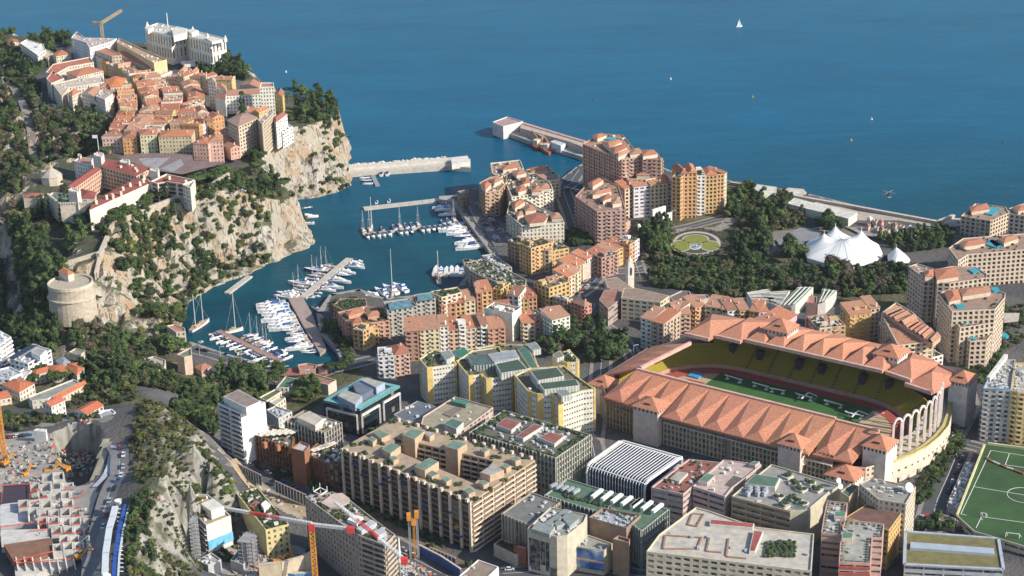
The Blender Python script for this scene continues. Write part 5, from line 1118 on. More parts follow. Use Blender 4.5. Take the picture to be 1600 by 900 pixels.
# cathedral
CW = (.70,.67,.60)
def pz(s, z): return poly(s, z)
cc = P(*px('B 720,640')[0], 60); t = thing('cathedral', 'white stone cathedral with a long tiled nave and square transept tower', 'cathedral', (cc[0], cc[1], 54))
def tb(name, s, z0, z1, col, roof=None, rise=3, rc=None, st=None):
    p = ccw(poly(s, z1)); W, G, Bk, Rf = MB(), MB(), MB(), MB()
    for k in range(len(p)): facade(W, G, Bk, p[k], p[(k+1) % len(p)], z0, z1, ST[st] if st else None)
    if roof: roof_pitched(Rf, W, p, z1, roof, rise, .3)
    else: roof_flat(W, Rf, p, z1, 1.0, .6)
    o = part(t, name, W, plaster, col)
    if G.f: tag(obj('windows', G, glass, t, rel=tuple(t.location)), kind='stuff')
    part(t, 'roof', Rf, tilem if roof else concrete, rc or (.38,.19,.12))
tb('nave', 'B 612,600 625,575 825,560 830,585', 54, 71, CW, 'gable', 3.5, (.36,.19,.13), 'town'); tb('aisle', 'B 618,640 612,615 825,600 830,625', 54, 63, CW, None, rc=(.36,.18,.13), st='town')
tb('transept_tower', 'B 822,545 830,515 910,515 912,540', 52, 84, CW, None, rc=(.4,.2,.14), st='town'); tb('front_gable', 'B 545,612 565,592 615,605 608,625', 54, 70, CW, 'gable', 4, (.42,.2,.14)); tb('front_tower', 'B 500,510 510,490 550,495 548,518', 54, 80, CW, 'hip', 3, (.42,.3,.25), 'town'); tb('front_tower', 'B 545,545 560,530 615,535 612,560', 54, 74, CW, 'hip', 3, (.42,.2,.14), 'town')
big('yellow chapel house with a red roof beside the cathedral tower', 'B 915,590 935,560 975,575 965,605', 52, 68, (.62,.47,.20), 'town', 'gable', rc=TC[2])
big('grey shaded house with a red roof behind the cathedral', 'B 700,530 745,505 825,515 820,550', 52, 68, (.5,.45,.4), 'town', 'gable', rc=TC[1])
# museum
MW = (.72,.70,.64)
t, z = big('huge white museum with rows of tall windows, standing on the sea cliff', 'A 905,172 985,142 1180,182 1410,238 1322,262 1185,225 1160,200 1065,222 930,188', 57, 86, MW, 'museum', cat='museum', name='museum', rc=(.50,.47,.42), par=1.0, base=0, clutter=14, edges={0: 'blank', 1: 'blank', 2: 'blank'}, trim=(.74,.72,.66))
for s, hh in (('A 1075,185 1105,165 1170,178 1165,205 1085,225', 5), ('A 905,172 940,155 960,168 925,190', 3), ('A 1290,240 1322,228 1400,245 1325,262', 1.5), ('A 1170,190 1200,178 1240,190 1200,205', 3)): pbox(t, 'attic', s, z-1, z+hh, MW, top=(.6,.58,.52))
for x, y in ((920,150),(1205,180),(1298,222),(1408,236),(1072,188)):
    q = P(x/4, y/4, z+3); m = MB(); m.box((q[0],q[1],z-1), (3,3,3), .3); m.cone(q, 1.5, .2, z+2, z+5.5, 6); part(t, 'finial', m, plaster, MW)
m = MB(); q = P(262, 38, z+3); m.cone(q, .5, .3, z, z+15, 5); part(t, 'flag_mast', m, white)
m = MB()
e0, e1 = P(*px('A 1160,205')[0], z), P(*px('A 1322,262')[0], z); dd = (e1-e0)/np.linalg.norm(e1-e0)
for zz in (64, 80): m.bar((*(e0[:2]+np.array([0,-1.2])), zz), (*(e1[:2]+np.array([0,-1.2])), zz), 2.0, .9)
part(t, 'cornice', m, plaster, MW)
# palace
PW = (.62,.54,.44); PR = (.27,.075,.055)
cc = P(*px('C 720,330')[0], 60); t = thing('palace', 'long white and cream palace round a courtyard, dark red roofs, square battlement towers', 'palace', (cc[0], cc[1], 60))
def pt(name, s, z1, roof='gable', rise=2.5, col=PW, st=None, rc=PR, z0=55):
    p = ccw(poly(s, z1)); W, G, Bk, Rf = MB(), MB(), MB(), MB()
    for k in range(len(p)): facade(W, G, Bk, p[k], p[(k+1) % len(p)], z0, z1, ST[st] if st else None)
    if roof == 'flat': roof_flat(W, Rf, p, z1, 1.2, .6)
    else: roof_pitched(Rf, W, p, z1, roof, rise, .3)
    part(t, name, W, plaster, col); part(t, 'roof', Rf, concrete if roof == 'flat' else tilem, rc)
    if G.f: tag(obj('windows', G, glass, t, rel=tuple(t.location)), kind='stuff')
    return p
pt('garden_wing', 'C 560,512 595,450 850,312 935,345', 72, 'gable', .9, (.66,.60,.51)); pt('square_wing', 'C 628,238 640,188 905,238 925,262 852,300', 73, 'gable', 2.0, (.60,.47,.34), 'arch'); pt('slope_wing', 'C 402,372 560,262 632,258 455,382', 72, 'gable', 2.0, (.62,.40,.30), 'arch')
pt('inner_wing', 'C 505,440 510,380 600,400 590,440', 69, 'hip', 2); pt('green_terrace', 'C 300,418 330,400 470,420 590,470 375,478', 68, 'flat', col=PW, rc=(.14,.24,.17), z0=52); pt('right_wing', 'C 940,332 1040,285 1215,322 1165,350 1040,335 985,345', 74, 'flat', col=(.68,.60,.50), st='pier', rc=PR); pt('end_pavilion', 'C 1140,352 1165,338 1220,325 1215,335 1190,375', 74.5, 'flat', col=(.74,.68,.58), st='arch', rc=(.5,.4,.33))
pt('link', 'C 905,300 930,262 995,300 1000,335 940,340', 71, 'flat', col=PW, rc=PR)
pt('small_roof', 'C 345,395 400,375 470,390 420,402', 68, 'hip', 1.6)
for nm, s, z1 in (('battlement_tower', 'C 422,385 450,368 503,382 480,398', 78), ('battlement_tower', 'C 582,160 612,146 650,158 630,180', 80), ('battlement_tower', 'C 932,258 950,246 995,252 985,272', 78), ('battlement_tower', 'C 745,205 765,192 812,198 805,220', 77), ('turret', 'C 482,165 492,158 510,165 500,175', 73)):
    p = ccw(poly(s, z1)); m = MB(); m.prism(p, 55, z1-1.2)
    for k in range(len(p)):
        a, b = np.array(p[k]), np.array(p[(k+1) % len(p)]); L = np.linalg.norm(b-a); n_ = max(2, int(L/2.2)); i_ = inset(p, .7); c_, d_ = np.array(i_[k]), np.array(i_[(k+1) % len(p)])
        for j in range(n_): f0, f1 = (j+.2)/n_, (j+.7)/n_; m.prism([a+(b-a)*f0, a+(b-a)*f1, c_+(d_-c_)*f1, c_+(d_-c_)*f0], z1-1.3, z1)
    part(t, nm, m, plaster, (.66,.60,.52))
m = MB()
for a, b in (('C 300,418', 'C 375,478'), ('C 375,478', 'C 590,470')):
    A_, B_ = P(*px(a)[0], 68), P(*px(b)[0], 68); n_ = 14
    for j in range(n_): f = (j+.3)/n_; q = A_+(B_-A_)*f; m.box((q[0],q[1],67.9), (1.2,1.0,1.6), 0)
part(t, 'battlements', m, plaster, PW, kind='stuff')
m = MB()
for x, y in ((600,455),(665,425),(705,420),(755,400),(768,372),(812,348),(873,340),(895,322),(755,240),(825,232),(845,250),(700,415),(1058,305),(1160,330),(900,297),(855,262)): q = P(x/4, 200+y/4, 75); m.box((q[0],q[1],71.5), (1.8,1.5,4.2), .6)
part(t, 'chimneys', m, plaster, (.62,.52,.42), kind='stuff')
m = MB(); q = P(154, 233, 80); m.cone(q, .25, .2, 79, 92, 5); part(t, 'flag_pole', m, white); m = MB(); m.prism([(q[0]-4,q[1]),(q[0],q[1]),(q[0],q[1]+.15),(q[0]-4,q[1]+.15)], 89.2, 91.8, True); part(t, 'flag', m, plaster, (.75,.72,.72))
big('pale guard house with a red roof below the palace battlements', 'C 145,430 175,405 270,408 262,430', 50, 66, (.55,.48,.38), None and 'x' or 'blank', 'hip', cat='house', name='house', rc=TC[2], rise=1.5)
big('white pavilion with a red roof patch beyond the palace courtyard', 'C 462,205 495,182 582,188 560,225', 55, 71, (.66,.64,.62), 'town', cat='house', name='house', rc=(.42,.2,.15))
q = P(*px('C 325,325')[0], 60); t2 = thing('chapel', 'small grey chapel with a ribbed roof and orange lantern among the trees', 'chapel', (q[0], q[1], 56)); m = MB(); m.cone(q, 8.5, 8.5, 54, 64, 8); part(t2, 'walls', m, plaster, (.55,.48,.38)); m = MB(); m.cone(q, 9, 1.2, 64, 70, 8); part(t2, 'roof', m, concrete, (.42,.38,.32)); m = MB(); m.cone(q, 1.3, .3, 70, 74, 6); part(t2, 'lantern', m, plaster, (.55,.36,.15))
# round bastion
q = P(*px('E 440,170')[0], 50); t = thing('bastion', 'round stone bastion tower with a walled terrace at the tip of the rock', 'bastion', (q[0], q[1], 28)); bx_, by_ = q[0], q[1]
m = MB(); m.cone((bx_,by_), 17, 15, 24, 50, 28); part(t, 'drum', m, stone)
m = MB()
for k in range(28): a0, a1 = 2*math.pi*k/28, 2*math.pi*(k+1)/28; m.prism([(bx_+15.6*math.cos(a0),by_+15.6*math.sin(a0)),(bx_+15.6*math.cos(a1),by_+15.6*math.sin(a1)),(bx_+14.6*math.cos(a1),by_+14.6*math.sin(a1)),(bx_+14.6*math.cos(a0),by_+14.6*math.sin(a0))], 49, 51.3, True)
part(t, 'parapet', m, plaster, (.55,.48,.38))
m = MB()
for k in range(28): a0, a1 = 2*math.pi*k/28, 2*math.pi*(k+1)/28; m.prism([(bx_+16.8*math.cos(a0),by_+16.8*math.sin(a0)),(bx_+16.8*math.cos(a1),by_+16.8*math.sin(a1)),(bx_+15.5*math.cos(a1),by_+15.5*math.sin(a1)),(bx_+15.5*math.cos(a0),by_+15.5*math.sin(a0))], 41, 42, True)
part(t, 'string_course', m, plaster, (.55,.47,.37))
big('tiny red-roofed house standing on the round bastion', 'E 365,95 395,68 460,105 425,120', 49, 55, (.6,.5,.4), 'blank', 'hip', cat='house', name='house', rc=TC[0], rise=1.8)
# rampart walls
def wallline(name, label, pts, w, h, m_=stone, col=None, zoff=-8, cat='wall', cap=True):
    q = [P(u, v, z) for u, v, z in pts]; t = thing(name, label, cat, (q[0][0], q[0][1], q[0][2])); m = MB(); c = MB()
    for i in range(len(q)-1):
        a, b = q[i], q[i+1]; d = (b-a)[:2]; d = d/np.linalg.norm(d); n_ = np.array([-d[1], d[0]])*w/2
        for s_, zz0, zz1, ww in ((m, zoff, h, 1), (c, h+.004, h+.5, 1.25)):
            i0 = len(s_.v); nn = n_*ww
            for P_, zq in ((a, a[2]), (b, b[2])):
                for sg in (-1, 1): s_.v += [(P_[0]+nn[0]*sg, P_[1]+nn[1]*sg, zq+zz0), (P_[0]+nn[0]*sg, P_[1]+nn[1]*sg, zq+zz1)]
            for f in ((i0,i0+1,i0+5,i0+4),(i0+2,i0+6,i0+7,i0+3),(i0+1,i0+3,i0+7,i0+5),(i0,i0+2,i0+3,i0+1),(i0+4,i0+5,i0+7,i0+6)): s_.f.append(f); s_.m.append(0)
    part(t, 'wall', m, m_, col)
    if cap: part(t, 'coping', c, plaster, (.52,.45,.38))
    return t
wallline('rampart', 'long pale rampart wall running under the palace pines along the cliff top', [(153,402,55),(158,398,55),(172,366,57),(178,352,58),(215,336,59),(262,318,60),(276,312,60)], 2.5, 2.6)
wallline('rampart', 'curved rampart in front of the palace end pavilion', [(276,313,60),(290,315,60),(305,312,60),(330,302,60),(332,292,60),(357,275,60)], 2.5, 2.4)
wallline('rampart', 'pale curved rampart with a square turret above the wooded slope', [(64,150,52),(62,165,52),(72,172,53),(80,168,53),(105,175,53),(140,180,53),(175,188,53)], 3, 3)
wallline('rampart', 'path wall zigzagging from the palace gardens down to the round bastion', [(152,398,55),(120,408,53),(100,414,52),(85,420,52),(72,418,50)], 2, 1.6)
wallline('rampart', 'steep stair wall between the bastion and the white cliff', [(156,405,54),(150,430,46),(148,445,38),(140,470,30)], 2, 1.5)
wallline('rampart', 'low wall along the cliff top below the white villa', [(405,228,52),(425,213,54),(450,206,54),(465,202,54)], 1.5, 2)
# palace square paving
def sheet(name, s, z, m_, col=None, kind='structure', dz=0.0, drape=True, n=1):
    pts = poly(s, z); m = MB(); m.ngon([(*p, z+dz) for p in ccw(pts)]); return tag(obj(name, m, m_, None, col), kind=kind)
sheet('square', 'C 740,185 860,158 1200,160 1210,205 1420,215 1140,290 1000,270 920,250', 61.5, concrete, (.20,.14,.13)); sheet('square_paving', 'C 865,190 1065,185 985,250 900,235', 61.6, concrete, (.30,.29,.30)); sheet('square_paving', 'C 1000,255 1130,192 1150,230 1080,275', 61.6, concrete, (.28,.27,.28))
t = thing('car_park_bus', 'row of white coaches parked beside the museum', 'coach', P(*px('A 1180,400')[0], 57)); 
for k in range(3):
    m = MB(); a = P(*px('A %g,%g' % (1130+k*12, 392+k*9))[0], 60); b = P(*px('A %g,%g' % (1215+k*4, 388+k*9))[0], 60); m.bar(a, b, 2.6, 3); part(t, 'coach_body', m, white)
# ---------------- trees ----------------
def leafmat(name, rgb, rgb2):
    m = mat(name, rgb, .9, .3, .7, rgb2=rgb2, s2=.22, rand=.38, spec=.2); return m
LG = leafmat('leaves_green', (.082,.120,.038), (.050,.084,.030)); LD = leafmat('leaves_dark', (.055,.084,.036), (.038,.062,.029)); LO = leafmat('leaves_olive', (.125,.125,.055), (.055,.065,.03)); LY = leafmat('leaves_yellow_green', (.17,.17,.04), (.08,.10,.025)); LB = leafmat('twigs_brown', (.13,.105,.08), (.07,.055,.04)); LP = leafmat('palm_fronds', (.06,.10,.035), (.10,.12,.05))
def crown_mesh(seed, shape, ml, leaves=330):
    """unit crown: radius 1, base at z=0; lumpy core plus many small leaf clumps"""
    r = random.Random(seed); m = MB(); lumps = []
    if shape == 'round': lumps = [(r.uniform(-.5,.5), r.uniform(-.5,.5), r.uniform(.35,1.0), r.uniform(.38,.6)) for _ in range(9)]+[(0,0,.65,.7)]
    elif shape == 'pine': 
        for k in range(11): a = k*2.4; q = .72*math.sqrt((k+.5)/11); lumps.append((q*math.cos(a), q*math.sin(a), .32+r.uniform(-.06,.1), r.uniform(.28,.4)))
    elif shape == 'cypress': lumps = [(r.uniform(-.04,.04), r.uniform(-.04,.04), .3+k*.42, max(.1,.36-.045*k)) for k in range(7)]
    elif shape == 'bush': lumps = [(r.uniform(-.6,.6), r.uniform(-.6,.6), r.uniform(.15,.4), r.uniform(.3,.5)) for _ in range(7)]
    elif shape == 'tall': lumps = [(r.uniform(-.35,.35), r.uniform(-.35,.35), .3+k*.24, r.uniform(.35,.55)-k*.02) for k in range(8)]
    sq = .62 if shape == 'pine' else .9
    for i, (x, y, z, rad) in enumerate(lumps): m.blob((x, y, z), rad*.86, sq, seed*50+i)
    for k in range(leaves):
        x, y, z, rad = lumps[k % len(lumps)]; th = r.uniform(0, 2*math.pi); cz = r.uniform(-.5, 1); sz = math.sqrt(1-cz*cz); rr_ = rad*r.uniform(.85,1.22)
        c = Vector((x+rr_*sz*math.cos(th), y+rr_*sz*math.sin(th), z+rr_*cz*sq)); n = Vector((sz*math.cos(th)+r.uniform(-.6,.6), sz*math.sin(th)+r.uniform(-.6,.6), cz+r.uniform(-.4,.6))).normalized()
        t = n.orthogonal().normalized(); b = n.cross(t); s = r.uniform(.05,.12)*(1.2 if leaves < 250 else 1); a = r.uniform(0, 3.14); u = t*math.cos(a)*s+b*math.sin(a)*s; v = (b*math.cos(a)-t*math.sin(a))*s*r.uniform(.5,1)
        m.quad(c-u-v, c+u-v*.6, c+u*.7+v, c-u*.8+v)
    return m.mesh('crown', [ml])
def trunk_mesh(h, r0, branches=4, seed=1, name='trunk'):
    r = random.Random(seed); m = MB(); m.cone((0,0), r0, r0*.55, -1.2, h, 6)
    for k in range(branches): a = 2*math.pi*k/branches+r.uniform(0,1); m.bar((0,0,h*.7), (math.cos(a)*h*.35, math.sin(a)*h*.35, h*1.12), r0*.5)
    return m.mesh(name, [wood])
def palm_mesh(seed):
    r = random.Random(seed); m = MB()
    for k in range(22):
        a = 2*math.pi*k/22+r.uniform(-.1,.1); el = r.choice([.9,.5,.1]); L = r.uniform(.85,1.1); p = Vector((0,0,0)); d = Vector((math.cos(a)*math.cos(el), math.sin(a)*math.cos(el), math.sin(el))); w_ = Vector((-math.sin(a), math.cos(a), 0))*.085
        for j in range(4):
            q = p+d*L/4; ww = w_*(1-j*.22); w2 = w_*(1-(j+1)*.22); m.quad(p-ww, q-w2, q+w2, p+ww); m.quad(p-ww*.2, q-w2*.2, q+Vector((0,0,-.12)), p+Vector((0,0,-.12))); p = q; d = (d+Vector((0,0,-.42))).normalized()
    return m.mesh('fronds', [LP])
PROTO = dict(broad=[crown_mesh(s, 'round', ml) for s, ml in ((1,LG),(2,LG),(3,LD),(4,LD),(5,LG))], pine=[crown_mesh(s, 'pine', ml, 420) for s, ml in ((11,LG),(12,LG),(13,LG))], cypress=[crown_mesh(s, 'cypress', LD) for s in (21,22)],
             bush=[crown_mesh(s, 'bush', ml, 140) for s, ml in ((31,LO),(32,LD),(33,LG),(34,LY),(35,LO))], tall=[crown_mesh(s, 'tall', ml) for s, ml in ((41,LD),(42,LG))], bare=[crown_mesh(s, 'round', LB, 260) for s in (51,52)], olive=[crown_mesh(s, 'round', LO) for s in (61,62)], palm=[palm_mesh(s) for s in (71,72)], yellow=[crown_mesh(81, 'round', LY)], dry=[crown_mesh(s, 'bush', ml, 140) for s, ml in ((91,LY),(92,LO),(93,LB))])
TRK = {k: trunk_mesh(1.0, .07, 4 if k != 'palm' else 0, 3, 'trunk') for k in PROTO}
TN = dict(broad='broadleaf_tree', pine='umbrella_pine', cypress='cypress_tree', bush='shrub', tall='evergreen_tree', bare='bare_tree', olive='olive_tree', palm='palm_tree', yellow='yellow_tree', dry='dry_shrub')
TL_ = dict(broad='leafy tree', pine='umbrella pine', cypress='dark cypress', bush='low shrub', tall='dark evergreen', bare='leafless tree', olive='grey-green tree', palm='palm tree', yellow='yellow-leaved tree', dry='dry shrub')
NT = [0]; OC = [None]
def tree(x, y, kind, r, place, label=None, z=None, trunk=None):
    z = gz(x, y) if z is None else z; NT[0] += 1
    lab = label or '%s %s' % (TL_[kind], place)
    t = thing(TN[kind], lab, 'tree' if kind != 'bush' else 'shrub', (x, y, z), None if label else '%ss %s' % (TL_[kind], place), rnd.uniform(0, 6.28))
    th = trunk if trunk is not None else dict(broad=.5, pine=1.15, cypress=.12, bush=.05, tall=.5, bare=.5, olive=.4, palm=2.3, yellow=.4)[kind]*r
    c = link('crown' if kind != 'palm' else 'fronds', rnd.choice(PROTO[kind]), t); c.location = (0, 0, th*.8); s = r*rnd.uniform(.9,1.1); c.scale = (s, s, s*(rnd.uniform(1.0,1.25) if kind in ('broad','olive','tall') else 1)*(2.0 if kind == 'cypress' else 1))
    if kind == 'cypress': c.scale = (r*2.2, r*2.2, r*2.4)
    if th > .6: k = link('trunk', TRK[kind], t); k.scale = (r*1.0, r*1.0, th)
    return t
def occupied(X):
    o = np.zeros(len(X), bool)
    for p in ALLB:
        pa = np.array([q[:2] for q in p]); lo, hi = pa.min(0)-1.5, pa.max(0)+1.5; c = (X[:,0] > lo[0])&(X[:,0] < hi[0])&(X[:,1] > lo[1])&(X[:,1] < hi[1])
        if c.any(): i = np.where(c)[0]; pp = inset(ccw(list(pa)), -1.5); o[i[inside(X[i], pp)]] = True
    return o
def scatter(s, z, n, mind=3.0, avoid=True, seed=0):
    p = np.array(poly(s, z)); r = np.random.RandomState(seed); lo, hi = p.min(0), p.max(0); X = r.uniform(lo, hi, (n*30, 2)); X = X[inside(X, p)]
    if avoid and len(X): X = X[~occupied(X)]
    out = []
    for x in X:
        if len(out) >= n: break
        if mind and any((x[0]-o[0])**2+(x[1]-o[1])**2 < mind*mind for o in out[-260:]): continue
        out.append(x)
    return np.array(out).reshape(-1, 2)
def grove(s, z, n, kinds, r, place, mind=5, seed=1):
    X = sorted([tuple(a) for a in scatter(s, z, n, mind, True, seed)], key=lambda a: Q((a[0], a[1], z))[0]); cnt = {}
    for x, y in X:
        k = rnd.choice(kinds); cnt[k] = cnt.get(k, -1)+1
        t = tree(x, y, k, rnd.uniform(*r)*(.7 if k in ('bush','cypress') else 1), place); t['label'] = '%s, %s from left %s' % (TL_[k], ordw(cnt[k]), place)
STUFF = {}
AV = [poly('M 360,430 420,390 600,370 800,430 830,490 790,560 640,590 500,560 380,510', 6), poly('p 1040,378 1060,352 1130,352 1150,380 1130,412 1060,412', 6), poly('M 830,500 880,470 975,500 965,560 850,560', 6), poly('M 230,420 330,360 440,340 480,370 400,400 370,440 240,440', 6)]
ALLB += AV
RL = [[P(u, v, z)[:2] for u, v, z in l] for l in (((-5,130,40),(20,165,36),(40,200,34),(52,235,32),(55,270,30),(50,300,28)), ((0,330,14),(10,400,14),(20,470,14),(30,510,14)))]
def mass(name, s, z, n, kinds, r, mind=0, avoid=True, seed=1, zoff=0, steepmax=9):
    X = scatter(s, z, n, mind, avoid, seed)
    if 'shrub' in name and len(X): X = X[vnoise(X, 17, 55, 3) > (-.13 if name == 'shrubland' else -.045)]
    for l in RL:
        if len(X): X = X[dist_line(X, l, False)[0] > 6.5]
    if len(X): STUFF.setdefault(name, []).append((X, kinds, r, zoff))
def flush_mass():
    for name, L in STUFF.items():
        buckets = {}
        for X, kinds, r, zoff in L:
            Z = ground(X)
            for (x, y), z in zip(X, Z):
                if z < .5: continue
                k = rnd.choice(kinds); me = rnd.choice(PROTO[k]); rad = rnd.uniform(*r); buckets.setdefault(me.name, (me, []))[1].append((x, y, z+zoff+rad*.15, rad, rnd.uniform(0, 6.28)))
        vs = []; root = None
        pts = [(q, bi) for bi, (me, L2) in enumerate(buckets.values()) for q in L2]
        me = bpy.data.meshes.new(name); me.from_pydata([q[:3] for q, _ in pts], [], [])
        for an, idx in (('sc', 3), ('rt', 4)): a = me.attributes.new(an, 'FLOAT', 'POINT'); a.data.foreach_set('value', [q[idx] for q, _ in pts])
        a = me.attributes.new('bk', 'INT', 'POINT'); a.data.foreach_set('value', [b for _, b in pts])
        o = link(name, me); tag(o, kind='stuff')
        ng = bpy.data.node_groups.new(name, 'GeometryNodeTree'); ng.interface.new_socket('Geometry', in_out='INPUT', socket_type='NodeSocketGeometry'); ng.interface.new_socket('Geometry', in_out='OUTPUT', socket_type='NodeSocketGeometry')
        N = ng.nodes; K = ng.links; gi = N.new('NodeGroupInput'); go = N.new('NodeGroupOutput'); jn = N.new('GeometryNodeJoinGeometry')
        asc = N.new('GeometryNodeInputNamedAttribute'); asc.inputs[0].default_value = 'sc'; art = N.new('GeometryNodeInputNamedAttribute'); art.inputs[0].default_value = 'rt'
        abk = N.new('GeometryNodeInputNamedAttribute'); abk.data_type = 'INT'; abk.inputs[0].default_value = 'bk'
        cx_ = N.new('ShaderNodeCombineXYZ'); K.new(art.outputs[0], cx_.inputs[2])
        for bi, (mn, _) in enumerate(buckets.items()):
            pr = PROBJ[mn]; oi = N.new('GeometryNodeObjectInfo'); oi.inputs['Object'].default_value = pr; oi.transform_space = 'ORIGINAL'; oi.inputs['As Instance'].default_value = True
            cmp_ = N.new('FunctionNodeCompare'); cmp_.data_type = 'INT'; cmp_.operation = 'EQUAL'; K.new(abk.outputs['Attribute'], cmp_.inputs[2]); cmp_.inputs[3].default_value = bi
            ip = N.new('GeometryNodeInstanceOnPoints'); K.new(gi.outputs[0], ip.inputs['Points']); K.new(cmp_.outputs[0], ip.inputs['Selection']); K.new(oi.outputs['Geometry'], ip.inputs['Instance']); K.new(cx_.outputs[0], ip.inputs['Rotation']); K.new(asc.outputs[0], ip.inputs['Scale']); K.new(ip.outputs[0], jn.inputs[0])
        K.new(jn.outputs[0], go.inputs[0]); md = o.modifiers.new('scatter', 'NODES'); md.node_group = ng
# --- individual trees ---
grove('C 690,560 720,500 850,430 980,365 1080,385 1060,440 960,500 850,570 720,620 690,620', 58, 36, ['pine'], (4.6,6), 'between the long palace wall and the cliff rampart', 4.6)
grove('C 1080,385 1120,400 1110,470 1030,480', 58, 3, ['tall'], (4,5), 'at the foot of the palace end pavilion')
grove('C 1010,270 1140,200 1240,192 1500,205 1530,255 1430,300 1300,345 1235,345 1160,300', 60, 34, ['pine'], (4.2,6), 'in the pine garden right of the palace square', 5.5)
grove('D 300,215 380,190 430,240 500,290 590,370 590,420 470,460 330,440 320,400 350,300', 52, 24, ['pine','tall','pine'], (4,6), 'on the shelf above the cove', 5.5)
grove('C 630,130 660,100 740,90 765,140 720,170 660,190', 55, 6, ['pine'], (4,5), 'behind the palace flag tower')
grove('B 1000,500 1060,445 1190,520 1290,700 1200,785 1060,790 1010,700 980,620', 48, 42, ['broad','tall','pine'], (4,6.5), 'on the wooded tip of the headland', 6)
grove('B 420,400 530,420 720,410 740,470 700,500 560,460 430,440', 50, 16, ['broad','tall'], (4.5,6), 'at the foot of the white museum', 6)
grove('C 60,560 130,490 230,500 280,560 260,680 120,700', 52, 9, ['olive','broad'], (5,7), 'in the left corner of the palace garden', 6)
grove('C 200,500 250,500 330,520 340,580 240,560', 55, 4, ['cypress'], (4,5), 'left of the palace battlements')
grove('C 370,500 460,480 480,560 370,580', 55, 5, ['cypress'], (4.5,5.5), 'in front of the palace battlements')
grove('C 440,590 560,560 680,620 640,720 480,740 380,700', 54, 14, ['broad','tall','palm'], (4,6), 'in the palace garden below the battlements', 6)
grove('E 760,110 860,90 960,190 1010,270 900,320 810,250 760,190', 28, 12, ['pine','broad'], (5,6.5), 'on the garden terraces below the cliff', 7)
grove('E 950,480 1100,460 1190,540 1100,610 960,560', 12, 8, ['pine','broad'], (5,7), 'left of the quay road at the harbour corner', 6)
grove('E 190,740 260,710 430,715 430,780 260,830 200,800', 30, 7, ['pine'], (4.5,6), 'among the red roofs at far left', 6)
grove('E 600,560 720,545 830,570 880,650 900,700 800,760 640,650', 26, 12, ['broad','olive','bare'], (4,5.5), 'beside the garden ridge', 6)
grove('E 715,640 800,640 780,820 720,820', 26, 5, ['cypress'], (5,6.5), 'in the clump at the foot of the ridge', 4)
grove('R 90,180 200,110 330,120 480,150 470,210 330,300 130,290', 9, 20, ['broad','pine','tall'], (4.5,6), 'behind the tall white slab', 6.5)
grove('R 580,270 690,245 700,300 640,390 580,380', 9, 6, ['pine','tall'], (4.5,6), 'between the white slab and the turquoise-rimmed block', 6)
grove('R 760,130 880,110 900,150 840,190 770,180', 7, 6, ['pine'], (4.5,5.5), 'by the car park at the harbour head', 6)
grove('S 890,170 960,90 1100,60 1220,30 1330,80 1440,130 1440,220 1290,280 1240,270 1180,200 1040,170 960,230', 8, 36, ['broad','broad','tall','bare'], (4.5,6), 'in the park between the yellow offices and the stadium', 6)
grove('K 500,770 560,700 640,710 720,800 700,890 520,890', 6, 18, ['tall','broad'], (5,7), 'in the dark grove below the white arch', 6)
grove('K 1010,560 1120,470 1200,490 1400,510 1420,600 1380,700 1260,760 1130,640 1060,640', 6, 40, ['broad','tall','olive'], (4.5,6.5), 'in the seafront park beside the rose garden', 6.5)
grove('M 60,400 180,400 190,470 100,560 20,560', 6, 12, ['broad','tall'], (5,7), 'left of the big white tent', 6)
grove('M 270,440 330,425 390,470 380,530 280,540', 6, 5, ['broad'], (6,7.5), 'right in front of the left tent edge', 6)
grove('M 450,330 560,280 610,300 600,340 520,380', 6, 7, ['broad'], (5,6.5), 'behind the big white tent', 6)
grove('M 510,560 640,540 670,600 650,650 520,650', 6, 8, ['broad','bare'], (5,7), 'between the tent and the green-striped roofs', 6)
for s_, n_, pl in (('F 340,690 420,700 600,760 740,790 880,770 1000,720 1020,690 960,640 930,560 960,520 1110,600 1160,650 1100,700 940,800 700,830 480,790', 26, 'on the promenade at the harbour head'), ('Q 1090,200 1160,130 1210,160 1190,280 1080,400 960,560 940,500 1060,300', 12, 'in the street garden right of the curved stadium wall'), ('O 1140,560 1200,545 1300,600 1290,700 1180,640', 6, 'at the foot of the cream towers'), ('K 1100,560 1170,560 1180,700 1080,700', 6, 'on the park side of the seafront road')):
    for i_, (x, y) in enumerate(sorted([tuple(a) for a in scatter(s_, 6, n_, 5, True, 3)])):
        if gz(x, y) > 2: tree(x, y, 'palm', rnd.uniform(2.6,3.4), pl)['label'] = 'palm tree, %s from left %s' % (ordw(i_), pl)
grove('Q 900,740 960,720 1050,700 1150,740 1130,770 950,760', 9, 7, ['broad'], (3,4.5), 'behind the moss-roofed hall', 5)
tree(*P(733, 892, 10)[:2], 'broad', 2.6, '', 'small street tree at the corner of the bottom road')
tree(*P(383, 222, 54)[:2], 'cypress', 6.5, '', 'very tall dark conifer in front of the beige balcony hotel')
tree(*P(438, 168, 54)[:2], 'cypress', 3, '', 'slim cypress beside the yellow chapel house')
tree(*P(209, 440, 22)[:2], 'yellow', 3, '', 'bright yellow tree on the garden terrace below the cliff')
tree(*P(222, 528, 14)[:2], 'yellow', 4, '', 'yellow-green tree beside the big pine at the harbour corner')
print('TREES', NT[0])
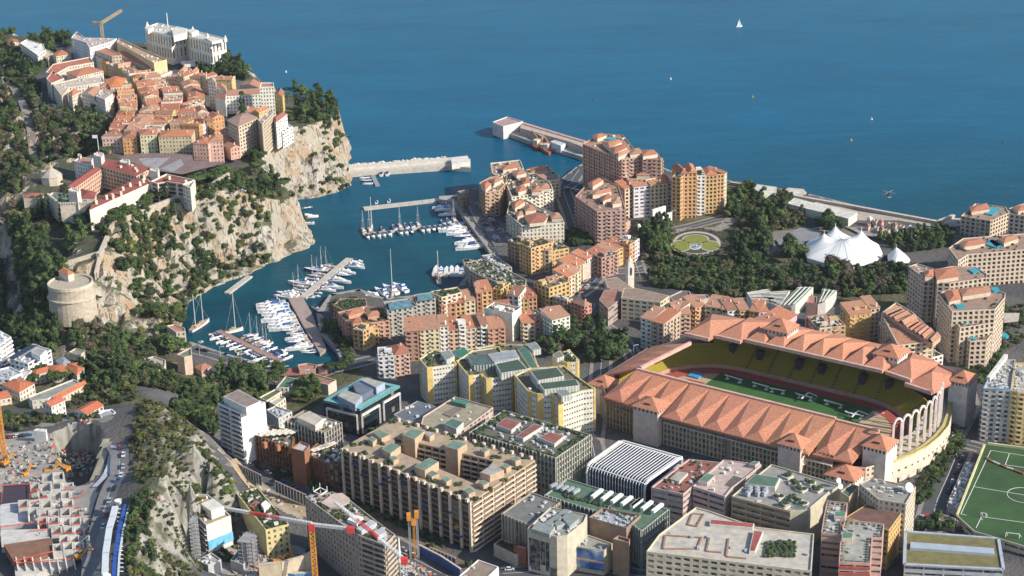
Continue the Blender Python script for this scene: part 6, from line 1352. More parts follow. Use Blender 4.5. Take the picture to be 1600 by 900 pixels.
# --- woods and shrubs as masses ---
PROBJ = {}
for o in list(bpy.data.objects):
    if o.type == 'MESH' and o.name.split('.')[0] in ('crown', 'fronds') and o.data.name not in PROBJ: PROBJ[o.data.name] = o
ex = 0
for k, L in PROTO.items():
    for me in L:
        if me.name not in PROBJ:
            q = P(296+ex*9, 640+(ex % 3)*8, 12); z_ = gz(q[0], q[1]); r_ = 1.5 if k == 'bush' else 3
            t_ = thing(TN[k], '%s, %s from left in the gardens above the white slab' % (TL_[k], ordw(ex)), 'shrub' if k == 'bush' else 'tree', (q[0], q[1], z_)); c = link('crown', me, t_); c.scale = (r_,)*3; c.location = (0,0,.5); PROBJ[me.name] = c; ex += 1
W_ = 'woodland'
mass(W_, 'p 0,78 30,100 66,165 60,200 150,205 170,215 160,245 140,255 60,290 30,320 20,380 0,430 -60,430 -60,90', 40, 2300, ['broad','tall','broad','olive','bare'], (3.0,5.2), 2.5)
mass(W_, 'A 0,150 250,160 440,185 450,240 440,330 380,300 280,280 240,250 120,240 0,250', 50, 260, ['broad','broad','tall'], (3.5,5.5), 3.5)
mass(W_, 'A 230,300 330,300 340,400 280,440 230,500 150,560 60,420', 48, 200, ['broad','tall'], (3.5,5), 3.5)
mass(W_, 'E 0,-80 60,60 300,100 330,250 480,300 460,350 370,450 330,570 200,560 100,500 60,400 0,380 -60,200', 25, 420, ['broad','tall','bush'], (3.5,6), 3.2)
mass(W_, 'C 0,420 130,420 110,500 60,560 60,700 200,740 300,780 280,840 130,820 0,740', 35, 170, ['broad','tall','olive'], (4,6), 4)
mass(W_, 'B 720,420 900,460 1050,440 1200,500 1320,730 1290,800 1200,790 1290,700 1180,520 1040,480 940,520 760,490', 46, 120, ['broad','tall'], (3.5,5), 3.5)
mass(W_, 'E 640,150 780,60 1000,-10 1200,-60 1500,-90 1700,-80 1760,-60 1560,60 1300,180 1170,300 1080,400 1000,330 900,330 760,200', 22, 300, ['broad','bush','olive','bush','tall'], (2.2,4.6), 3.4)
mass(W_, 'E 480,430 700,420 950,480 940,560 1000,620 940,700 820,700 700,640 560,620 450,560', 24, 190, ['broad','olive','bare','bush','tall'], (2.5,4.5), 3.4)
mass(W_, 'E 540,700 720,640 900,720 1000,800 1340,740 1600,720 1720,860 1640,900 1350,860 1180,900 900,960 700,940 500,860', 18, 300, ['broad','tall','olive','bush'], (2.8,4.8), 3.4)
mass(W_, 'K 480,700 700,890 760,860 1000,870 1130,640 1000,640 1000,500 1120,460 1400,500 1480,560 1520,640 1440,700 1290,720 1300,820 1260,900 1000,1000 700,960 500,900', 6, 260, ['broad','tall','olive','bush','bare'], (2.8,5), 3.8)
mass(W_, 'L 850,360 1050,250 1500,250 1600,400 1600,480 1250,500 1100,440 900,430', 6, 420, ['broad','bush','olive','tall'], (2.2,4.4), 3.0)
mass(W_, 'M 80,560 500,600 760,520 950,520 950,700 640,720 300,680 60,680', 6, 380, ['broad','bare','bush','tall'], (2.8,5), 3.0)
mass(W_, 'M 790,400 960,370 1200,340 1210,400 1180,440 1000,480 860,440', 6, 60, ['broad','tall'], (2.8,4.5), 4)
mass('shrubland', 'p 214,596 250,598 335,665 358,715 362,770 315,790 300,850 300,910 200,960 205,880 218,790 205,700', 55, 1700, ['bush','bush','bush','olive','dry'], (.7,2.1), 1.1, seed=4)
mass('shrubland', 'p 330,690 358,715 362,770 315,790 300,740', 50, 60, ['broad','bush'], (1.8,3.2), 1.5, seed=5)
mass('shrubland', 'p 215,760 240,800 240,880 215,890 190,870', 60, 60, ['broad','tall'], (1.8,3.0), 1.5, seed=6)
mass('cliff_shrubs', 'p 150,470 170,400 280,320 400,300 470,320 490,380 380,430 300,470 200,500', 35, 260, ['bush','bush','olive','broad'], (1.0,3.2), 1.6, seed=7)
mass('cliff_shrubs', 'p 190,470 230,400 300,370 380,350 450,365 488,385 420,418 330,450 290,490', 16, 800, ['bush','broad','olive','tall'], (1.8,4.2), 2.2, seed=27)
mass('cliff_shrubs', 'p 405,225 460,205 520,170 550,290 460,312 430,270', 35, 640, ['bush','bush','broad'], (1.0,3.2), 1.5, seed=8)
mass('cliff_shrubs', 'p 480,195 525,190 545,260 530,295 500,280', 25, 120, ['bush','broad'], (1.4,3.2), 2, seed=9)
mass('hedge', 'J 80,350 280,335 290,410 90,420', 12, 60, ['broad','bush'], (1.8,2.8), 1.8, seed=10)
mass('hedge', 'T -60,380 60,420 300,560 700,760 900,900 700,860 300,640 -60,460', 12, 40, ['bush','broad'], (1.2,2.4), 2.5, seed=11)
mass('hedge', 'W 130,200 300,260 500,330 700,400 690,370 480,290 300,230 140,170', 13, 60, ['bush','broad','palm'], (1.4,2.6), 2, seed=12)
mass('hedge', 'Q 950,450 1080,270 1200,160 1240,200 1150,330 1010,560 920,620', 8, 70, ['bush','broad'], (1.4,2.8), 2.4, seed=13)
mass('hedge', 'Q 1300,690 1500,720 1600,840 1600,900 1500,860 1440,780 1060,740 1050,700', 9, 40, ['bush','broad'], (1.6,2.8), 2.4, seed=14)
mass('hedge', 'J -20,480 130,560 220,700 200,790 60,640', 6, 60, ['broad','bush','palm'], (2,3.4), 2.5, seed=15)
mass('hedge', 'L 380,180 500,150 520,100 330,100', 6, 30, ['broad'], (2.5,4), 3, seed=16)
mass('hedge', 'K 40,740 180,720 190,800 60,810', 6, 24, ['broad'], (2.5,4), 3, seed=17)
mass('hedge', 'Y 780,330 900,330 900,420 800,400', 12, 20, ['bush'], (1.5,2.5), 2, seed=18); mass('hedge', 'Y 690,600 760,580 780,620 700,720', 8, 40, ['bush'], (1.2,2.2), 1.5, seed=19)
mass(W_, 'B 420,400 560,410 720,440 760,500 560,470 430,450', 56, 60, ['broad','tall'], (3,4.6), 3, seed=41)
mass(W_, 'E 420,700 560,560 760,700 760,900 480,900 300,900 560,780', 28, 150, ['broad','olive','bush','tall'], (1.8,3.8), 3, seed=42)
mass(W_, 'G 0,20 200,10 300,60 460,80 620,120 640,190 440,140 220,170 120,200 0,160', 42, 90, ['bush','olive','broad'], (1,2.6), 2.2, seed=43)
mass(W_, 'p 150,600 215,590 212,640 130,650 90,640', 34, 90, ['olive','bush','dry','broad'], (1,2.8), 2, seed=47)
mass(W_, 'R -60,230 90,330 100,520 -40,620 -200,560', 16, 110, ['broad','tall','bush'], (1.8,3.6), 2.6, seed=44)
mass('hedge', 'Y 440,860 520,780 700,700 760,640 720,860 560,900', 7, 60, ['broad','palm','bush'], (2,3.4), 3, seed=45); mass('hedge', 'Y 760,330 900,300 900,560 800,600 770,500', 10, 40, ['bush','broad'], (1.5,2.8), 3, seed=46)
flush_mass()
# ---------------- piers, jetties, boats ----------------
def deck(name, label, s, z, w=None, col=(.46,.43,.38), cat='jetty', z0=-3, wl_=None):
    q = [P(u, v, z)[:2] for u, v in px(s)]; t = thing(name, label, cat, (*q[0], 0)); m = MB()
    if w:
        a, b = q; d = (b-a)/np.linalg.norm(b-a); n = np.array([-d[1], d[0]])*w/2; q = [a-n, b-n, b+n, a+n]
    m.prism(q, z0, z, True); part(t, 'deck', m, plaster, col)
    return t, q
t, q = deck('breakwater', 'long pale stone breakwater from the cliff foot across the harbour mouth', 'p 543,270 700,259 735,262 735,248 703,246 545,259', 4.5, cat='breakwater', col=(.52,.48,.42))
m = MB(); a, b = P(545,262,5)[:2], P(700,249,5)[:2]
for k in range(210): f = rnd.random(); c = a+(b-a)*f+np.array([rnd.uniform(-1,1), rnd.uniform(0,4)]); m.blob((c[0], c[1], rnd.uniform(3.5,7)), rnd.uniform(1.1,2.1), .8, k)
part(t, 'boulders', m, plaster, (.58,.55,.50), kind='stuff')
m = MB(); m.prism(poly('p 704,246 731,243 733,252 706,256', 8.5), 3, 8.5, True); part(t, 'head_block', m, plaster, (.62,.58,.52)); m = MB(); m.box((*P(725,256,5)[:2],4.5), (6,2.5,2.4), .2); part(t, 'service_hut', m, plaster, (.6,.5,.1))
m = MB(); m.prism(poly('p 545,258 700,246 700,250 545,263', 7), 2, 7, True); part(t, 'crest_wall', m, plaster, (.58,.54,.47))
deck('jetty', 'bare concrete jetty pointing left from the quay corner', 'p 568,325 690,311', 1.5, 7); deck('jetty', 'thin floating jetty lined with white cruisers', 'p 567,366 728,347', 1.2, 4)
deck('jetty', 'upper arm of the bent jetty crowded with sailing boats', 'F 1145,132 850,378', 1.5, 6); deck('jetty', 'wide paved middle quay of the bent jetty', 'F 762,385 850,372 905,470 1000,700 960,730 860,560', 2.2, col=(.33,.25,.22)); deck('jetty', 'reddish jetty lined with small boats by the quay road', 'F 322,585 705,775', 1.4, 5, col=(.34,.21,.17))
deck('pontoon', 'lone floating pontoon in the left of the harbour', 'F 378,350 520,243', 1.2, 5, cat='pontoon'); deck('jetty', 'short grey jetty hanging off the long breakwater', 'D 1120,355 1160,438', 1.2, 4, col=(.25,.27,.30))
deck('quay', 'straight quay road along the inner basin', 'I 655,600 690,595 905,880 880,905', 4.2, col=(.30,.28,.26), cat='quay'); deck('quay', 'pale quay platform with a square beige block at the basin corner', 'I 585,585 775,575 835,600 830,640 690,620 585,605', 4.1, col=(.36,.34,.32), cat='quay')
B('harbour_office', 'square beige block with dark openings on the quay corner', 'harbour office', 'I 697,555 745,545 775,558 730,572', 4, z1=17, wall=(.30,.24,.19), st='wide', rc=(.33,.26,.2))
t, q = deck('pier', 'outer pier with a low quay and a boulder edge, reaching into the open sea', 'p 786,205 800,196 915,226 912,246 895,240 850,228', 4, cat='pier', col=(.36,.35,.33))
m = MB(); m.prism(poly('I 1100,135 1110,122 1500,240 1500,285 1400,245 1090,160', 10.5), 2, 10.5, True); part(t, 'sea_wall', m, plaster, (.44,.36,.31))
m = MB(); a, b = P(*px('I 1100,130')[0], 10.6), P(*px('I 1498,248')[0], 10.6); m.bar((*a[:2], 10.9), (*b[:2], 10.9), 4, .7); part(t, 'wall_walk', m, plaster, (.46,.28,.23))
m = MB(); a, b = P(*px('I 1000,175')[0], 2)[:2], P(*px('I 1170,235')[0], 2)[:2]
for k in range(90): f = rnd.random(); c = a+(b-a)*f+np.array([rnd.uniform(-1,1), rnd.uniform(-2,1)]); m.blob((c[0], c[1], rnd.uniform(.5,3)), rnd.uniform(.8,1.6), .8, k)
part(t, 'boulders', m, plaster, (.45,.43,.40), kind='stuff')
m = MB()
for k in range(30): f = (k+.5)/30; c = a=P(*px('I 1100,165')[0], 5); c2 = P(*px('I 1470,275')[0], 5); c = c+(c2-c)*f; m.box((c[0], c[1]-.3, 4.2), (1.6,1.2,4), -.4)
part(t, 'wall_arches', m, plaster, (.14,.13,.13), kind='stuff')
B('harbour_house', 'white two-storey pier-head building with a pink roof deck', 'pier building', 'I 918,122 1010,88 1108,118 1062,130 985,150', 1, z1=13, wall=(.66,.60,.56), st='blank', rc=(.38,.26,.25))
B('house', 'shed with a blue roof on the outer pier', 'shed', 'I 1190,195 1225,185 1265,200 1225,212', 4, z1=10, wall=(.4,.2,.15), st='blank', rc=(.25,.40,.55), par=.2); B('house', 'long white shed with a light blue end on the outer pier', 'shed', 'I 1280,245 1310,235 1375,255 1345,272', 4, z1=9, wall=(.55,.62,.66), st='blank', rc=(.50,.50,.48), par=.2)
def barge(s, col, lab):
    q = poly(s, 3); c = np.mean(np.array(q), 0); t = thing('work_barge', lab, 'barge', (*c, 0)); m = MB(); m.prism(q, -.5, 2.4, True); part(t, 'hull', m, plaster, col)
    m = MB(); e = (np.array(q[1])-q[0]); rz = math.atan2(e[1], e[0]); m.box((c[0],c[1],2.4), (7,5,5), rz); part(t, 'wheelhouse', m, plaster, (.62,.55,.45)); m = MB(); m.bar((c[0]+5,c[1],2.4), (c[0]-4,c[1]+2,16), .8); part(t, 'crane_arm', m, plaster, (.5,.25,.05))
    m = MB(); [m.box((c[0]+rnd.uniform(-7,7), c[1]+rnd.uniform(-3,3), 2.3), (2,1.6,rnd.uniform(1,2.5)), rz) for _ in range(8)]; part(t, 'deck_gear', m, plaster, (.45,.2,.08), kind='stuff')
barge('I 1152,255 1190,235 1235,262 1200,285', (.30,.07,.05), 'dark red work barge moored at the outer pier'); barge('I 1215,280 1250,262 1305,290 1270,312', (.35,.10,.05), 'orange-brown work barge on the right at the outer pier')
# boats: unit hulls, bow along +x
hullw = mat('gelcoat_white', (.74,.74,.73), .35, .04, .5); deckm = mat('teak_deck', (.42,.30,.19), .7, .2, .8); navy = mat('navy_canvas', (.03,.06,.16), .6, .1, .5); dglass = mat('tinted_glass', (.02,.03,.045), .15)
def hull_mesh(name, L, W, Hh, mt, deck_mt=None, sheer=.35):
    m = MB(); st_ = []; n = 7
    for i in range(n+1):
        f = i/n; x = -L/2+L*f; w_ = W/2*(1 if f < .45 else max(.02, math.cos((f-.45)/.55*math.pi/2)**.8))*(.86 if i == 0 else 1); zt = Hh*(1+sheer*f*f)
        st_.append([(x, -w_, zt), (x, -w_*.72, -.5), (x, w_*.72, -.5), (x, w_, zt)])
    for i in range(n):
        a, b = st_[i], st_[i+1]
        for k in range(3): m.quad(a[k], b[k], b[k+1], a[k+1])
        m.mi = 1; m.quad(a[3], b[3], b[0], a[0]); m.mi = 0
    m.quad(*st_[0][::-1])
    return m.mesh(name, [mt, deck_mt or mt])
def cabin_mesh(name, x0, x1, w, z0, z1, rake, mt):
    m = MB(); b = [(x0,-w/2,z0),(x1,-w/2*.7,z0),(x1,w/2*.7,z0),(x0,w/2,z0)]; t_ = [(x0+.2,-w*.42,z1),(x1-rake,-w*.3,z1),(x1-rake,w*.3,z1),(x0+.2,w*.42,z1)]
    for k in range(4): m.quad(b[k], b[(k+1) % 4], t_[(k+1) % 4], t_[k])
    m.quad(*t_); return m.mesh(name, [mt])
def BT(kind):
    if kind == 'yacht': return [('hull', hull_mesh('hull', 22, 5.6, 2.0, hullw)), ('cabin', cabin_mesh('cabin', -7, 5.5, 4.6, 2.1, 3.7, 2.5, hullw)), ('windscreen', cabin_mesh('windscreen', -5, 3.8, 4.3, 2.9, 3.5, 1.2, dglass)), ('flybridge', cabin_mesh('flybridge', -6.5, 1.2, 3.6, 3.7, 4.7, 1.6, hullw)), ('aft_deck', cabin_mesh('aft_deck', -10.4, -7.2, 4.2, 2.02, 2.16, .1, deckm)), ('radar_arch', cabin_mesh('radar_arch', -5.5, -4.4, 3.4, 4.7, 5.8, .3, hullw))]
    if kind == 'cruiser': return [('hull', hull_mesh('hull', 11, 3.5, 1.3, hullw)), ('cabin', cabin_mesh('cabin', -3, 3.6, 2.7, 1.35, 2.3, 2.0, hullw)), ('windscreen', cabin_mesh('windscreen', -2.4, 1.9, 2.6, 2.0, 2.7, .8, dglass)), ('canvas_top', cabin_mesh('canvas_top', -4.8, -1.2, 2.5, 2.0, 2.7, .2, navy))]
    if kind == 'small': return [('hull', hull_mesh('hull', 6.5, 2.3, .8, hullw)), ('cockpit', cabin_mesh('cockpit', -2.6, .4, 1.7, .82, .98, .2, navy)), ('windscreen', cabin_mesh('windscreen', -.2, 1.3, 1.6, .9, 1.5, .7, dglass))]
    if kind == 'sail':
        m = MB(); m.cone((1,0), .14, .09, 1.2, 18, 5); m.bar((1,-1.2,9), (1,1.2,9), .12); m2 = MB(); m2.bar((.8,0,2.7), (-4.8,0,2.9), .42); m3 = MB()
        for a, b in (((6.4,0,1.7),(1,0,17.6)), ((-6.4,0,1.3),(1,0,17.8)), ((1,1.7,1.3),(1,0,16)), ((1,-1.7,1.3),(1,0,16))): m3.bar(a, b, .06)
        return [('hull', hull_mesh('hull', 13.5, 3.8, 1.2, hullw, deckm, .2)), ('coachroof', cabin_mesh('coachroof', -2.5, 3.2, 2.2, 1.2, 1.85, .8, hullw)), ('mast', m.mesh('mast', [mat('mast_alloy', (.62,.62,.62), .4)])), ('boom', m2.mesh('boom', [mat('sail_cover', (.45,.47,.52), .8)])), ('rigging', m3.mesh('rigging', [steel]))]
canv = mat('blue_canvas', (.05,.14,.34), .8)
BTM = {k: BT(k) for k in ('yacht', 'cruiser', 'small', 'sail')}
BN = dict(yacht='motor_yacht', cruiser='cabin_cruiser', small='motorboat', sail='sailing_boat'); BL = dict(yacht='big white motor yacht', cruiser='white cabin cruiser', small='small open motorboat', sail='bare-masted sailing boat')
def boat(kind, x, y, hd, sc, label, group=None):
    t = thing(BN[kind], label, 'boat', (x, y, 0), group, hd); t.scale = (sc, sc, sc)
    for n_, me in BTM[kind]:
        o = link(n_, me, t)
        if n_ in ('hull', 'canvas_top', 'aft_deck', 'cockpit', 'flybridge'):
            q_ = rnd.random(); alt = navy if q_ < .13 else (deckm if q_ < .2 and n_ != 'hull' else (canv if q_ < .42 and n_ != 'hull' else None))
            if alt: o.material_slots[0].link = 'OBJECT'; o.material_slots[0].material = alt
    return t
def moor(s, kinds, n, side, place, sc=(.9,1.1), off=None, skip=.0, z=1):
    (u0, v0), (u1, v1) = px(s); a, b = P(u0, v0, z)[:2], P(u1, v1, z)[:2]; d = (b-a)/np.linalg.norm(b-a); nn = np.array([-d[1], d[0]])*side; i = 0
    for k in range(n):
        if rnd.random() < skip: continue
        kd = rnd.choice(kinds); c = rnd.uniform(*sc); L = dict(yacht=22, cruiser=11, small=6.5, sail=13.5)[kd]*c; p = a+(b-a)*(k+.5)/n+nn*((off or 3)+L/2+rnd.uniform(-.3,.8)); h = math.atan2(nn[1], nn[0])+rnd.uniform(-.06,.06)
        boat(kd, p[0], p[1], h, c, '%s, %s %s' % (BL[kd], ordw(i), place)); i += 1
moor('F 322,585 705,775', ['small','cruiser','small'], 34, -1, 'from the far end on the near side of the reddish jetty', (.8,1.05), 2.5)
moor('F 440,640 560,700', ['sail','cruiser'], 6, 1, 'from the far end, inside the reddish jetty', (.9,1.1), 2.5)
moor('F 560,700 705,775', ['cruiser','small','cruiser'], 13, 1, 'along the rear inner side of the reddish jetty', (.8,1), 2.5)
moor('F 1150,135 870,370', ['yacht','cruiser','yacht'], 13, 1, 'from the tip on the right of the bent jetty', (.6,.85), 3)
moor('F 1090,180 830,395', ['sail','sail','yacht','cruiser'], 13, -1, 'from the tip on the left of the bent jetty', (.8,1.15), 4)
moor('F 762,395 862,565', ['yacht'], 9, -1, 'going down the left of the wide middle quay', (.95,1.2), 2)
moor('F 862,565 960,720', ['cruiser','cruiser','yacht','sail'], 13, -1, 'down the lower left of the wide middle quay', (.7,.95), 2)
moor('F 905,470 985,640', ['cruiser','small'], 7, 1, 'down the right of the wide middle quay', (.8,1), 3, .3)
moor('p 567,366 728,347', ['cruiser','cruiser','cruiser'], 19, -1, 'from left before the thin floating jetty', (.95,1.2), 2, .2)
moor('p 567,366 728,347', ['cruiser','sail','cruiser'], 17, 1, 'from left behind the thin floating jetty', (.9,1.15), 2, .4)
moor('I 745,745 890,900', ['yacht','yacht','cruiser'], 14, -1, 'down the inner basin quay', (.75,1.1), 3); moor('I 660,610 715,700', ['yacht','cruiser'], 6, -1, 'down the upper basin quay near the corner', (.6,.8), 2)
moor('J 905,250 705,255', ['yacht'], 6, -1, 'from the right off the quay by the harbour offices', (.75,.95), 3)
moor('J 590,345 300,420', ['yacht'], 5, -1, 'from the right off the nearest harbour edge', (.7,1.0), 4, .1)
moor('D 1122,360 1150,430', ['small','cruiser'], 4, -1, 'down the short grey jetty at the breakwater', (.8,1.0), 2); 
for s, k, h, c, lab in (('D 1185,370', 'cruiser', 1.6, 1.2, 'left of two white cruisers moored against the long breakwater'), ('D 1222,368', 'cruiser', 1.6, 1.2, 'right of two white cruisers moored against the long breakwater'), ('D 722,585', 'cruiser', .1, .9, 'small white boat under the cliff, uppermost of three'), ('D 730,640', 'yacht', .1, .75, 'white motor yacht under the cliff, middle of three'), ('D 715,680', 'cruiser', 3.1, 1.2, 'white launch under the cliff, lowest of three'),
   ('I 195,628', 'small', 1.5, 1.2, 'dark little boat behind the bare concrete jetty, left one'), ('I 272,620', 'small', 1.5, 1.3, 'little boat behind the bare concrete jetty, right one'), ('F 900,380', 'small', -.2, 1.1, 'tender drifting at the elbow of the bent jetty'), ('F 940,455', 'cruiser', -1.0, 1.1, 'dark-roofed boat beside the palms'), ('F 1030,450', 'small', 1.6, 1.4, 'white boat alone right of the palms'),
   ('F 220,660', 'small', .8, .5, 'tiny dinghy beside the quay road'), ('F 445,722', 'small', .8, .5, 'tiny dinghy between quay road and jetty boats')):
    q = P(*px(s)[0], 0); boat(k, q[0], q[1], h, c, lab)
def bigsail(s0, s1, lab, masts, hm, wood_=True):
    a, b = P(*px(s0)[0], 1), P(*px(s1)[0], 1); c = (a+b)/2; L = np.linalg.norm(b-a); t = thing('schooner', lab, 'boat', (c[0], c[1], 0), None, math.atan2(b[1]-a[1], b[0]-a[0]))
    link('hull', hull_mesh('hull', L, L*.2, 1.9, hullw, deckm, .45), t); link('deckhouse', cabin_mesh('deckhouse', -L*.28, L*.15, L*.1, 1.9, 3.1, .6, deckm if wood_ else hullw), t)
    for i, f in enumerate(masts):
        m = MB(); m.cone((L*f,0), .3, .16, 1, hm*(1-.08*i), 6); o = link('mast', m.mesh('mast', [mat('pale_mast', (.66,.64,.58), .5)]), t); m = MB(); m.bar((L*f,0,3.6), (L*(f-.22),0,4), .5); link('boom', m.mesh('boom', [deckm]), t)
    m = MB(); m.bar((L*.48,0,2.6), (L*masts[0],0,hm*.97), .1); m.bar((-L*.45,0,2.2), (L*masts[-1],0,hm*.85), .1); link('rigging', m.mesh('rigging', [steel]), t)
bigsail('F 150,590', 'F 268,520', 'two-masted white schooner moored alone in the left corner of the harbour', [-.22,.18], 27); bigsail('F 365,600', 'F 480,575', 'classic wooden-decked sailing yacht at the end of the reddish jetty', [.08], 30)
bigsail('J 452,385', 'J 455,345', 'large sailing yacht with the tallest mast and crosstrees, beside the harbour offices', [0], 38, False); bigsail('J 745,290', 'J 735,235', 'old two-masted ship with brown masts behind the roof gardens', [-.15,.12], 25)
bigsail('D 1118,715', 'D 1130,690', 'sailing yacht with a green-tinted mast at the left end of the floating jetty', [.0], 28, False)
q = P(1155, 42, 0); t = thing('sailing_yacht', 'lone white sailing boat far out on the open sea', 'boat', (q[0], q[1], 0), None, .3); t.scale = (.5,)*3; link('hull', hull_mesh('hull', 16, 4.5, 2, hullw), t); m = MB(); m.cone((0,0), .2, .12, 1, 21, 5); link('mast', m.mesh('mast', [hullw]), t); m = MB(); m.tri((7,0,2.5),(.3,0,18),(.3,.6,2.8)); m.tri((-5,0,3),(-.3,.5,3),(-.3,0,19)); m.tri((7,0,2.5),(.3,.6,2.8),(.3,0,18)); link('sail', m.mesh('sail', [white]), t)
for i, (u, v) in enumerate(((1048,124),(1176,152),(926,156),(1362,187),(1330,220),(1567,222),(447,113),(391,108))):
    q = P(u, v, 0); t = thing('buoy', ['white buoy far out, right of the top centre','yellow buoy far out near the centre','dark buoy nearest the outer pier','white buoy on the right of the open sea','small buoy below the white one on the right','orange buoy near the right edge of the sea','white marker just beyond the headland trees','white marker left of the headland trees'][i], 'buoy', q); m = MB(); m.cone((q[0],q[1]), 1.1, .8, -.5, 1.1, 8); m.cone((q[0],q[1]), .25, .2, 1.1, 2.6, 6); part(t, 'float', m, [white, mat('buoy_yellow', (.6,.4,.03)), mat('buoy_dark', (.08,.08,.08))][i % 3])
# helicopter over the sea
q = P(1389, 304, 60); t = thing('helicopter', 'small dark helicopter flying low over the sea off the hangars', 'helicopter', q, None, .5)
m = MB(); m.blob((0,0,0), 2.2, .7, 3); m.bar((0,0,.4), (-8,0,.9), .7); m.quad((-8.6,0,.4),(-7.4,0,.4),(-7.8,0,2.6),(-8.8,0,2.6)); link('fuselage', m.mesh('fuselage', [mat('heli_dark', (.05,.06,.09), .4)]), t); m = MB()
for a in (0.3, 1.87, 3.44, 5.01): m.bar((0,0,2.1), (5.5*math.cos(a), 5.5*math.sin(a), 2.1), .35, .08)
link('rotor_blades', m.mesh('rotor_blades', [steel]), t); m = MB(); m.bar((-1.5,1,-2),(2,1,-2),.18); m.bar((-1.5,-1,-2),(2,-1,-2),.18); m.bar((0,1,-2),(0,.6,-.8),.15); m.bar((0,-1,-2),(0,-.6,-.8),.15); link('skids', m.mesh('skids', [steel]), t)
# white peaked tents
tentm = mat('tent_fabric', (.78,.78,.76), .7, .03, .2)
def tent(name, lab, s, z0, ze, peaks, rad):
    q = [P(u, v, ze)[:2] for u, v in px(s)]; c = np.mean(np.array(q), 0); t = thing(name, lab, 'tent', (*c, z0)); pk = [(*P(u, v, z)[:2], z) for u, v, z in peaks]
    n = 96; lo = []; m = MB(); N_ = 22
    def rim(a):
        # radius of the plan in direction a
        best = None
        for i in range(len(q)):
            A_, B_ = np.array(q[i])-c, np.array(q[(i+1) % len(q)])-c; d = np.array([math.cos(a), math.sin(a)]); e = B_-A_; den = d[0]*e[1]-d[1]*e[0]
            if abs(den) < 1e-9: continue
            s_ = (A_[0]*e[1]-A_[1]*e[0])/den; u_ = (A_[0]*d[1]-A_[1]*d[0])/den
            if s_ > 0 and -1e-6 <= u_ <= 1+1e-6: best = s_ if best is None else max(best, s_)
        return best or 1
    R_ = [rim(2*math.pi*k/n) for k in range(n)]
    def H(x, y, f):
        b0 = b = ze+(max(p[2] for p in pk)-ze)*.66*(1-f)**.85
        for p in pk: d = math.hypot(x-p[0], y-p[1]); b = max(b, b0+(p[2]-b0)*math.exp(-d/rad))
        return b
    G_ = []
    for j in range(N_+1):
        f = j/N_; G_.append([(c[0]+R_[k]*f*math.cos(2*math.pi*k/n), c[1]+R_[k]*f*math.sin(2*math.pi*k/n)) for k in range(n)])
    Zs = [[H(x, y, j/N_) for x, y in G_[j]] for j in range(N_+1)]
    base_i = len(m.v)
    for j in range(N_+1):
        for k in range(n): m.v.append((*G_[j][k], Zs[j][k]))
    for j in range(N_):
        for k in range(n): m.f.append((j*n+k, j*n+(k+1) % n, (j+1)*n+(k+1) % n, (j+1)*n+k)); m.m.append(0)
    o = part(t, 'canopy', m, tentm)
    for pl in o.data.polygons: pl.use_smooth = True
    m = MB(); k2 = [G_[N_][k] for k in range(n)]; 
    for k in range(n): a, b = k2[k], k2[(k+1) % n]; m.quad((*(np.array(a)*.985+c*.015),z0-1),(*(np.array(b)*.985+c*.015),z0-1),(*(np.array(b)*.985+c*.015),ze),(*(np.array(a)*.985+c*.015),ze))
    part(t, 'side_wall', m, tentm)
    for p in pk: m = MB(); m.cone((p[0],p[1]), .35, .12, p[2]-3, p[2]+2.2, 6); part(t, 'mast_tip', m, tentm)
    m = MB()
    for k in range(0, n, 6): 
        for p in pk[:1]:
            for j in range(N_-1): a, b = (*G_[j][k], Zs[j][k]+.12), (*G_[j+1][k], Zs[j+1][k]+.12); m.bar(a, b, .18, .1)
    part(t, 'seams', m, mat('seam_grey', (.55,.55,.54)), kind='stuff')
tent('circus_tent', 'huge white circus tent with four peaks', 'M 372,450 420,405 600,385 790,440 815,488 770,545 650,562 520,545 395,510', 6, 8.5, [(1150+490/3.556, 260+370/3.556, 22), (1150+553/3.556, 260+328/3.556, 23), (1150+697/3.556, 260+352/3.556, 23), (1150+630/3.556, 260+400/3.556, 21)], 6)
tent('small_tent', 'smaller white tent with a single peak, right of the circus tent', 'M 838,500 870,485 940,490 968,520 960,540 880,545 845,530', 6, 9, [(1150+890/3.556, 260+447/3.556, 19)], 3.2)
tent('small_tent', 'low pale tent half hidden under a tree, right of the circus tent', 'M 760,555 830,540 900,555 890,575 780,575', 6, 8, [(1150+830/3.556, 260+545/3.556, 12)], 5)
# ---------------- infill by the harbour ----------------
def inf(label, s, z1, wall, rc, plants=20, clutter=6, st='mix', **k): return B(AB, label, 'apartment block', s, 5, z1=z1, wall=wall, st=st, rc=rc, plants=plants, clutter=clutter, **k)
inf('low block under a dense roof wood at the tip of the near quay', 'J 85,425 130,385 285,385 295,430 150,462', 17, (.45,.28,.18), (.06,.07,.04), 90, 0)
t, z = inf('pink and orange terraced block with roof gardens behind the quay tip', 'J 110,470 270,435 405,440 435,520 255,548 170,535', 19, (.52,.30,.22), (.24,.13,.09), 60, 6); tops(t, z, ['J 160,470 260,440 275,465 180,490', 'J 290,470 360,460 370,485 300,495', 'J 190,515 250,505 260,530 205,538'], (.52,.3,.2))
for lab, s in (('grey block with a long blue-green glass atrium roof at the harbour', 'J 395,405 560,382 608,432 420,462'), ('block with the smaller blue-green glass roof, right of the long atrium', 'J 582,362 700,345 722,385 600,402')):
    t, z = inf(lab, s, 25, (.40,.38,.34), (.2,.22,.22), 0, 4); q = px(s); c = np.mean(q, 0); pp = [P(c[0]+(u-c[0])*.8, c[1]+(v-c[1])*.8, z+1)[:2] for u, v in q]; g_, w_ = MB(), MB(); roof_pitched(g_, w_, ccw(pp), z, 'gable', 3, 0); part(t, 'glass_roof', g_, mat('atrium_glass', (.10,.20,.24), .3, .4, .4))
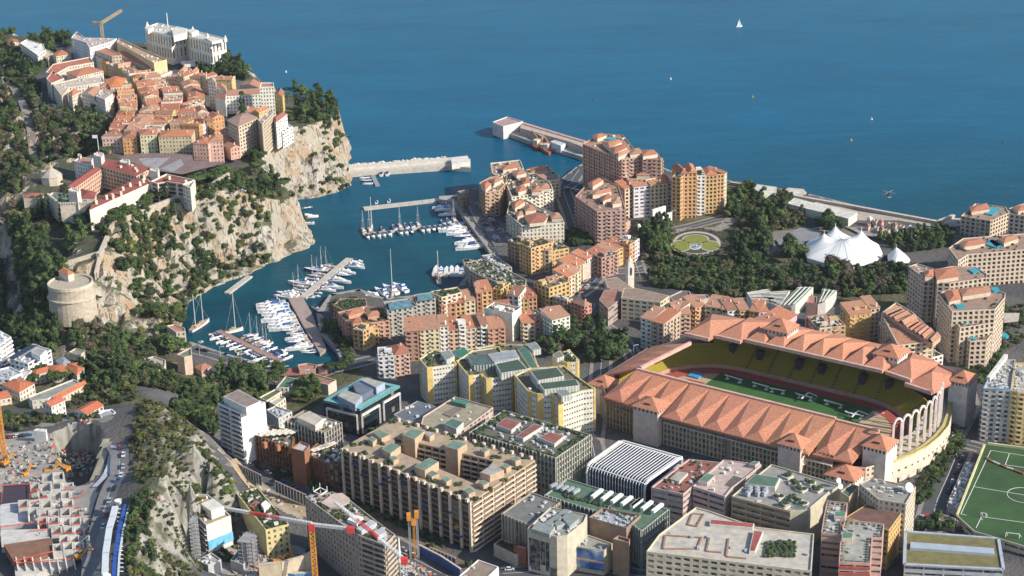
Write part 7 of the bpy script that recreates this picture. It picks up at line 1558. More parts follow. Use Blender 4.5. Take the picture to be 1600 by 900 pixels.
inf('cream block with a lush roof garden above the twin-masted ship', 'J 690,340 860,312 885,345 760,378', 24, (.62,.52,.38), (.10,.11,.06), 70, 2)
inf('stepped grey harbour offices with planted roof terraces', 'J 905,165 1010,135 1120,180 1290,268 1285,300 1200,318 1010,245 935,205', 17, (.46,.40,.32), (.17,.16,.12), 150, 24)
inf('long grey boat-club roof on the inner quay', 'J 1010,115 1080,105 1200,190 1120,195', 12, (.5,.48,.42), (.28,.28,.27), 6, 14)
for s, lab in (('J 1350,450 1420,440 1430,470 1370,485', 'small rose block behind the two front row gables'), ('L 170,395 330,330 345,350 235,400', 'cream block tucked behind the yellow arcade corner')): inf(lab, s, 22, (.5,.33,.25), (.34,.18,.13), 5, 3)
# ---------------- low houses, left ----------------
def lo(lab, s, zb, h, wall, rf='hip', rc=None, st='town', cat='house', name='house', **k):
    return B(name, lab, cat, s, zb-4, z1=zb+h, wall=wall, st=st, roof=rf, rc=rc, **({'rise': 1.8} if rf != 'flat' else {}), **k)
WH = (.74,.74,.74)
lo('white block with a blue-lit flat roof at the far left edge', 'E -60,520 0,465 70,505 -10,560', 22, 16, WH, 'flat', (.45,.52,.58), 'slab', 'apartment block', AB, clutter=8)
t, z = lo('white building with a row of solar panels on its sloping roof', 'E 60,640 205,548 320,585 175,672', 26, 13, WH, 'flat', (.35,.36,.37), 'wide', 'apartment block', AB, clutter=8)
m = MB(); a, b = P(*px('E 70,640')[0], z+1), P(*px('E 215,555')[0], z+1)
for k in range(6): f0, f1 = k/6+.01, (k+1)/6-.01; d = (b-a); m = MB(); m.bar(a+d*f0, a+d*f1, 5, .3); part(t, 'solar_panel', m, mat('solar', (.02,.03,.06), .2))
pbox(t, 'roof_house', 'E 195,600 235,570 290,590 250,625', z-.5, z+3.2, WH, top=(.3,.3,.28))
lo('white stepped house below the solar roof', 'E -20,710 60,690 140,730 60,765 -30,760', 26, 11, WH, 'flat', (.4,.42,.45), 'wide', clutter=8); lo('white gabled-front house beside the stepped white one', 'E 90,740 150,700 200,715 150,765', 27, 8, WH, 'flat', (.55,.52,.46), 'town')
lo('grey metal-roofed house left of the steep white rock', 'E 350,650 400,635 440,665 390,685', 24, 7, (.5,.5,.5), 'hip', (.25,.29,.35))
for i, (s, h) in enumerate((('E 190,720 300,690 330,710 220,745', 6), ('E 290,685 400,680 420,720 330,725', 7), ('E 410,690 440,672 525,700 480,740', 7), ('E 420,675 480,668 490,690 430,695', 6), ('E 10,800 110,765 215,795 120,850', 9), ('E -60,860 40,840 70,880 -30,900', 8))):
    lo(['orange-tiled house behind the big umbrella pine, leftmost', 'orange-tiled house behind the big umbrella pine, second', 'orange-tiled house at the foot of the garden, third', 'small orange roof between its two larger neighbours', 'large orange-tiled house below the pine, near the left edge', 'orange roof cut by the left edge below the pine'][i], s, 28, h, (.62,.55,.45), 'hip', (.46,.15,.07))
lo('long grey flat-roofed building with an orange tiled strip', 'E 175,880 460,768 500,790 300,890 200,905', 32, 7, (.55,.52,.46), 'flat', (.26,.26,.23)); lo('narrow orange tiled wing beside the long grey roof', 'E 310,885 510,790 540,800 350,900', 32, 5.5, (.6,.5,.4), 'gable', (.46,.15,.07))
lo('white house with a red roof above the excavation', 'G 265,20 340,-10 405,0 320,40', 40, 7, (.66,.62,.56), 'gable', (.46,.14,.08)); lo('long white house with a bright orange roof above the excavation', 'G 465,70 570,10 645,35 545,90', 40, 7, (.68,.64,.58), 'gable', (.48,.14,.07), 'arch')
lo('small grey-white rotunda house beside the orange roof', 'G 612,85 650,62 700,55 722,75 690,108 640,115', 42, 6, WH, 'flat', (.30,.33,.36), 'town'); lo('white cube hut on the site road', 'G 208,190 232,178 292,182 285,200', 44, 8, (.72,.70,.66), 'flat', (.5,.5,.48), 'blank', par=.3)
t, z = lo('round terraced villa garden with curved white walls', 'E 870,650 960,625 1035,650 1030,690 940,725 885,690', 16, 3, (.60,.52,.42), 'flat', (.40,.36,.31), 'blank')
lo('tall cream house with a green roof patch beside the quay road', 'E 1105,615 1150,590 1195,570 1198,620 1150,632', 8, 16, (.58,.44,.34), 'flat', (.14,.20,.13), 'blank'); lo('ruined cream tower house at the corner of the harbour', 'E 1040,435 1090,425 1155,450 1160,470 1100,475', 5, 15, (.60,.52,.42), 'flat', (.38,.2,.15), 'town')
lo('white villa with a planted roof in the gardens', 'E 890,815 950,795 1015,825 960,850', 16, 5, (.64,.58,.5), 'flat', (.12,.14,.07), 'town', plants=10); lo('long low brown-tiled house in the gardens', 'E 985,880 1020,850 1150,895 1100,930', 16, 5, (.6,.5,.4), 'gable', (.36,.20,.13)); lo('cream villa in pale stone on the garden edge of the white rock', 'E 430,600 470,575 535,590 500,620', 24, 9, (.55,.47,.36), 'flat', (.25,.22,.17), 'town'); lo('pavilion with a pyramid roof in the gardens', 'E 640,650 690,635 725,660 680,680', 26, 5, (.58,.5,.4), 'hip', (.36,.3,.22), 'arch')
for i, s in enumerate(('R 55,500 90,490 100,520 60,530', 'R -60,130 0,110 40,130 -20,160')): lo(['brown-roofed house left of the white slab', 'red-tiled cottage beside the quay road'][i], s, 10, 4, (.5,.4,.32), 'hip', (.38,.18,.12))
for i, s in enumerate(('R 580,118 640,108 700,120 690,148 590,148', 'R 705,118 750,112 790,128 760,150 712,148')): lo(['red-brown flat kiosk roof at the harbour head, left one', 'red-brown flat kiosk roof at the harbour head, right one'][i], s, 6, 3.5, (.5,.35,.28), 'flat', (.38,.17,.13), 'blank')
# ---------------- construction quarter ----------------
con = (.54,.52,.48)
site = thing('concrete_shell', 'half-built stepped concrete building of open cells with red guard rails', 'building site', P(60, 800, 48)); cells = 0
def cellz(x, y): return 47+max(0, (y-130))/770*7-(x/720)*3
rows_ = [(150,330,500),(230,235,590),(300,310,680),(370,150,700),(440,235,715),(505,310,710),(570,400,700),(640,480,690),(700,420,680)]
for j, (y, xa, xb) in enumerate(rows_):
    x = xa+rr.uniform(-8,8)
    while x < xb-40:
        w_ = rr.uniform(72,92); z0 = cellz(x, y); zt = z0+rr.uniform(3.6,5.4)
        q = [P(X_/5, 720+Y_/5, z0)[:2] for X_, Y_ in ((x, y+66), (x+w_, y+60), (x+w_-4, y-4), (x-4, y+2))]; pp = ccw(q); ip = inset(pp, .75); m = MB()
        for k in range(4):
            if rr.random() < .06: continue
            a, b, c, d = pp[k], pp[(k+1) % 4], ip[(k+1) % 4], ip[k]; m.prism([a, b, c, d], z0-3, zt, True)
        m.prism(pp, z0-6, z0-.6, True); g_ = rr.uniform(.85,1.08); part(site, 'concrete_cell', m, concrete, tuple(v*g_ for v in con)); cells += 1
        if rr.random() < .4: m = MB(); c = np.mean(pp, 0); m.box((c[0], c[1], z0), (rr.uniform(1.5,3), 2, rr.uniform(1,3.4)), .3); part(site, 'formwork', m, plaster, rr.choice([(.5,.16,.05),(.5,.32,.16),(.3,.17,.1),(.4,.4,.4)]))
        if rr.random() < .45: m = MB(); a, b = pp[0], pp[1]; m.bar((*a, zt+1), (*b, zt+1), .22, .22); m.bar((*a, zt+.5), (*b, zt+.5), .18); part(site, 'guard_rail', m, mat('rail_red', (.6,.08,.05)))
        x += w_+3
for s, z, c_, nm in (('X 0,350 0,500 380,490 360,430 230,300 120,320 20,330', 50, (.50,.50,.50), 'floor_slab'), ('X 5,540 10,650 390,600 385,530', 52, (.52,.50,.46), 'floor_slab'), ('X 20,195 15,325 230,300 240,185', 51, (.045,.035,.055), 'rebar_deck'), ('X 30,655 110,785 440,705 400,600', 53, (.20,.11,.07), 'formwork_deck'), ('X 110,790 120,900 700,800 680,730 480,730', 50, (.50,.48,.44), 'floor_slab'), ('X 200,860 200,960 640,960 640,840', 47, (.45,.43,.4), 'floor_slab')):
    m = MB(); m.prism(ccw(poly(s, z)), z-5, z, True); part(site, nm, m, concrete, c_)
m = MB()
for s, z in (('X 0,190 250,178', 52.5), ('X 235,185 235,300', 52.5), ('X 25,190 10,325', 52.5), ('X 110,785 440,700', 54.2), ('X 30,655 110,785', 54.2), ('X 0,520 380,460', 53), ('X 230,545 380,530', 53.5), ('X 225,330 320,320', 52), ('X 130,800 560,765', 53), ('X 240,240 310,230', 52)):
    a, b = [P(u, v, z) for u, v in px(s)]; m.bar(a, b, .18, .45)
part(site, 'red_barriers', m, MATS['rail_red'], kind='stuff')
for k in range(9): m = MB(); a, b = P((130+k*64)/5, 720+800/5, 50), P((150+k*64)/5, 720+900/5, 47); m.bar(a+[0,0,2], b+[0,0,2], .6, 4); part(site, 'concrete_fin', m, concrete, con)
m = MB(); cols = []
mm = {c: MB() for c in ((.45,.20,.09), (.45,.44,.41), (.30,.2,.14), (.45,.10,.08), (.12,.12,.13), (.5,.47,.4), (.38,.38,.37))}
def rubble(s, z, n, smin=.4, smax=1.5):
    p = poly(s, z); lo_, hi_ = np.min(p, 0), np.max(p, 0)
    for _ in range(n*4):
        x = (rr.uniform(lo_[0], hi_[0]), rr.uniform(lo_[1], hi_[1]))
        if inside(np.array([x]), p)[0]: mb = mm[rr.choice(list(mm)+list(mm)[1:2]*3+list(mm)[4:]*2)]; mb.box((x[0], x[1], max(gz(*x), z-6) if z < 50 else z), (rr.uniform(smin,smax*2), rr.uniform(smin,smax), rr.uniform(.4,1.4)), rr.uniform(0,3))
rubble('G 0,280 400,260 440,330 420,420 0,480', 44, 34); rubble('X 20,140 300,120 360,170 240,180 30,180', 50, 12); rubble('X 240,200 700,250 700,700 300,720', 53, 14, .3, 1.0); rubble('H 640,760 1100,740 1200,900 660,900', 16, 160, .4, 1.8); rubble('W 560,700 800,900 1060,900 1100,820 830,720', 14, 60); rubble('H 700,320 900,340 1100,500 980,480 800,380', 13, 40)
rubble('G 430,300 600,230 570,440 430,480', 31, 50); rubble('W 1080,780 1300,900 1160,900 1060,830', 12, 40); rubble('E 0,640 400,640 300,760 60,760', 30, 60, .5, 1.6); rubble('H 200,870 480,860 600,900 200,900', 18, 40)
for i, (c, mb) in enumerate(mm.items()):
    if mb.f: tag(obj('building_site_debris', mb, plaster, None, c), kind='stuff')
def excavator(u, v, z, h, lab, s=1.0):
    q = P(u, v, z); t = thing('excavator', lab, 'excavator', q, None, h); t.scale = (s, s, s); O_ = mat('digger_orange', (.60,.24,.02), .5)
    m = MB(); m.box((0,1.3,0), (4,.7,1)); m.box((0,-1.3,0), (4,.7,1)); link('tracks', m.mesh('tracks', [MATS['mast_dark'] if 'mast_dark' in MATS else mat('mast_dark', (.05,.05,.05))]), t)
    m = MB(); m.box((-.3,0,1), (3.4,2.6,1.3)); link('body', m.mesh('body', [O_]), t); m = MB(); m.box((.6,.7,2.2), (1.5,1.1,1.3)); link('cab', m.mesh('cab', [glass]), t); m = MB(); m.bar((1.2,-.4,2), (4,-.4,4.6), .6); m.bar((4,-.4,4.6), (6.2,-.4,2.4), .5); link('boom', m.mesh('boom', [O_]), t); m = MB(); m.box((6.3,-.4,1.2), (1.1,1.2,1.2)); link('bucket', m.mesh('bucket', [MATS['mast_dark']]), t)
excavator(78, 741, 45, .2, 'orange excavator on the left of the pair at the pit edge', 1.3); excavator(102, 737, 45, 2.6, 'orange excavator on the right of the pair at the pit edge', 1.4); excavator(125, 874, 52, .6, 'yellow machine at the lower right of the concrete shell', 1.2); excavator(40, 744, 45, 1, 'orange machine among piles left of the pit', 1.1); excavator(9, 727, 45, 1, 'dark and orange machine at the foot of the left crane', 1.2); excavator(435, 882, 15, .3, 'red machine below the yellow-walled block', 1.3); excavator(455, 876, 15, 1.9, 'red machine beside another below the yellow-walled block', 1.3)
# cranes
def lattice(a, b, w, m, seg=None):
    a, b = np.array(a, float), np.array(b, float); d = b-a; L = np.linalg.norm(d); d /= L; up = np.array([0,0,1.0]) if abs(d[2]) < .9 else np.array([1.0,0,0]); x = np.cross(d, up); x /= np.linalg.norm(x); y = np.cross(x, d); n = seg or max(2, int(L/w/1.1)); c = [(-1,-1),(1,-1),(1,1),(-1,1)]
    t_ = w*.15
    for p, q in c: m.bar(a+(x*p+y*q)*w/2, b+(x*p+y*q)*w/2, t_)
    for i in range(n):
        p0, p1 = a+d*L*i/n, a+d*L*(i+1)/n
        for k in range(4): c0, c1 = c[k], c[(k+1) % 4]; m.bar(p0+(x*c0[0]+y*c0[1])*w/2, p1+(x*c1[0]+y*c1[1])*w/2, t_*.8); m.bar(p0+(x*c0[0]+y*c0[1])*w/2, p0+(x*c1[0]+y*c1[1])*w/2, t_*.8)
orange = mat('crane_orange', (.62,.27,.04), .5); red = mat('crane_red', (.55,.05,.04), .5); wht = mat('crane_white', (.66,.66,.66), .5); bei = mat('crane_beige', (.45,.33,.18), .5)
t = thing('tower_crane', 'tower crane with an orange lattice mast and red-and-white jib over the bottom left', 'crane', P(494, 905, 14)); ap = P(487, 822, 58); base = (*ap[:2], 12)
m = MB(); lattice(base, (*ap[:2], 56), 2.3, m); part(t, 'mast', m, orange); m = MB(); m.box((*ap[:2], 56), (3,3,3.4)); part(t, 'slewing_cab', m, red)
tip = P(352, 793, 60); d = (tip-ap); d[2] = 0
m = MB(); lattice(ap+[0,0,1.5], ap+d*.52+[0,0,1.5], 1.3, m); part(t, 'jib', m, wht, kind=None); m = MB(); lattice(ap+d*.36+[0,0,1.5], ap+d*.72+[0,0,1.5], 1.35, m); part(t, 'jib_red_section', m, red); m = MB(); lattice(ap+d*.72+[0,0,1.5], ap+d+[0,0,1.5], 1.3, m); part(t, 'jib_tip', m, wht); m = MB(); cj = P(548, 829, 58); lattice(ap+[0,0,1], (*cj[:2], 59), 1.3, m); part(t, 'counter_jib', m, wht); m = MB(); m.box((*cj[:2], 57), (3.5,2.6,3)); part(t, 'counterweight', m, red)
t = thing('tower_crane', 'second crane whose long red-and-white jib crosses the grey slanted block', 'crane', P(630, 905, 14)); a, b = P(628, 871, 44), P(523, 784, 62); m = MB(); lattice(a, a+(b-a)*.35, 1.3, m); part(t, 'jib', m, wht); m = MB(); lattice(a+(b-a)*.35, a+(b-a)*.68, 1.3, m); part(t, 'jib_red_section', m, red); m = MB(); lattice(a+(b-a)*.68, b, 1.3, m); part(t, 'jib_tip', m, wht); m = MB(); c = P(632, 880, 42); lattice((*c[:2], 11), (*c[:2], 42), 1.8, m); part(t, 'mast', m, wht); m = MB(); m.box((*c[:2], 42), (3.4,3,3)); part(t, 'counterweight', m, red)
t = thing('tower_crane', 'crane with an orange mast standing at the far left edge by the excavation', 'crane', P(8, 722, 44)); a, b = P(8, 718, 46), P(-4, 600, 46); m = MB(); lattice((*a[:2], 43), (*a[:2], 93), 2.2, m); part(t, 'mast', m, orange); m = MB(); lattice((*a[:2], 91), (a[0]-60, a[1]+10, 91), 1.6, m); part(t, 'jib', m, orange); m = MB(); m.box((*a[:2], 42), (5,5,2.2)); part(t, 'base_block', m, red)
t = thing('tower_crane', 'sand-coloured crane on top of the old town beside the white hospital', 'crane', P(162, 52, 78)); a = P(158, 36, 92); m = MB(); lattice((*a[:2], 60), (*a[:2], 92), 2.4, m); part(t, 'mast', m, bei); b, c = P(190, 16, 100), P(147, 36, 90); m = MB(); lattice((*a[:2], 92), b, 2.2, m); part(t, 'jib', m, bei); m = MB(); lattice((*a[:2], 92), c, 2.4, m); part(t, 'counter_jib', m, bei); m = MB(); m.box((c[0],c[1],c[2]-1.5), (3,3,3)); part(t, 'counterweight', m, bei)
t = thing('drilling_rig', 'orange-topped drilling rig standing in the street below the long apartment block', 'drilling rig', P(650, 880, 12)); 
for k, (u, hh) in enumerate(((642,34),(649,30),(654,36))): a = P(u, 872, 12); m = MB(); lattice((*a[:2], 11), (*a[:2], 11+hh*.72), 1.0, m); part(t, 'mast', m, orange if k == 1 else steel); m = MB(); m.box((a[0],a[1],11+hh*.7), (2.2,2.2,4)); part(t, 'drill_head', m, orange)
t = thing('folded_parasol', 'tall folded white awning mast by the grey slanted block', 'parasol', P(624, 870, 12)); a = P(624, 862, 30); m = MB(); m.cone(a, .9, .3, 24, 38, 6); part(t, 'canopy', m, white); m = MB(); m.cone(a, .3, .3, 11, 24, 6); part(t, 'pole', m, steel)
# hillside buildings
t, z = B(AB, 'scaffolded white block with a tan roof and two roof boxes under the rock ridge', 'apartment block', 'H 340,420 440,385 500,390 642,522 488,582', 22, (4,745), wall=(.58,.58,.57), st='blank', edges={4: 'slab', 0: 'slab'}, rc=(.36,.28,.16), clutter=4)
pbox(t, 'brown_box', 'H 335,418 365,398 450,430 378,455', z-.5, z+4, (.26,.15,.09), top=(.09,.09,.1)); pbox(t, 'white_box', 'H 455,450 530,415 600,465 520,495', z-.5, z+4.5, (.72,.7,.66), top=(.62,.6,.56))
a, b = P(*px('H 488,582')[0], z), P(*px('H 642,522')[0], z); d = (b-a)/np.linalg.norm(b-a); n_ = np.array([d[1], -d[0], 0])
m = MB(); m.prism([(a+n_*.3)[:2], (b+n_*.3)[:2], (b+n_*.7)[:2], (a+n_*.7)[:2]], 23, 28, True); part(t, 'blue_banner', m, plaster, (.15,.45,.65))
def scaffold(lab, s, z0, z1):
    pp = ccw(poly(s, z1)); c = np.mean(pp, 0); t = thing('scaffolding', lab, 'scaffolding', (*c, z0)); m = MB(); fl = MB(); nz_ = int((z1-z0)/2.2)
    for k in range(4):
        a, b = np.array(pp[k]), np.array(pp[(k+1) % 4])
        for j in range(4): q = a+(b-a)*j/3; m.bar((*q, z0), (*q, z1+1), .22)
        for j in range(nz_): zz = z0+2.2*(j+1); m.bar((*a, zz), (*b, zz), .18); m.bar((*a, zz), (*b, zz-2.2), .14)
    for j in range(nz_): fl.prism(pp, z0+2.2*(j+1)-.1, z0+2.2*(j+1), True)
    part(t, 'poles', m, steel, kind='stuff'); part(t, 'decks', fl, concrete, (.3,.3,.3), kind='stuff')
scaffold('grey scaffold stair tower on the left corner of the scaffolded block', 'H 375,560 410,505 435,520 440,550', 22, 45); scaffold('scaffold cage between the scaffolded and the yellow-walled blocks', 'H 680,680 740,615 810,640 770,690', 18, 34)
t, z = B(AB, 'yellow-walled block with a narrow garden roof, right of the scaffolded block', 'apartment block', 'H 680,385 810,345 1005,575 860,612', 15, (3,785), wall=(.60,.52,.26), st='win', edges={3: 'blank', 2: 'win'}, rc=(.10,.11,.06), plants=130, clutter=8, par=.7)
pbox(t, 'red_terrace', 'H 755,460 800,425 830,440 790,480', z-.5, z+.1, (.35,.12,.1)); pbox(t, 'white_pergola', 'H 830,450 860,425 890,450 850,480', z-.5, z+2, WH)
wallg = (.42,.36,.29)
t, z = B(AB, 'long grey slanted block with slit windows and a garden roof with timber decks', 'apartment block', 'W 465,402 560,385 640,372 748,425 920,560 1030,640 965,705 815,650 690,570', 14, z1=44, wall=wallg, st='win', edges={7: 'win', 8: 'win', 6: 'slab', 5: 'slab'}, rc=(.34,.27,.22), plants=150, clutter=14)
for s, c_, hh in (('W 565,440 640,385 700,380 745,415 740,440 680,470 620,470', (.50,.40,.34), .8), ('W 730,545 770,515 830,530 790,570', WH, 1.5), ('W 785,600 880,548 915,565 820,620', (.42,.45,.47), 2), ('W 890,620 950,595 975,620 920,650', (.4,.42,.44), 2.5)): pbox(t, 'roof_pavilion', s, z-.6, z+hh, c_)
m = MB(); [m.bar((*P(360+x/4, 675+y/4, z)[:2], z), (*P(360+x/4, 675+y/4, z)[:2], z+3), .3) for x, y in ((520,375),(560,350),(605,370),(565,395))]; m.bar(P(490,768,z+3), P(500,762,z+3), .4); m.bar(P(500,762,z+3), P(511,767,z+3), .4); m.bar(P(511,767,z+3), P(501,773,z+3), .4); m.bar(P(501,773,z+3), P(490,768,z+3), .4); part(t, 'white_frame', m, white)
for i, s in enumerate(('H 430,800 520,752 582,795 500,832', 'H 290,890 345,835 378,845 350,900', 'H 640,800 690,740 760,760 720,830')): lo(['grey flat-roofed site hut below the scaffolded block', 'small white-roofed hut at the foot of the rock ridge', 'low grey shed with the blue hoarding at the site'][i], s, 19, 7-i*2, (.42,.42,.42), 'flat', [(.33,.33,.32),(.6,.6,.58),(.3,.32,.34)][i], 'blank', 'shed', 'site_hut', clutter=3)
wallline('retaining_wall', 'curved beige retaining wall of the machine yard', [(405,893,20),(440,890,20),(475,880,20),(490,872,20),(492,862,20)], 1.5, 4, plaster, (.55,.47,.33)); wallline('retaining_wall', 'long concrete parapet of the ramp beside the orange mast', [(502,846,20),(520,860,20),(550,882,20),(575,903,20)], 1.2, 2, plaster, (.48,.46,.43)); wallline('hoarding', 'blue hoarding along the lower street', [(655,862,13),(690,880,13),(720,900,13)], .8, 4, plaster, (.05,.10,.30), cat='hoarding'); wallline('hoarding', 'bright blue strip at the edge of the machine yard', [(430,896,16),(460,899,16),(490,897,16)], 1.5, 1, plaster, (.08,.30,.60), cat='hoarding')
# noise barrier
def barrier(lab, pts, h, n, z):
    q = [P(u, v, z) for u, v in pts]; t = thing('noise_barrier', lab, 'barrier', q[0]); a, b = q
    for k in range(n):
        f0, f1 = a+(b-a)*k/n, a+(b-a)*(k+1)/n; m = MB(); m.bar((*f0[:2], z-1), (*f0[:2], z+h), .55); part(t, 'post', m, white)
        m = MB(); dd = (f1-f0)/np.linalg.norm(f1-f0); nn = np.array([-dd[1], dd[0]])*.12; m.prism([f0[:2]-nn, f1[:2]-nn, f1[:2]+nn, f0[:2]+nn], z-.8, z+h-.6, True); part(t, 'panel', m, plaster, (.10,.11,.13))
    m = MB(); m.bar((*a[:2], z+h), (*b[:2], z+h), .5); part(t, 'top_rail', m, plaster, (.45,.33,.30))
barrier('slatted white-posted screen wall beside the railway cut, left stretch', [(361,733), (409,757)], 6, 12, 14); barrier('slatted white-posted screen wall beside the railway cut, right stretch', [(431,766), (479,788)], 6, 10, 14)
barrier('short screen wall at the end of the blue hoarding', [(672,868), (712,885)], 5, 7, 13)
# curved white beams over the road
def beam(name, lab, pts, w, h, m_, cat='bridge', legs=0, sup=0):
    q = [np.array(P(u, v, z)) for u, v, z in pts]; t = thing(name, lab, cat, q[0]); m = MB()
    for i in range(len(q)-1): m.bar(q[i], q[i+1]+(q[i+1]-q[i])*.03, w, h)
    part(t, 'beam', m, m_)
    for i in range(0, len(q), max(1, legs or 99)): m = MB(); m.bar((*q[i][:2], q[i][2]-9), q[i], 1.0); part(t, 'pier', m, white)
    return t, q
beam('pipe_bridge', 'curved light grey twin beam bridge over the site road', [(180,792,64),(176,808,64),(171,825,64),(168,845,64),(165,865,64),(164,895,64)], 3.0, 1.2, plain, legs=2)[0].children[0].color = (.55,.60,.64,1)
t_, q_ = beam('pipe_bridge', 'curved blue pipe beside the grey beam bridge', [(196,790,63),(191,810,63),(186,830,63),(183,850,63),(180,870,63),(178,900,63)], 1.8, 1.5, mat('pipe_blue', (.02,.08,.34), .4)); 
m = MB(); [m.bar(q_[i]+[2.0,0,.2], q_[i+1]+[2.0,0,.2], .9, .8) for i in range(len(q_)-1)]; part(t_, 'side_beam', m, plain, (.5,.55,.6)); m = MB(); [m.bar(q_[i]+[-6.2,0,.9], q_[i+1]+[-6.2,0,.9], .3, .3) for i in range(len(q_)-1)]; part(t_, 'dark_rail', m, plain, (.03,.06,.12))
for s, lab in ((((179,775,66),(184,774,66),(189,777,66),(187,790,62)), 'white funnel-shaped support at the head of the beam bridge'), (((160,893,66),(166,891,66),(172,893,66),(166,906,60)), 'white funnel-shaped support at the bottom edge of the beam bridge')):
    q = [np.array(P(*a)) for a in s]; t = thing('bridge_support', lab, 'bridge support', q[3]); m = MB(); c = (q[0]+q[2])/2; m.cone(c, .6, 2.0, c[2]-9, c[2]-2, 12); part(t, 'funnel', m, white)
m = MB(); 
for k in range(16): a = P(170+k*.1, 795+k*6.5, 63.2); m.bar(a+[4,0,0], a+[6.5,0,-.3], .3)
tag(obj('beam_brackets', m, white), kind='stuff')
# ---------------- streets, paving, garden, football field, cars ----------------
def drape(name, pts, w, m_, col=None, dz=.12, kind='structure', step_=6, off=0):
    """road ribbon laid on the ground"""
    q = [np.array(p[:2]) for p in pts]; L = []; 
    for i in range(len(q)-1):
        n = max(1, int(np.linalg.norm(q[i+1]-q[i])/step_)); L += [q[i]+(q[i+1]-q[i])*k/n for k in range(n)]
    L.append(q[-1]); N_ = []
    for i in range(len(L)): a, b = L[max(0, i-1)], L[min(len(L)-1, i+1)]; d = (b-a)/np.linalg.norm(b-a); N_.append(np.array([-d[1], d[0]]))
    m = MB(); cols = max(1, int(w/4)); X = np.array([L[i]+N_[i]*(off-w/2+w*c/cols) for i in range(len(L)) for c in range(cols+1)]); Z = ground(X)
    # smooth across the width so that bumps do not poke through
    Z = Z.reshape(len(L), cols+1); Z = np.maximum(Z, Z.mean(1)[:, None]); Z = Z.ravel()+dz
    for x, z in zip(X, Z): m.v.append((x[0], x[1], z))
    for i in range(len(L)-1):
        for c in range(cols): k = i*(cols+1)+c; m.f.append((k, k+cols+1, k+cols+2, k+1)); m.m.append(0)
    return tag(obj(name, m, m_, None, col), kind=kind)
def pxl(s, z): return [P(u, v, z)[:2] for u, v in px(s)]
def patch(name, s, z, m_, col, dz=.1, st=2.0):
    p = ccw(poly(s, z)); a = np.array(p); lo_, hi_ = a.min(0), a.max(0); xs_ = np.arange(lo_[0], hi_[0]+st, st); ys_ = np.arange(lo_[1], hi_[1]+st, st); X = np.array([(x, y) for y in ys_ for x in xs_]); ok = inside(X, p); Z = ground(X)+dz; n = len(xs_); m = MB(); m.v = [(x[0], x[1], z_) for x, z_ in zip(X, Z)]
    for j in range(len(ys_)-1):
        for i in range(n-1):
            k = j*n+i; f = (k, k+1, k+n+1, k+n)
            if sum(ok[list(f)]) > 2 and Z[list(f)].max()-Z[list(f)].min() < 5: m.f.append(f); m.m.append(0)
    return tag(obj(name, m, m_, None, col), kind='structure')
dust = (.36,.33,.285)
patch('site_ground', 'G 400,60 740,110 720,200 640,230 600,180 500,150 400,150 300,190 160,160 300,110', 42, concrete, (.27,.25,.21), .15)
patch('site_ground', 'G -60,180 160,160 330,200 440,290 440,420 400,520 560,560 640,620 560,900 -60,900', 46, concrete, dust, .2); patch('site_ground', 'G 620,250 700,240 700,330 660,430 600,520 560,600 600,900 540,900 560,520 600,400', 50, concrete, (.33,.30,.22), .25)
patch('gravel', 'H 640,720 900,640 1100,700 1200,820 1150,960 600,960 400,900 480,830', 16, concrete, (.28,.26,.235), .15); patch('gravel', 'W -20,190 330,370 470,480 460,560 250,470 60,300', 13, concrete, (.38,.32,.23), .15); patch('garden_paths', 'E 380,640 560,600 700,620 740,660 560,690 500,740 420,730', 28, concrete, (.25,.22,.2), .15); patch('yard', 'E 330,850 480,800 500,850 400,930', 30, concrete, (.38,.32,.24), .15)
patch('gravel', 'M 20,420 230,350 480,330 1180,330 1180,420 800,380 500,400 180,480', 6, concrete, (.20,.18,.16), .12); patch('path', 'K 1020,620 1130,560 1160,580 1060,680 1000,720 700,740 690,700 960,690', 6, concrete, (.25,.23,.21), .2)
line = mat('road_paint', (.55,.55,.53), .8, .1, .5)
ROADS = [('F 150,690 330,735 520,790 690,845 760,880', 6, 15), ('F 760,880 900,880 1010,830 1140,800 1300,760', 6, 11), ('F 940,540 1040,700 1140,800', 6, 8), ('R 360,660 470,640 560,560 690,470', 10, 8), ('p 352,705 420,740 500,785 600,845 700,898 760,935', 13, 16), ('p 740,612 800,640 880,662 925,690 935,740', 8, 10), ('p 925,690 935,620 940,560 918,500 930,470', 7, 10), ('p 918,500 965,520 985,545 1000,580', 7, 8), ('p 780,425 745,370 720,320 712,300', 5, 10), ('p 905,265 880,300 895,340 905,380', 5, 12), ('p 1000,370 1080,352 1145,335 1165,300', 6, 9), ('p 1000,430 990,400 1005,375', 6, 9), ('O 1120,560 1220,690 1240,780 1190,880 1150,960', 7, 12), ('Q 1190,250 1130,400 1060,560 1020,700 960,800', 8, 13), ('Q 1240,210 1330,235', 8, 9), ('p 785,900 900,890 1010,900', 10, 10), ('L 410,480 470,440 540,360 640,330 800,320 860,300', 6, 9), ('L 490,600 600,680 680,720', 7, 8)]
for s, z, w_ in ROADS:
    q = pxl(s, z); drape('road', q, w_, asphalt, dz=.15)
    drape('road_marking', q, .35, line, dz=.19)
    drape('pavement', q, 2.6, plaster, (.26,.23,.21), .28, off=w_/2+1.3); drape('pavement', q, 2.6, plaster, (.26,.23,.21), .28, off=-w_/2-1.3)
drape('road', [P(u, v, 54)[:2] for u, v in ((178,690),(188,715),(186,740),(176,770),(162,800),(152,830),(146,860),(142,905))], 10, plaster, (.17,.17,.175), dz=.35); drape('road_marking', [P(u, v, 54)[:2] for u, v in ((178,690),(188,715),(186,740),(176,770),(162,800))], .4, line, dz=.42)
drape('path', [P(u, v, 54)[:2] for u, v in ((176,688),(177,700),(172,725),(160,745),(148,760))], 3.5, plaster, (.42,.45,.50), .5)
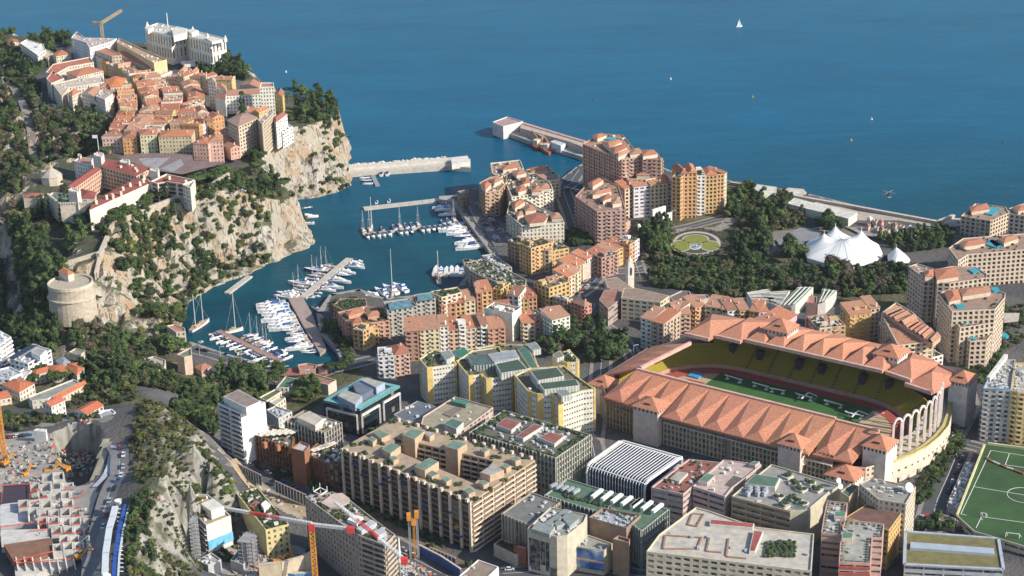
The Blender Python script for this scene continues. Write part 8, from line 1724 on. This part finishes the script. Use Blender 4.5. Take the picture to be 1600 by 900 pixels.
drape('road', [P(u, v, 30)[:2] for u, v in ((-5,130),(20,165),(40,200),(52,235),(55,270),(50,300))], 7, plaster, (.20,.18,.16), 1.0); wallline('parapet', 'thin pale parapet along the shaded road down the wooded slope', [(-4,138,38),(14,165,36),(34,200,34),(44,225,33)], .8, 1.5, plaster, (.5,.47,.42))
drape('railway_cut', [P(u, v, 11)[:2] for u, v in ((470,745),(540,785),(620,830),(700,872),(780,920))], 7, plaster, (.16,.12,.09), .4); drape('railway_cut', [P(u, v, 13)[:2] for u, v in ((362,740),(420,770),(480,800),(560,850))], 8, plaster, (.36,.28,.18), .2)
sheet('paving', 'Q 790,475 880,500 1060,335 1150,130 1110,100 1080,230 960,370 820,440', 7.6, redpave); sheet('paving', 'E 1070,660 1200,670 1190,720 1130,715', 10, redpave); sheet('promenade', 'F 690,830 1010,790 1030,860 700,870', 6.3, redpave); sheet('car_park', 'Q 920,650 1080,640 1030,740 900,750', 8.4, asphalt); sheet('paving', 'V 1350,160 1500,120 1560,200 1400,260', 8, concrete, (.3,.28,.26))
sheet('sea_walk', 'M 285,190 440,190 680,248 1140,322 1250,290 1250,330 1130,340 900,300 640,300 420,260 280,220', 5.2, concrete, (.40,.35,.29)); sheet('plaza', 'M 230,420 330,360 440,340 480,370 400,400 370,440 240,440', 6.4, concrete, (.24,.23,.22)); sheet('plaza', 'M 600,330 800,360 820,400 700,380', 6.4, concrete, (.30,.26,.24)); sheet('plaza', 'K 1330,780 1480,700 1600,720 1600,780 1480,800 1380,830', 6.5, concrete, (.22,.22,.23))
sheet('quayside', 'I 770,600 840,640 870,720 1000,760 1050,890 930,900 790,680', 5.3, concrete, (.14,.14,.15)); sheet('court', 'Y 760,400 870,400 860,460 760,470', 12, concrete, (.45,.40,.35)); 
t = thing('swimming_pool', 'turquoise pool in the gardens beside the cream towers', 'pool', P(1568, 523, 12)); m = MB(); m.prism(ccw(poly('Y 745,540 765,535 795,560 775,572 745,565', 12.5)), 11, 12.5, True); part(t, 'water', m, watr)
# helipads
for s, lab, z in (('M 240,150 290,118 375,125 392,145 350,175 290,172', 'pale octagonal helipad jutting into the sea beyond the hangars', 5), ('M 1122,318 1165,285 1245,288 1250,325 1180,335', 'second helipad beside the cream tower by the sea', 5)):
    q = poly(s, z); t = thing('helipad', lab, 'helipad', (*np.mean(np.array(q), 0), z)); m = MB(); m.prism(ccw(q), -3, z, True); part(t, 'platform', m, plaster, (.50,.42,.36)); i = inset(ccw(q), 4); m = MB(); m.prism(i, z-.5, z+.15, True); part(t, 'landing_pad', m, plaster, (.55,.54,.52)); m = MB(); c = np.mean(np.array(i), 0)
    for k in range(24): a0, a1 = 2*math.pi*k/24, 2*math.pi*(k+1)/24; m.quad((c[0]+7*math.cos(a0), c[1]+7*math.sin(a0), z+.2), (c[0]+7*math.cos(a1), c[1]+7*math.sin(a1), z+.2), (c[0]+6.2*math.cos(a1), c[1]+6.2*math.sin(a1), z+.2), (c[0]+6.2*math.cos(a0), c[1]+6.2*math.sin(a0), z+.2))
    part(t, 'landing_circle', m, mat('circle_yellow', (.55,.4,.08)))
wallline('sea_wall', 'low pale wall running along the sea edge past the hangars', [(1232,308,5),(1330,325,5),(1400,338,5),(1465,350,5),(1490,340,5)], 2.5, 2.2, plaster, (.45,.36,.30)); wallline('sea_wall', 'thin wall and railing above the open sea behind the towers', [(1140,288,5),(1190,296,5),(1235,308,5)], 2, 2, plaster, (.42,.30,.26))
# rose garden
c = P(1085, 381, 7)
def ell(name, cx_, cy_, rx, ry, z, m_, col=None, hole=None, kind='structure'):
    m = MB(); n = 40; o_ = [P(cx_+rx*math.cos(2*math.pi*k/n), cy_+ry*math.sin(2*math.pi*k/n), z)[:2] for k in range(n)]
    if hole:
        i_ = [P(cx_+rx*hole*math.cos(2*math.pi*k/n), cy_+ry*hole*math.sin(2*math.pi*k/n), z)[:2] for k in range(n)]
        for k in range(n): m.quad((*o_[(k+1) % n],z),(*o_[k],z),(*i_[k],z),(*i_[(k+1) % n],z))
    else: m.ngon([(*p, z) for p in ccw(o_)])
    return tag(obj(name, m, m_, None, col), kind=kind)
gsand = (.42,.39,.34)
ell('garden_path', 1092, 379, 44, 22, 7.0, plaster, (.07,.06,.045)); ell('garden_path', 1088, 380, 38, 18.5, 7.1, plaster, gsand, .86)
for i, (x, y, rx, ry) in enumerate(((1087,373.5,19,6),(1110,384,13.5,7),(1064,384,14,8))): ell('lawn', x, y, rx, ry, 7.2, mat('lawn_yellow', (.20,.22,.035), .95, .2, .5)); ell('garden_path', x, y, rx+2.5, ry+1.4, 7.14, plaster, gsand, .86)
ell('garden_path', 1086, 386, 9, 4.5, 7.24, plaster, (.45,.43,.38))
t = thing('fountain', 'round turquoise fountain basin in the middle of the rose garden', 'fountain', P(1088, 386, 7)); q = P(1088, 385.5, 7.5); m = MB(); m.cone(q, 3.4, 3.4, 6.8, 7.7, 16); part(t, 'basin_rim', m, plaster, (.5,.48,.42)); m = MB(); m.cone(q, 2.9, 2.9, 7.5, 7.76, 16); part(t, 'water', m, watr); m = MB(); m.cone(q, .5, .3, 7.5, 9, 8); part(t, 'jet_column', m, plaster, (.6,.6,.55))
m = MB()
for k in range(200): a = rnd.uniform(0, 6.28); f = rnd.uniform(.92, 1.12); q = P(1090+42*f*math.cos(a), 379+20*f*math.sin(a), 7); m.blob((q[0], q[1], 7.2), rnd.uniform(.5,1.1), .8, k)
tag(obj('rose_beds', m, LO), kind='stuff')
# football field on its deck
zf = 15.0
t, z = B('field_deck', 'raised football pitch on a deck at the right edge, white lines and a cream rim', 'football pitch', 'Q 1352,222 1375,212 1760,262 1760,900 1290,760 1180,662', 6, z1=zf, wall=(.50,.46,.36), st='band', rc=(.032,.095,.024), par=.15)
for o in t.children:
    if o.name.startswith('roof'): o.data.materials[0] = mat('field_grass', (.034,.090,.024), .9, .2, .08, rgb2=(.028,.074,.02), s2=.03); o.name = 'grass'
m = MB()
for s in ('Q 1392,255 1205,652', 'Q 1392,255 1760,312', 'Q 1288,482 1760,560', 'Q 1205,652 1240,660', 'Q 1510,272 1482,345', 'Q 1482,345 1760,385', 'Q 1330,668 1760,728', 'Q 1340,690 1330,668', 'Q 1335,668 1300,740'):
    a, b = [P(u, v, zf+.05) for u, v in px(s)]; m.bar(a, b, .32, .1)
cc = P(*px('Q 1600,535')[0], zf+.05)
for k in range(28): a0, a1 = 2*math.pi*k/28, 2*math.pi*(k+1)/28; m.bar((cc[0]+9.1*math.cos(a0), cc[1]+9.1*math.sin(a0), zf+.05), (cc[0]+9.1*math.cos(a1), cc[1]+9.1*math.sin(a1), zf+.05), .3, .1)
part(t, 'pitch_lines', m, white, kind='stuff')
m = MB(); 
for s in ('Q 1352,222 1180,662', 'Q 1375,212 1760,262'): a, b = [P(u, v, zf+.6) for u, v in px(s)]; m.bar(a, b, 1.0, 1.4)
part(t, 'rim', m, plaster, (.60,.55,.30))
def goal(s, lab, zf=zf):
    a, b = [P(u, v, zf) for u, v in px(s)]; t = thing('football_goal', lab, 'goal', a); m = MB(); m.bar(a, a+[0,0,2.6], .3); m.bar(b, b+[0,0,2.6], .3); m.bar(a+[0,0,2.6], b+[0,0,2.6], .3); m.bar(a+[0,0,2.5], a+[1.5,1.5,0], .15); m.bar(b+[0,0,2.5], b+[1.5,1.5,0], .15); part(t, 'goal_frame', m, white)
goal('Q 1485,795 1570,805', 'white goal frame at the near edge of the football pitch'); goal('Q 1330,670 1362,676', 'small white goal frame at the near left of the football pitch')
for i, s in enumerate(('Q 1365,300 1400,322', 'Q 1405,322 1445,340', 'Q 1450,342 1490,360', 'Q 1492,360 1530,372', 'Q 1535,375 1600,400')):
    a, b = [P(u, v, zf+.5) for u, v in px(s)]; t = thing('pitch_cover', '%s length of the rolled red and white divider across the pitch' % ['leftmost','second','middle','fourth','rightmost'][i], 'divider', a); m = MB(); m.bar(a, b, 1.2, .6); part(t, 'roll', m, plaster, (.30,.10,.06) if i % 2 == 0 else (.45,.47,.42))
t, z = B('annex_roof', 'long narrow annex with a cluttered grey roof beside the football pitch', 'annex', 'Q 1235,325 1290,330 1282,400 1195,640 1118,600 1130,560', 7, z1=12, wall=(.48,.45,.4), st='blank', rc=(.33,.31,.28), clutter=50, par=.3)
for s, lab in (('Q 1080,650 1175,680 1170,710 1068,690', 'low planted-roof pavilion below the annex'), ('Q 1180,668 1290,672 1285,700 1180,695', 'low moss-roofed pavilion at the corner of the football pitch')): B('pavilion', lab, 'pavilion', s, 8, z1=14, wall=(.5,.45,.38), st='blank', rc=(.18,.14,.08), par=.4)
# street-side screens on the red pavement, parasol
# cars
CARM = [mat('car_%s' % n, c, .25, .03, .5, spec=.6) for n, c in (('white',(.66,.66,.66)),('black',(.02,.02,.025)),('silver',(.38,.39,.41)),('blue',(.03,.08,.22)),('red',(.40,.03,.03)))]
CN = ['white','black','silver','blue','red']; rub = mat('tyre_rubber', (.02,.02,.02))
def car_meshes(ci):
    m = MB(); b = [(-2.2,-.85),(2.2,-.85),(2.2,.85),(-2.2,.85)]; m.prism(b, .3, .85, True); m2 = MB(); lo_ = [(-1.7,-.78),(1.1,-.78),(1.1,.78),(-1.7,.78)]; hi_ = [(-1.25,-.62),(.45,-.62),(.45,.62),(-1.25,.62)]
    for k in range(4): a, c = lo_[k], lo_[(k+1) % 4]; d, e = hi_[(k+1) % 4], hi_[k]; m2.quad((*a,.85),(*c,.85),(*d,1.4),(*e,1.4))
    m3 = MB(); m3.prism(hi_, 1.38, 1.45, True); m4 = MB()
    for x in (-1.4,1.4):
        for y in (-.82,.82): m4.box((x,y,0), (.62,.2,.62))
    return [('body', m.mesh('body', [CARM[ci]])), ('windows', m2.mesh('car_glass', [dglass])), ('roof', m3.mesh('car_roof', [CARM[ci]])), ('wheels', m4.mesh('wheels', [rub]))]
CM = [car_meshes(i) for i in range(5)]
def car(x, y, h, ci, lab, sc=1.15): 
    t = thing('parked_car', lab, 'car', (x, y, gz(x, y)+.35), None, h); t.scale = (sc,)*3
    for n_, me in CM[ci]: o = link(n_, me, t); o.name = n_ if n_ != 'wheels' else 'wheels'
def cars(s, z, n, place, off=0, ang=0, skip=.25):
    q = pxl(s, z); seg = [np.linalg.norm(q[i+1]-q[i]) for i in range(len(q)-1)]; tot = sum(seg); cnt = {}
    for k in range(n):
        if rnd.random() < skip: continue
        f = (k+.5)/n*tot
        for i, L in enumerate(seg):
            if f <= L: break
            f -= L
        d = (q[i+1]-q[i])/seg[i]; p = q[i]+d*f+np.array([-d[1], d[0]])*off; ci = rnd.choice([0,0,1,1,2,2,3,4]); cnt[ci] = cnt.get(ci, -1)+1
        car(p[0], p[1], math.atan2(d[1], d[0])+ang, ci, '%s car, %s of its colour %s' % (CN[ci], ordw(cnt[ci]), place))
cars('O 1222,640 1235,760', 7, 12, 'down the wall right of the stadium', 2, 1.2, .1); cars('Q 1180,60 1110,330', 7, 14, 'down the slope beside the curved stadium wall', 0, .3); cars('Q 1190,250 1130,400 1060,560', 8, 16, 'down the street beside the annex', 4, 0, .35)
cars('p 178,700 188,715 186,740 176,770 162,800 152,830', 54, 9, 'on the site road down the ridge', 2, 0, .3); cars('F 170,710 330,745 520,800 680,845', 6, 14, 'along the quay road from its left end', 3, 0, .55); cars('I 800,640 1000,860', 5, 26, 'down the shaded quay behind the inner basin', 3, 1.2, .2); cars('I 870,740 980,880', 5, 16, 'in the inner row of the shaded quay', -2, 1.2, .3); cars('I 1360,490 1480,520', 5, 12, 'in the front row left of the rose-brown block', 0, 1.4, .15); cars('I 1370,540 1460,560', 5, 10, 'in the back row left of the rose-brown block', 0, 1.4, .15)
cars('F 790,400 870,560 980,690', 2.3, 10, 'on the wide middle quay', 0, 0, .4); cars('p 352,708 420,743 500,788 600,848 700,900', 13, 24, 'down the street below the long apartment block', 3, 0, .5); cars('R 470,630 560,560 680,480', 10, 8, 'up the lane between the slab and the harbour', 2, 0, .4); cars('p 745,615 800,643 880,665', 8, 10, 'on the street below the yellow offices', 2, 0, .3); cars('Q 930,690 1050,660', 8.5, 8, 'in the little car park by the planted pavilion', 0, 1.3, .1); cars('p 785,898 900,888 1000,898', 10, 9, 'on the bottom street', 2, 0, .3)
cars('p 20,520 30,545 38,565', 20, 7, 'on the ramp outside the tunnel mouth', 0, .3, .1); cars('L 420,480 470,445 540,370', 6, 7, 'on the street left of the school', 2, 0, .3); cars('M 1080,400 1180,400', 6, 10, 'in the car park left of the palace-like block', 0, 1.4, .1); cars('G 30,225 190,225', 44, 5, 'on the site road beside the white cube hut', 0, .3, .2); cars('D 240,470 330,480', 55, 4, 'on the shelf under the square pines', 0, .2, .1)
t = thing('delivery_van', 'white van parked at the foot of the glass-cornered block', 'van', P(837, 893, 10)); q = P(837, 893, 10); m = MB(); m.box((q[0],q[1],gz(q[0],q[1])+.6), (7,2.6,2.8), .1); m.box((q[0]+4,q[1]+.4,gz(q[0],q[1])+.6), (1.6,2.4,1.9), .1); part(t, 'body', m, CARM[0]); m = MB(); m.box((q[0],q[1],gz(q[0],q[1])+.2), (6,2.4,.6), .1); part(t, 'wheels', m, rub)
# street lamps along the quay road
m0 = MB(); m0.cone((0,0), .22, .14, 0, 10, 6); m1 = MB(); m1.bar((0,0,10), (2.4,0,10.4), .25); m1.box((2.6,0,10.2), (1.2,.5,.25)); lm, lh = m0.mesh('lamp_post', [steel]), m1.mesh('lamp_head', [white])
for i, (u, v) in enumerate(((312,555),(345,563),(378,573),(412,582),(445,592),(478,600),(1440,640),(1455,600),(1468,700),(1425,690),(930,640),(990,560),(1150,330),(1050,345),(905,475))):
    q = P(u, v, 6); t = thing('street_lamp', 'tall lamp post, %s' % (['first','second','third','fourth','fifth','sixth'][i]+' from the left along the quay road' if i < 6 else ['by the street right of the stadium, lower one','by the street right of the stadium, upper one','near the annex roof','beside the red pavement','by the street left of the stadium','at the park corner left of the stadium','on the seafront road by the tallest tower','on the road above the rose garden','on the bend left of the church'][i-6]), 'street lamp', (q[0], q[1], gz(q[0], q[1]))); link('lamp_post', lm, t); link('lamp_head', lh, t)
# fair stalls and sheds near the sea
for i in range(16):
    x, y = 720+(i % 8)*38+rnd.uniform(-8,8), 290+(i//8)*38+(i % 8)*8; lo('%s little %s pavilion from the left, %s row of the seafront fairground' % (ordw(i % 8), 'red-roofed' if i % 3 else 'white', 'back' if i < 8 else 'front'), 'M %g,%g %g,%g %g,%g %g,%g' % (x, y, x+12, y-8, x+32, y-2, x+20, y+8), 6, rnd.uniform(2.5,4.5), (.5,.42,.36), 'flat' if i % 2 else 'hip', (.34,.12,.09) if i % 3 else (.6,.58,.55), 'blank', 'pavilion', 'fair_pavilion')
# ---------------- air ----------------
hm = bpy.data.materials.new('haze_air'); hm.use_nodes = True; N = hm.node_tree.nodes; K = hm.node_tree.links; N.remove(N['Principled BSDF'])
pv = N.new('ShaderNodeVolumePrincipled'); pv.inputs['Color'].default_value = (.80,.88,1,1); pv.inputs['Density'].default_value = .00002; pv.inputs['Anisotropy'].default_value = .2; K.new(pv.outputs[0], N['Material Output'].inputs['Volume'])
m = MB(); m.prism([(-9500,-3500),(9500,-3500),(9500,30500),(-9500,30500)], -16, 520, True); tag(obj('haze', m, hm), kind='stuff')
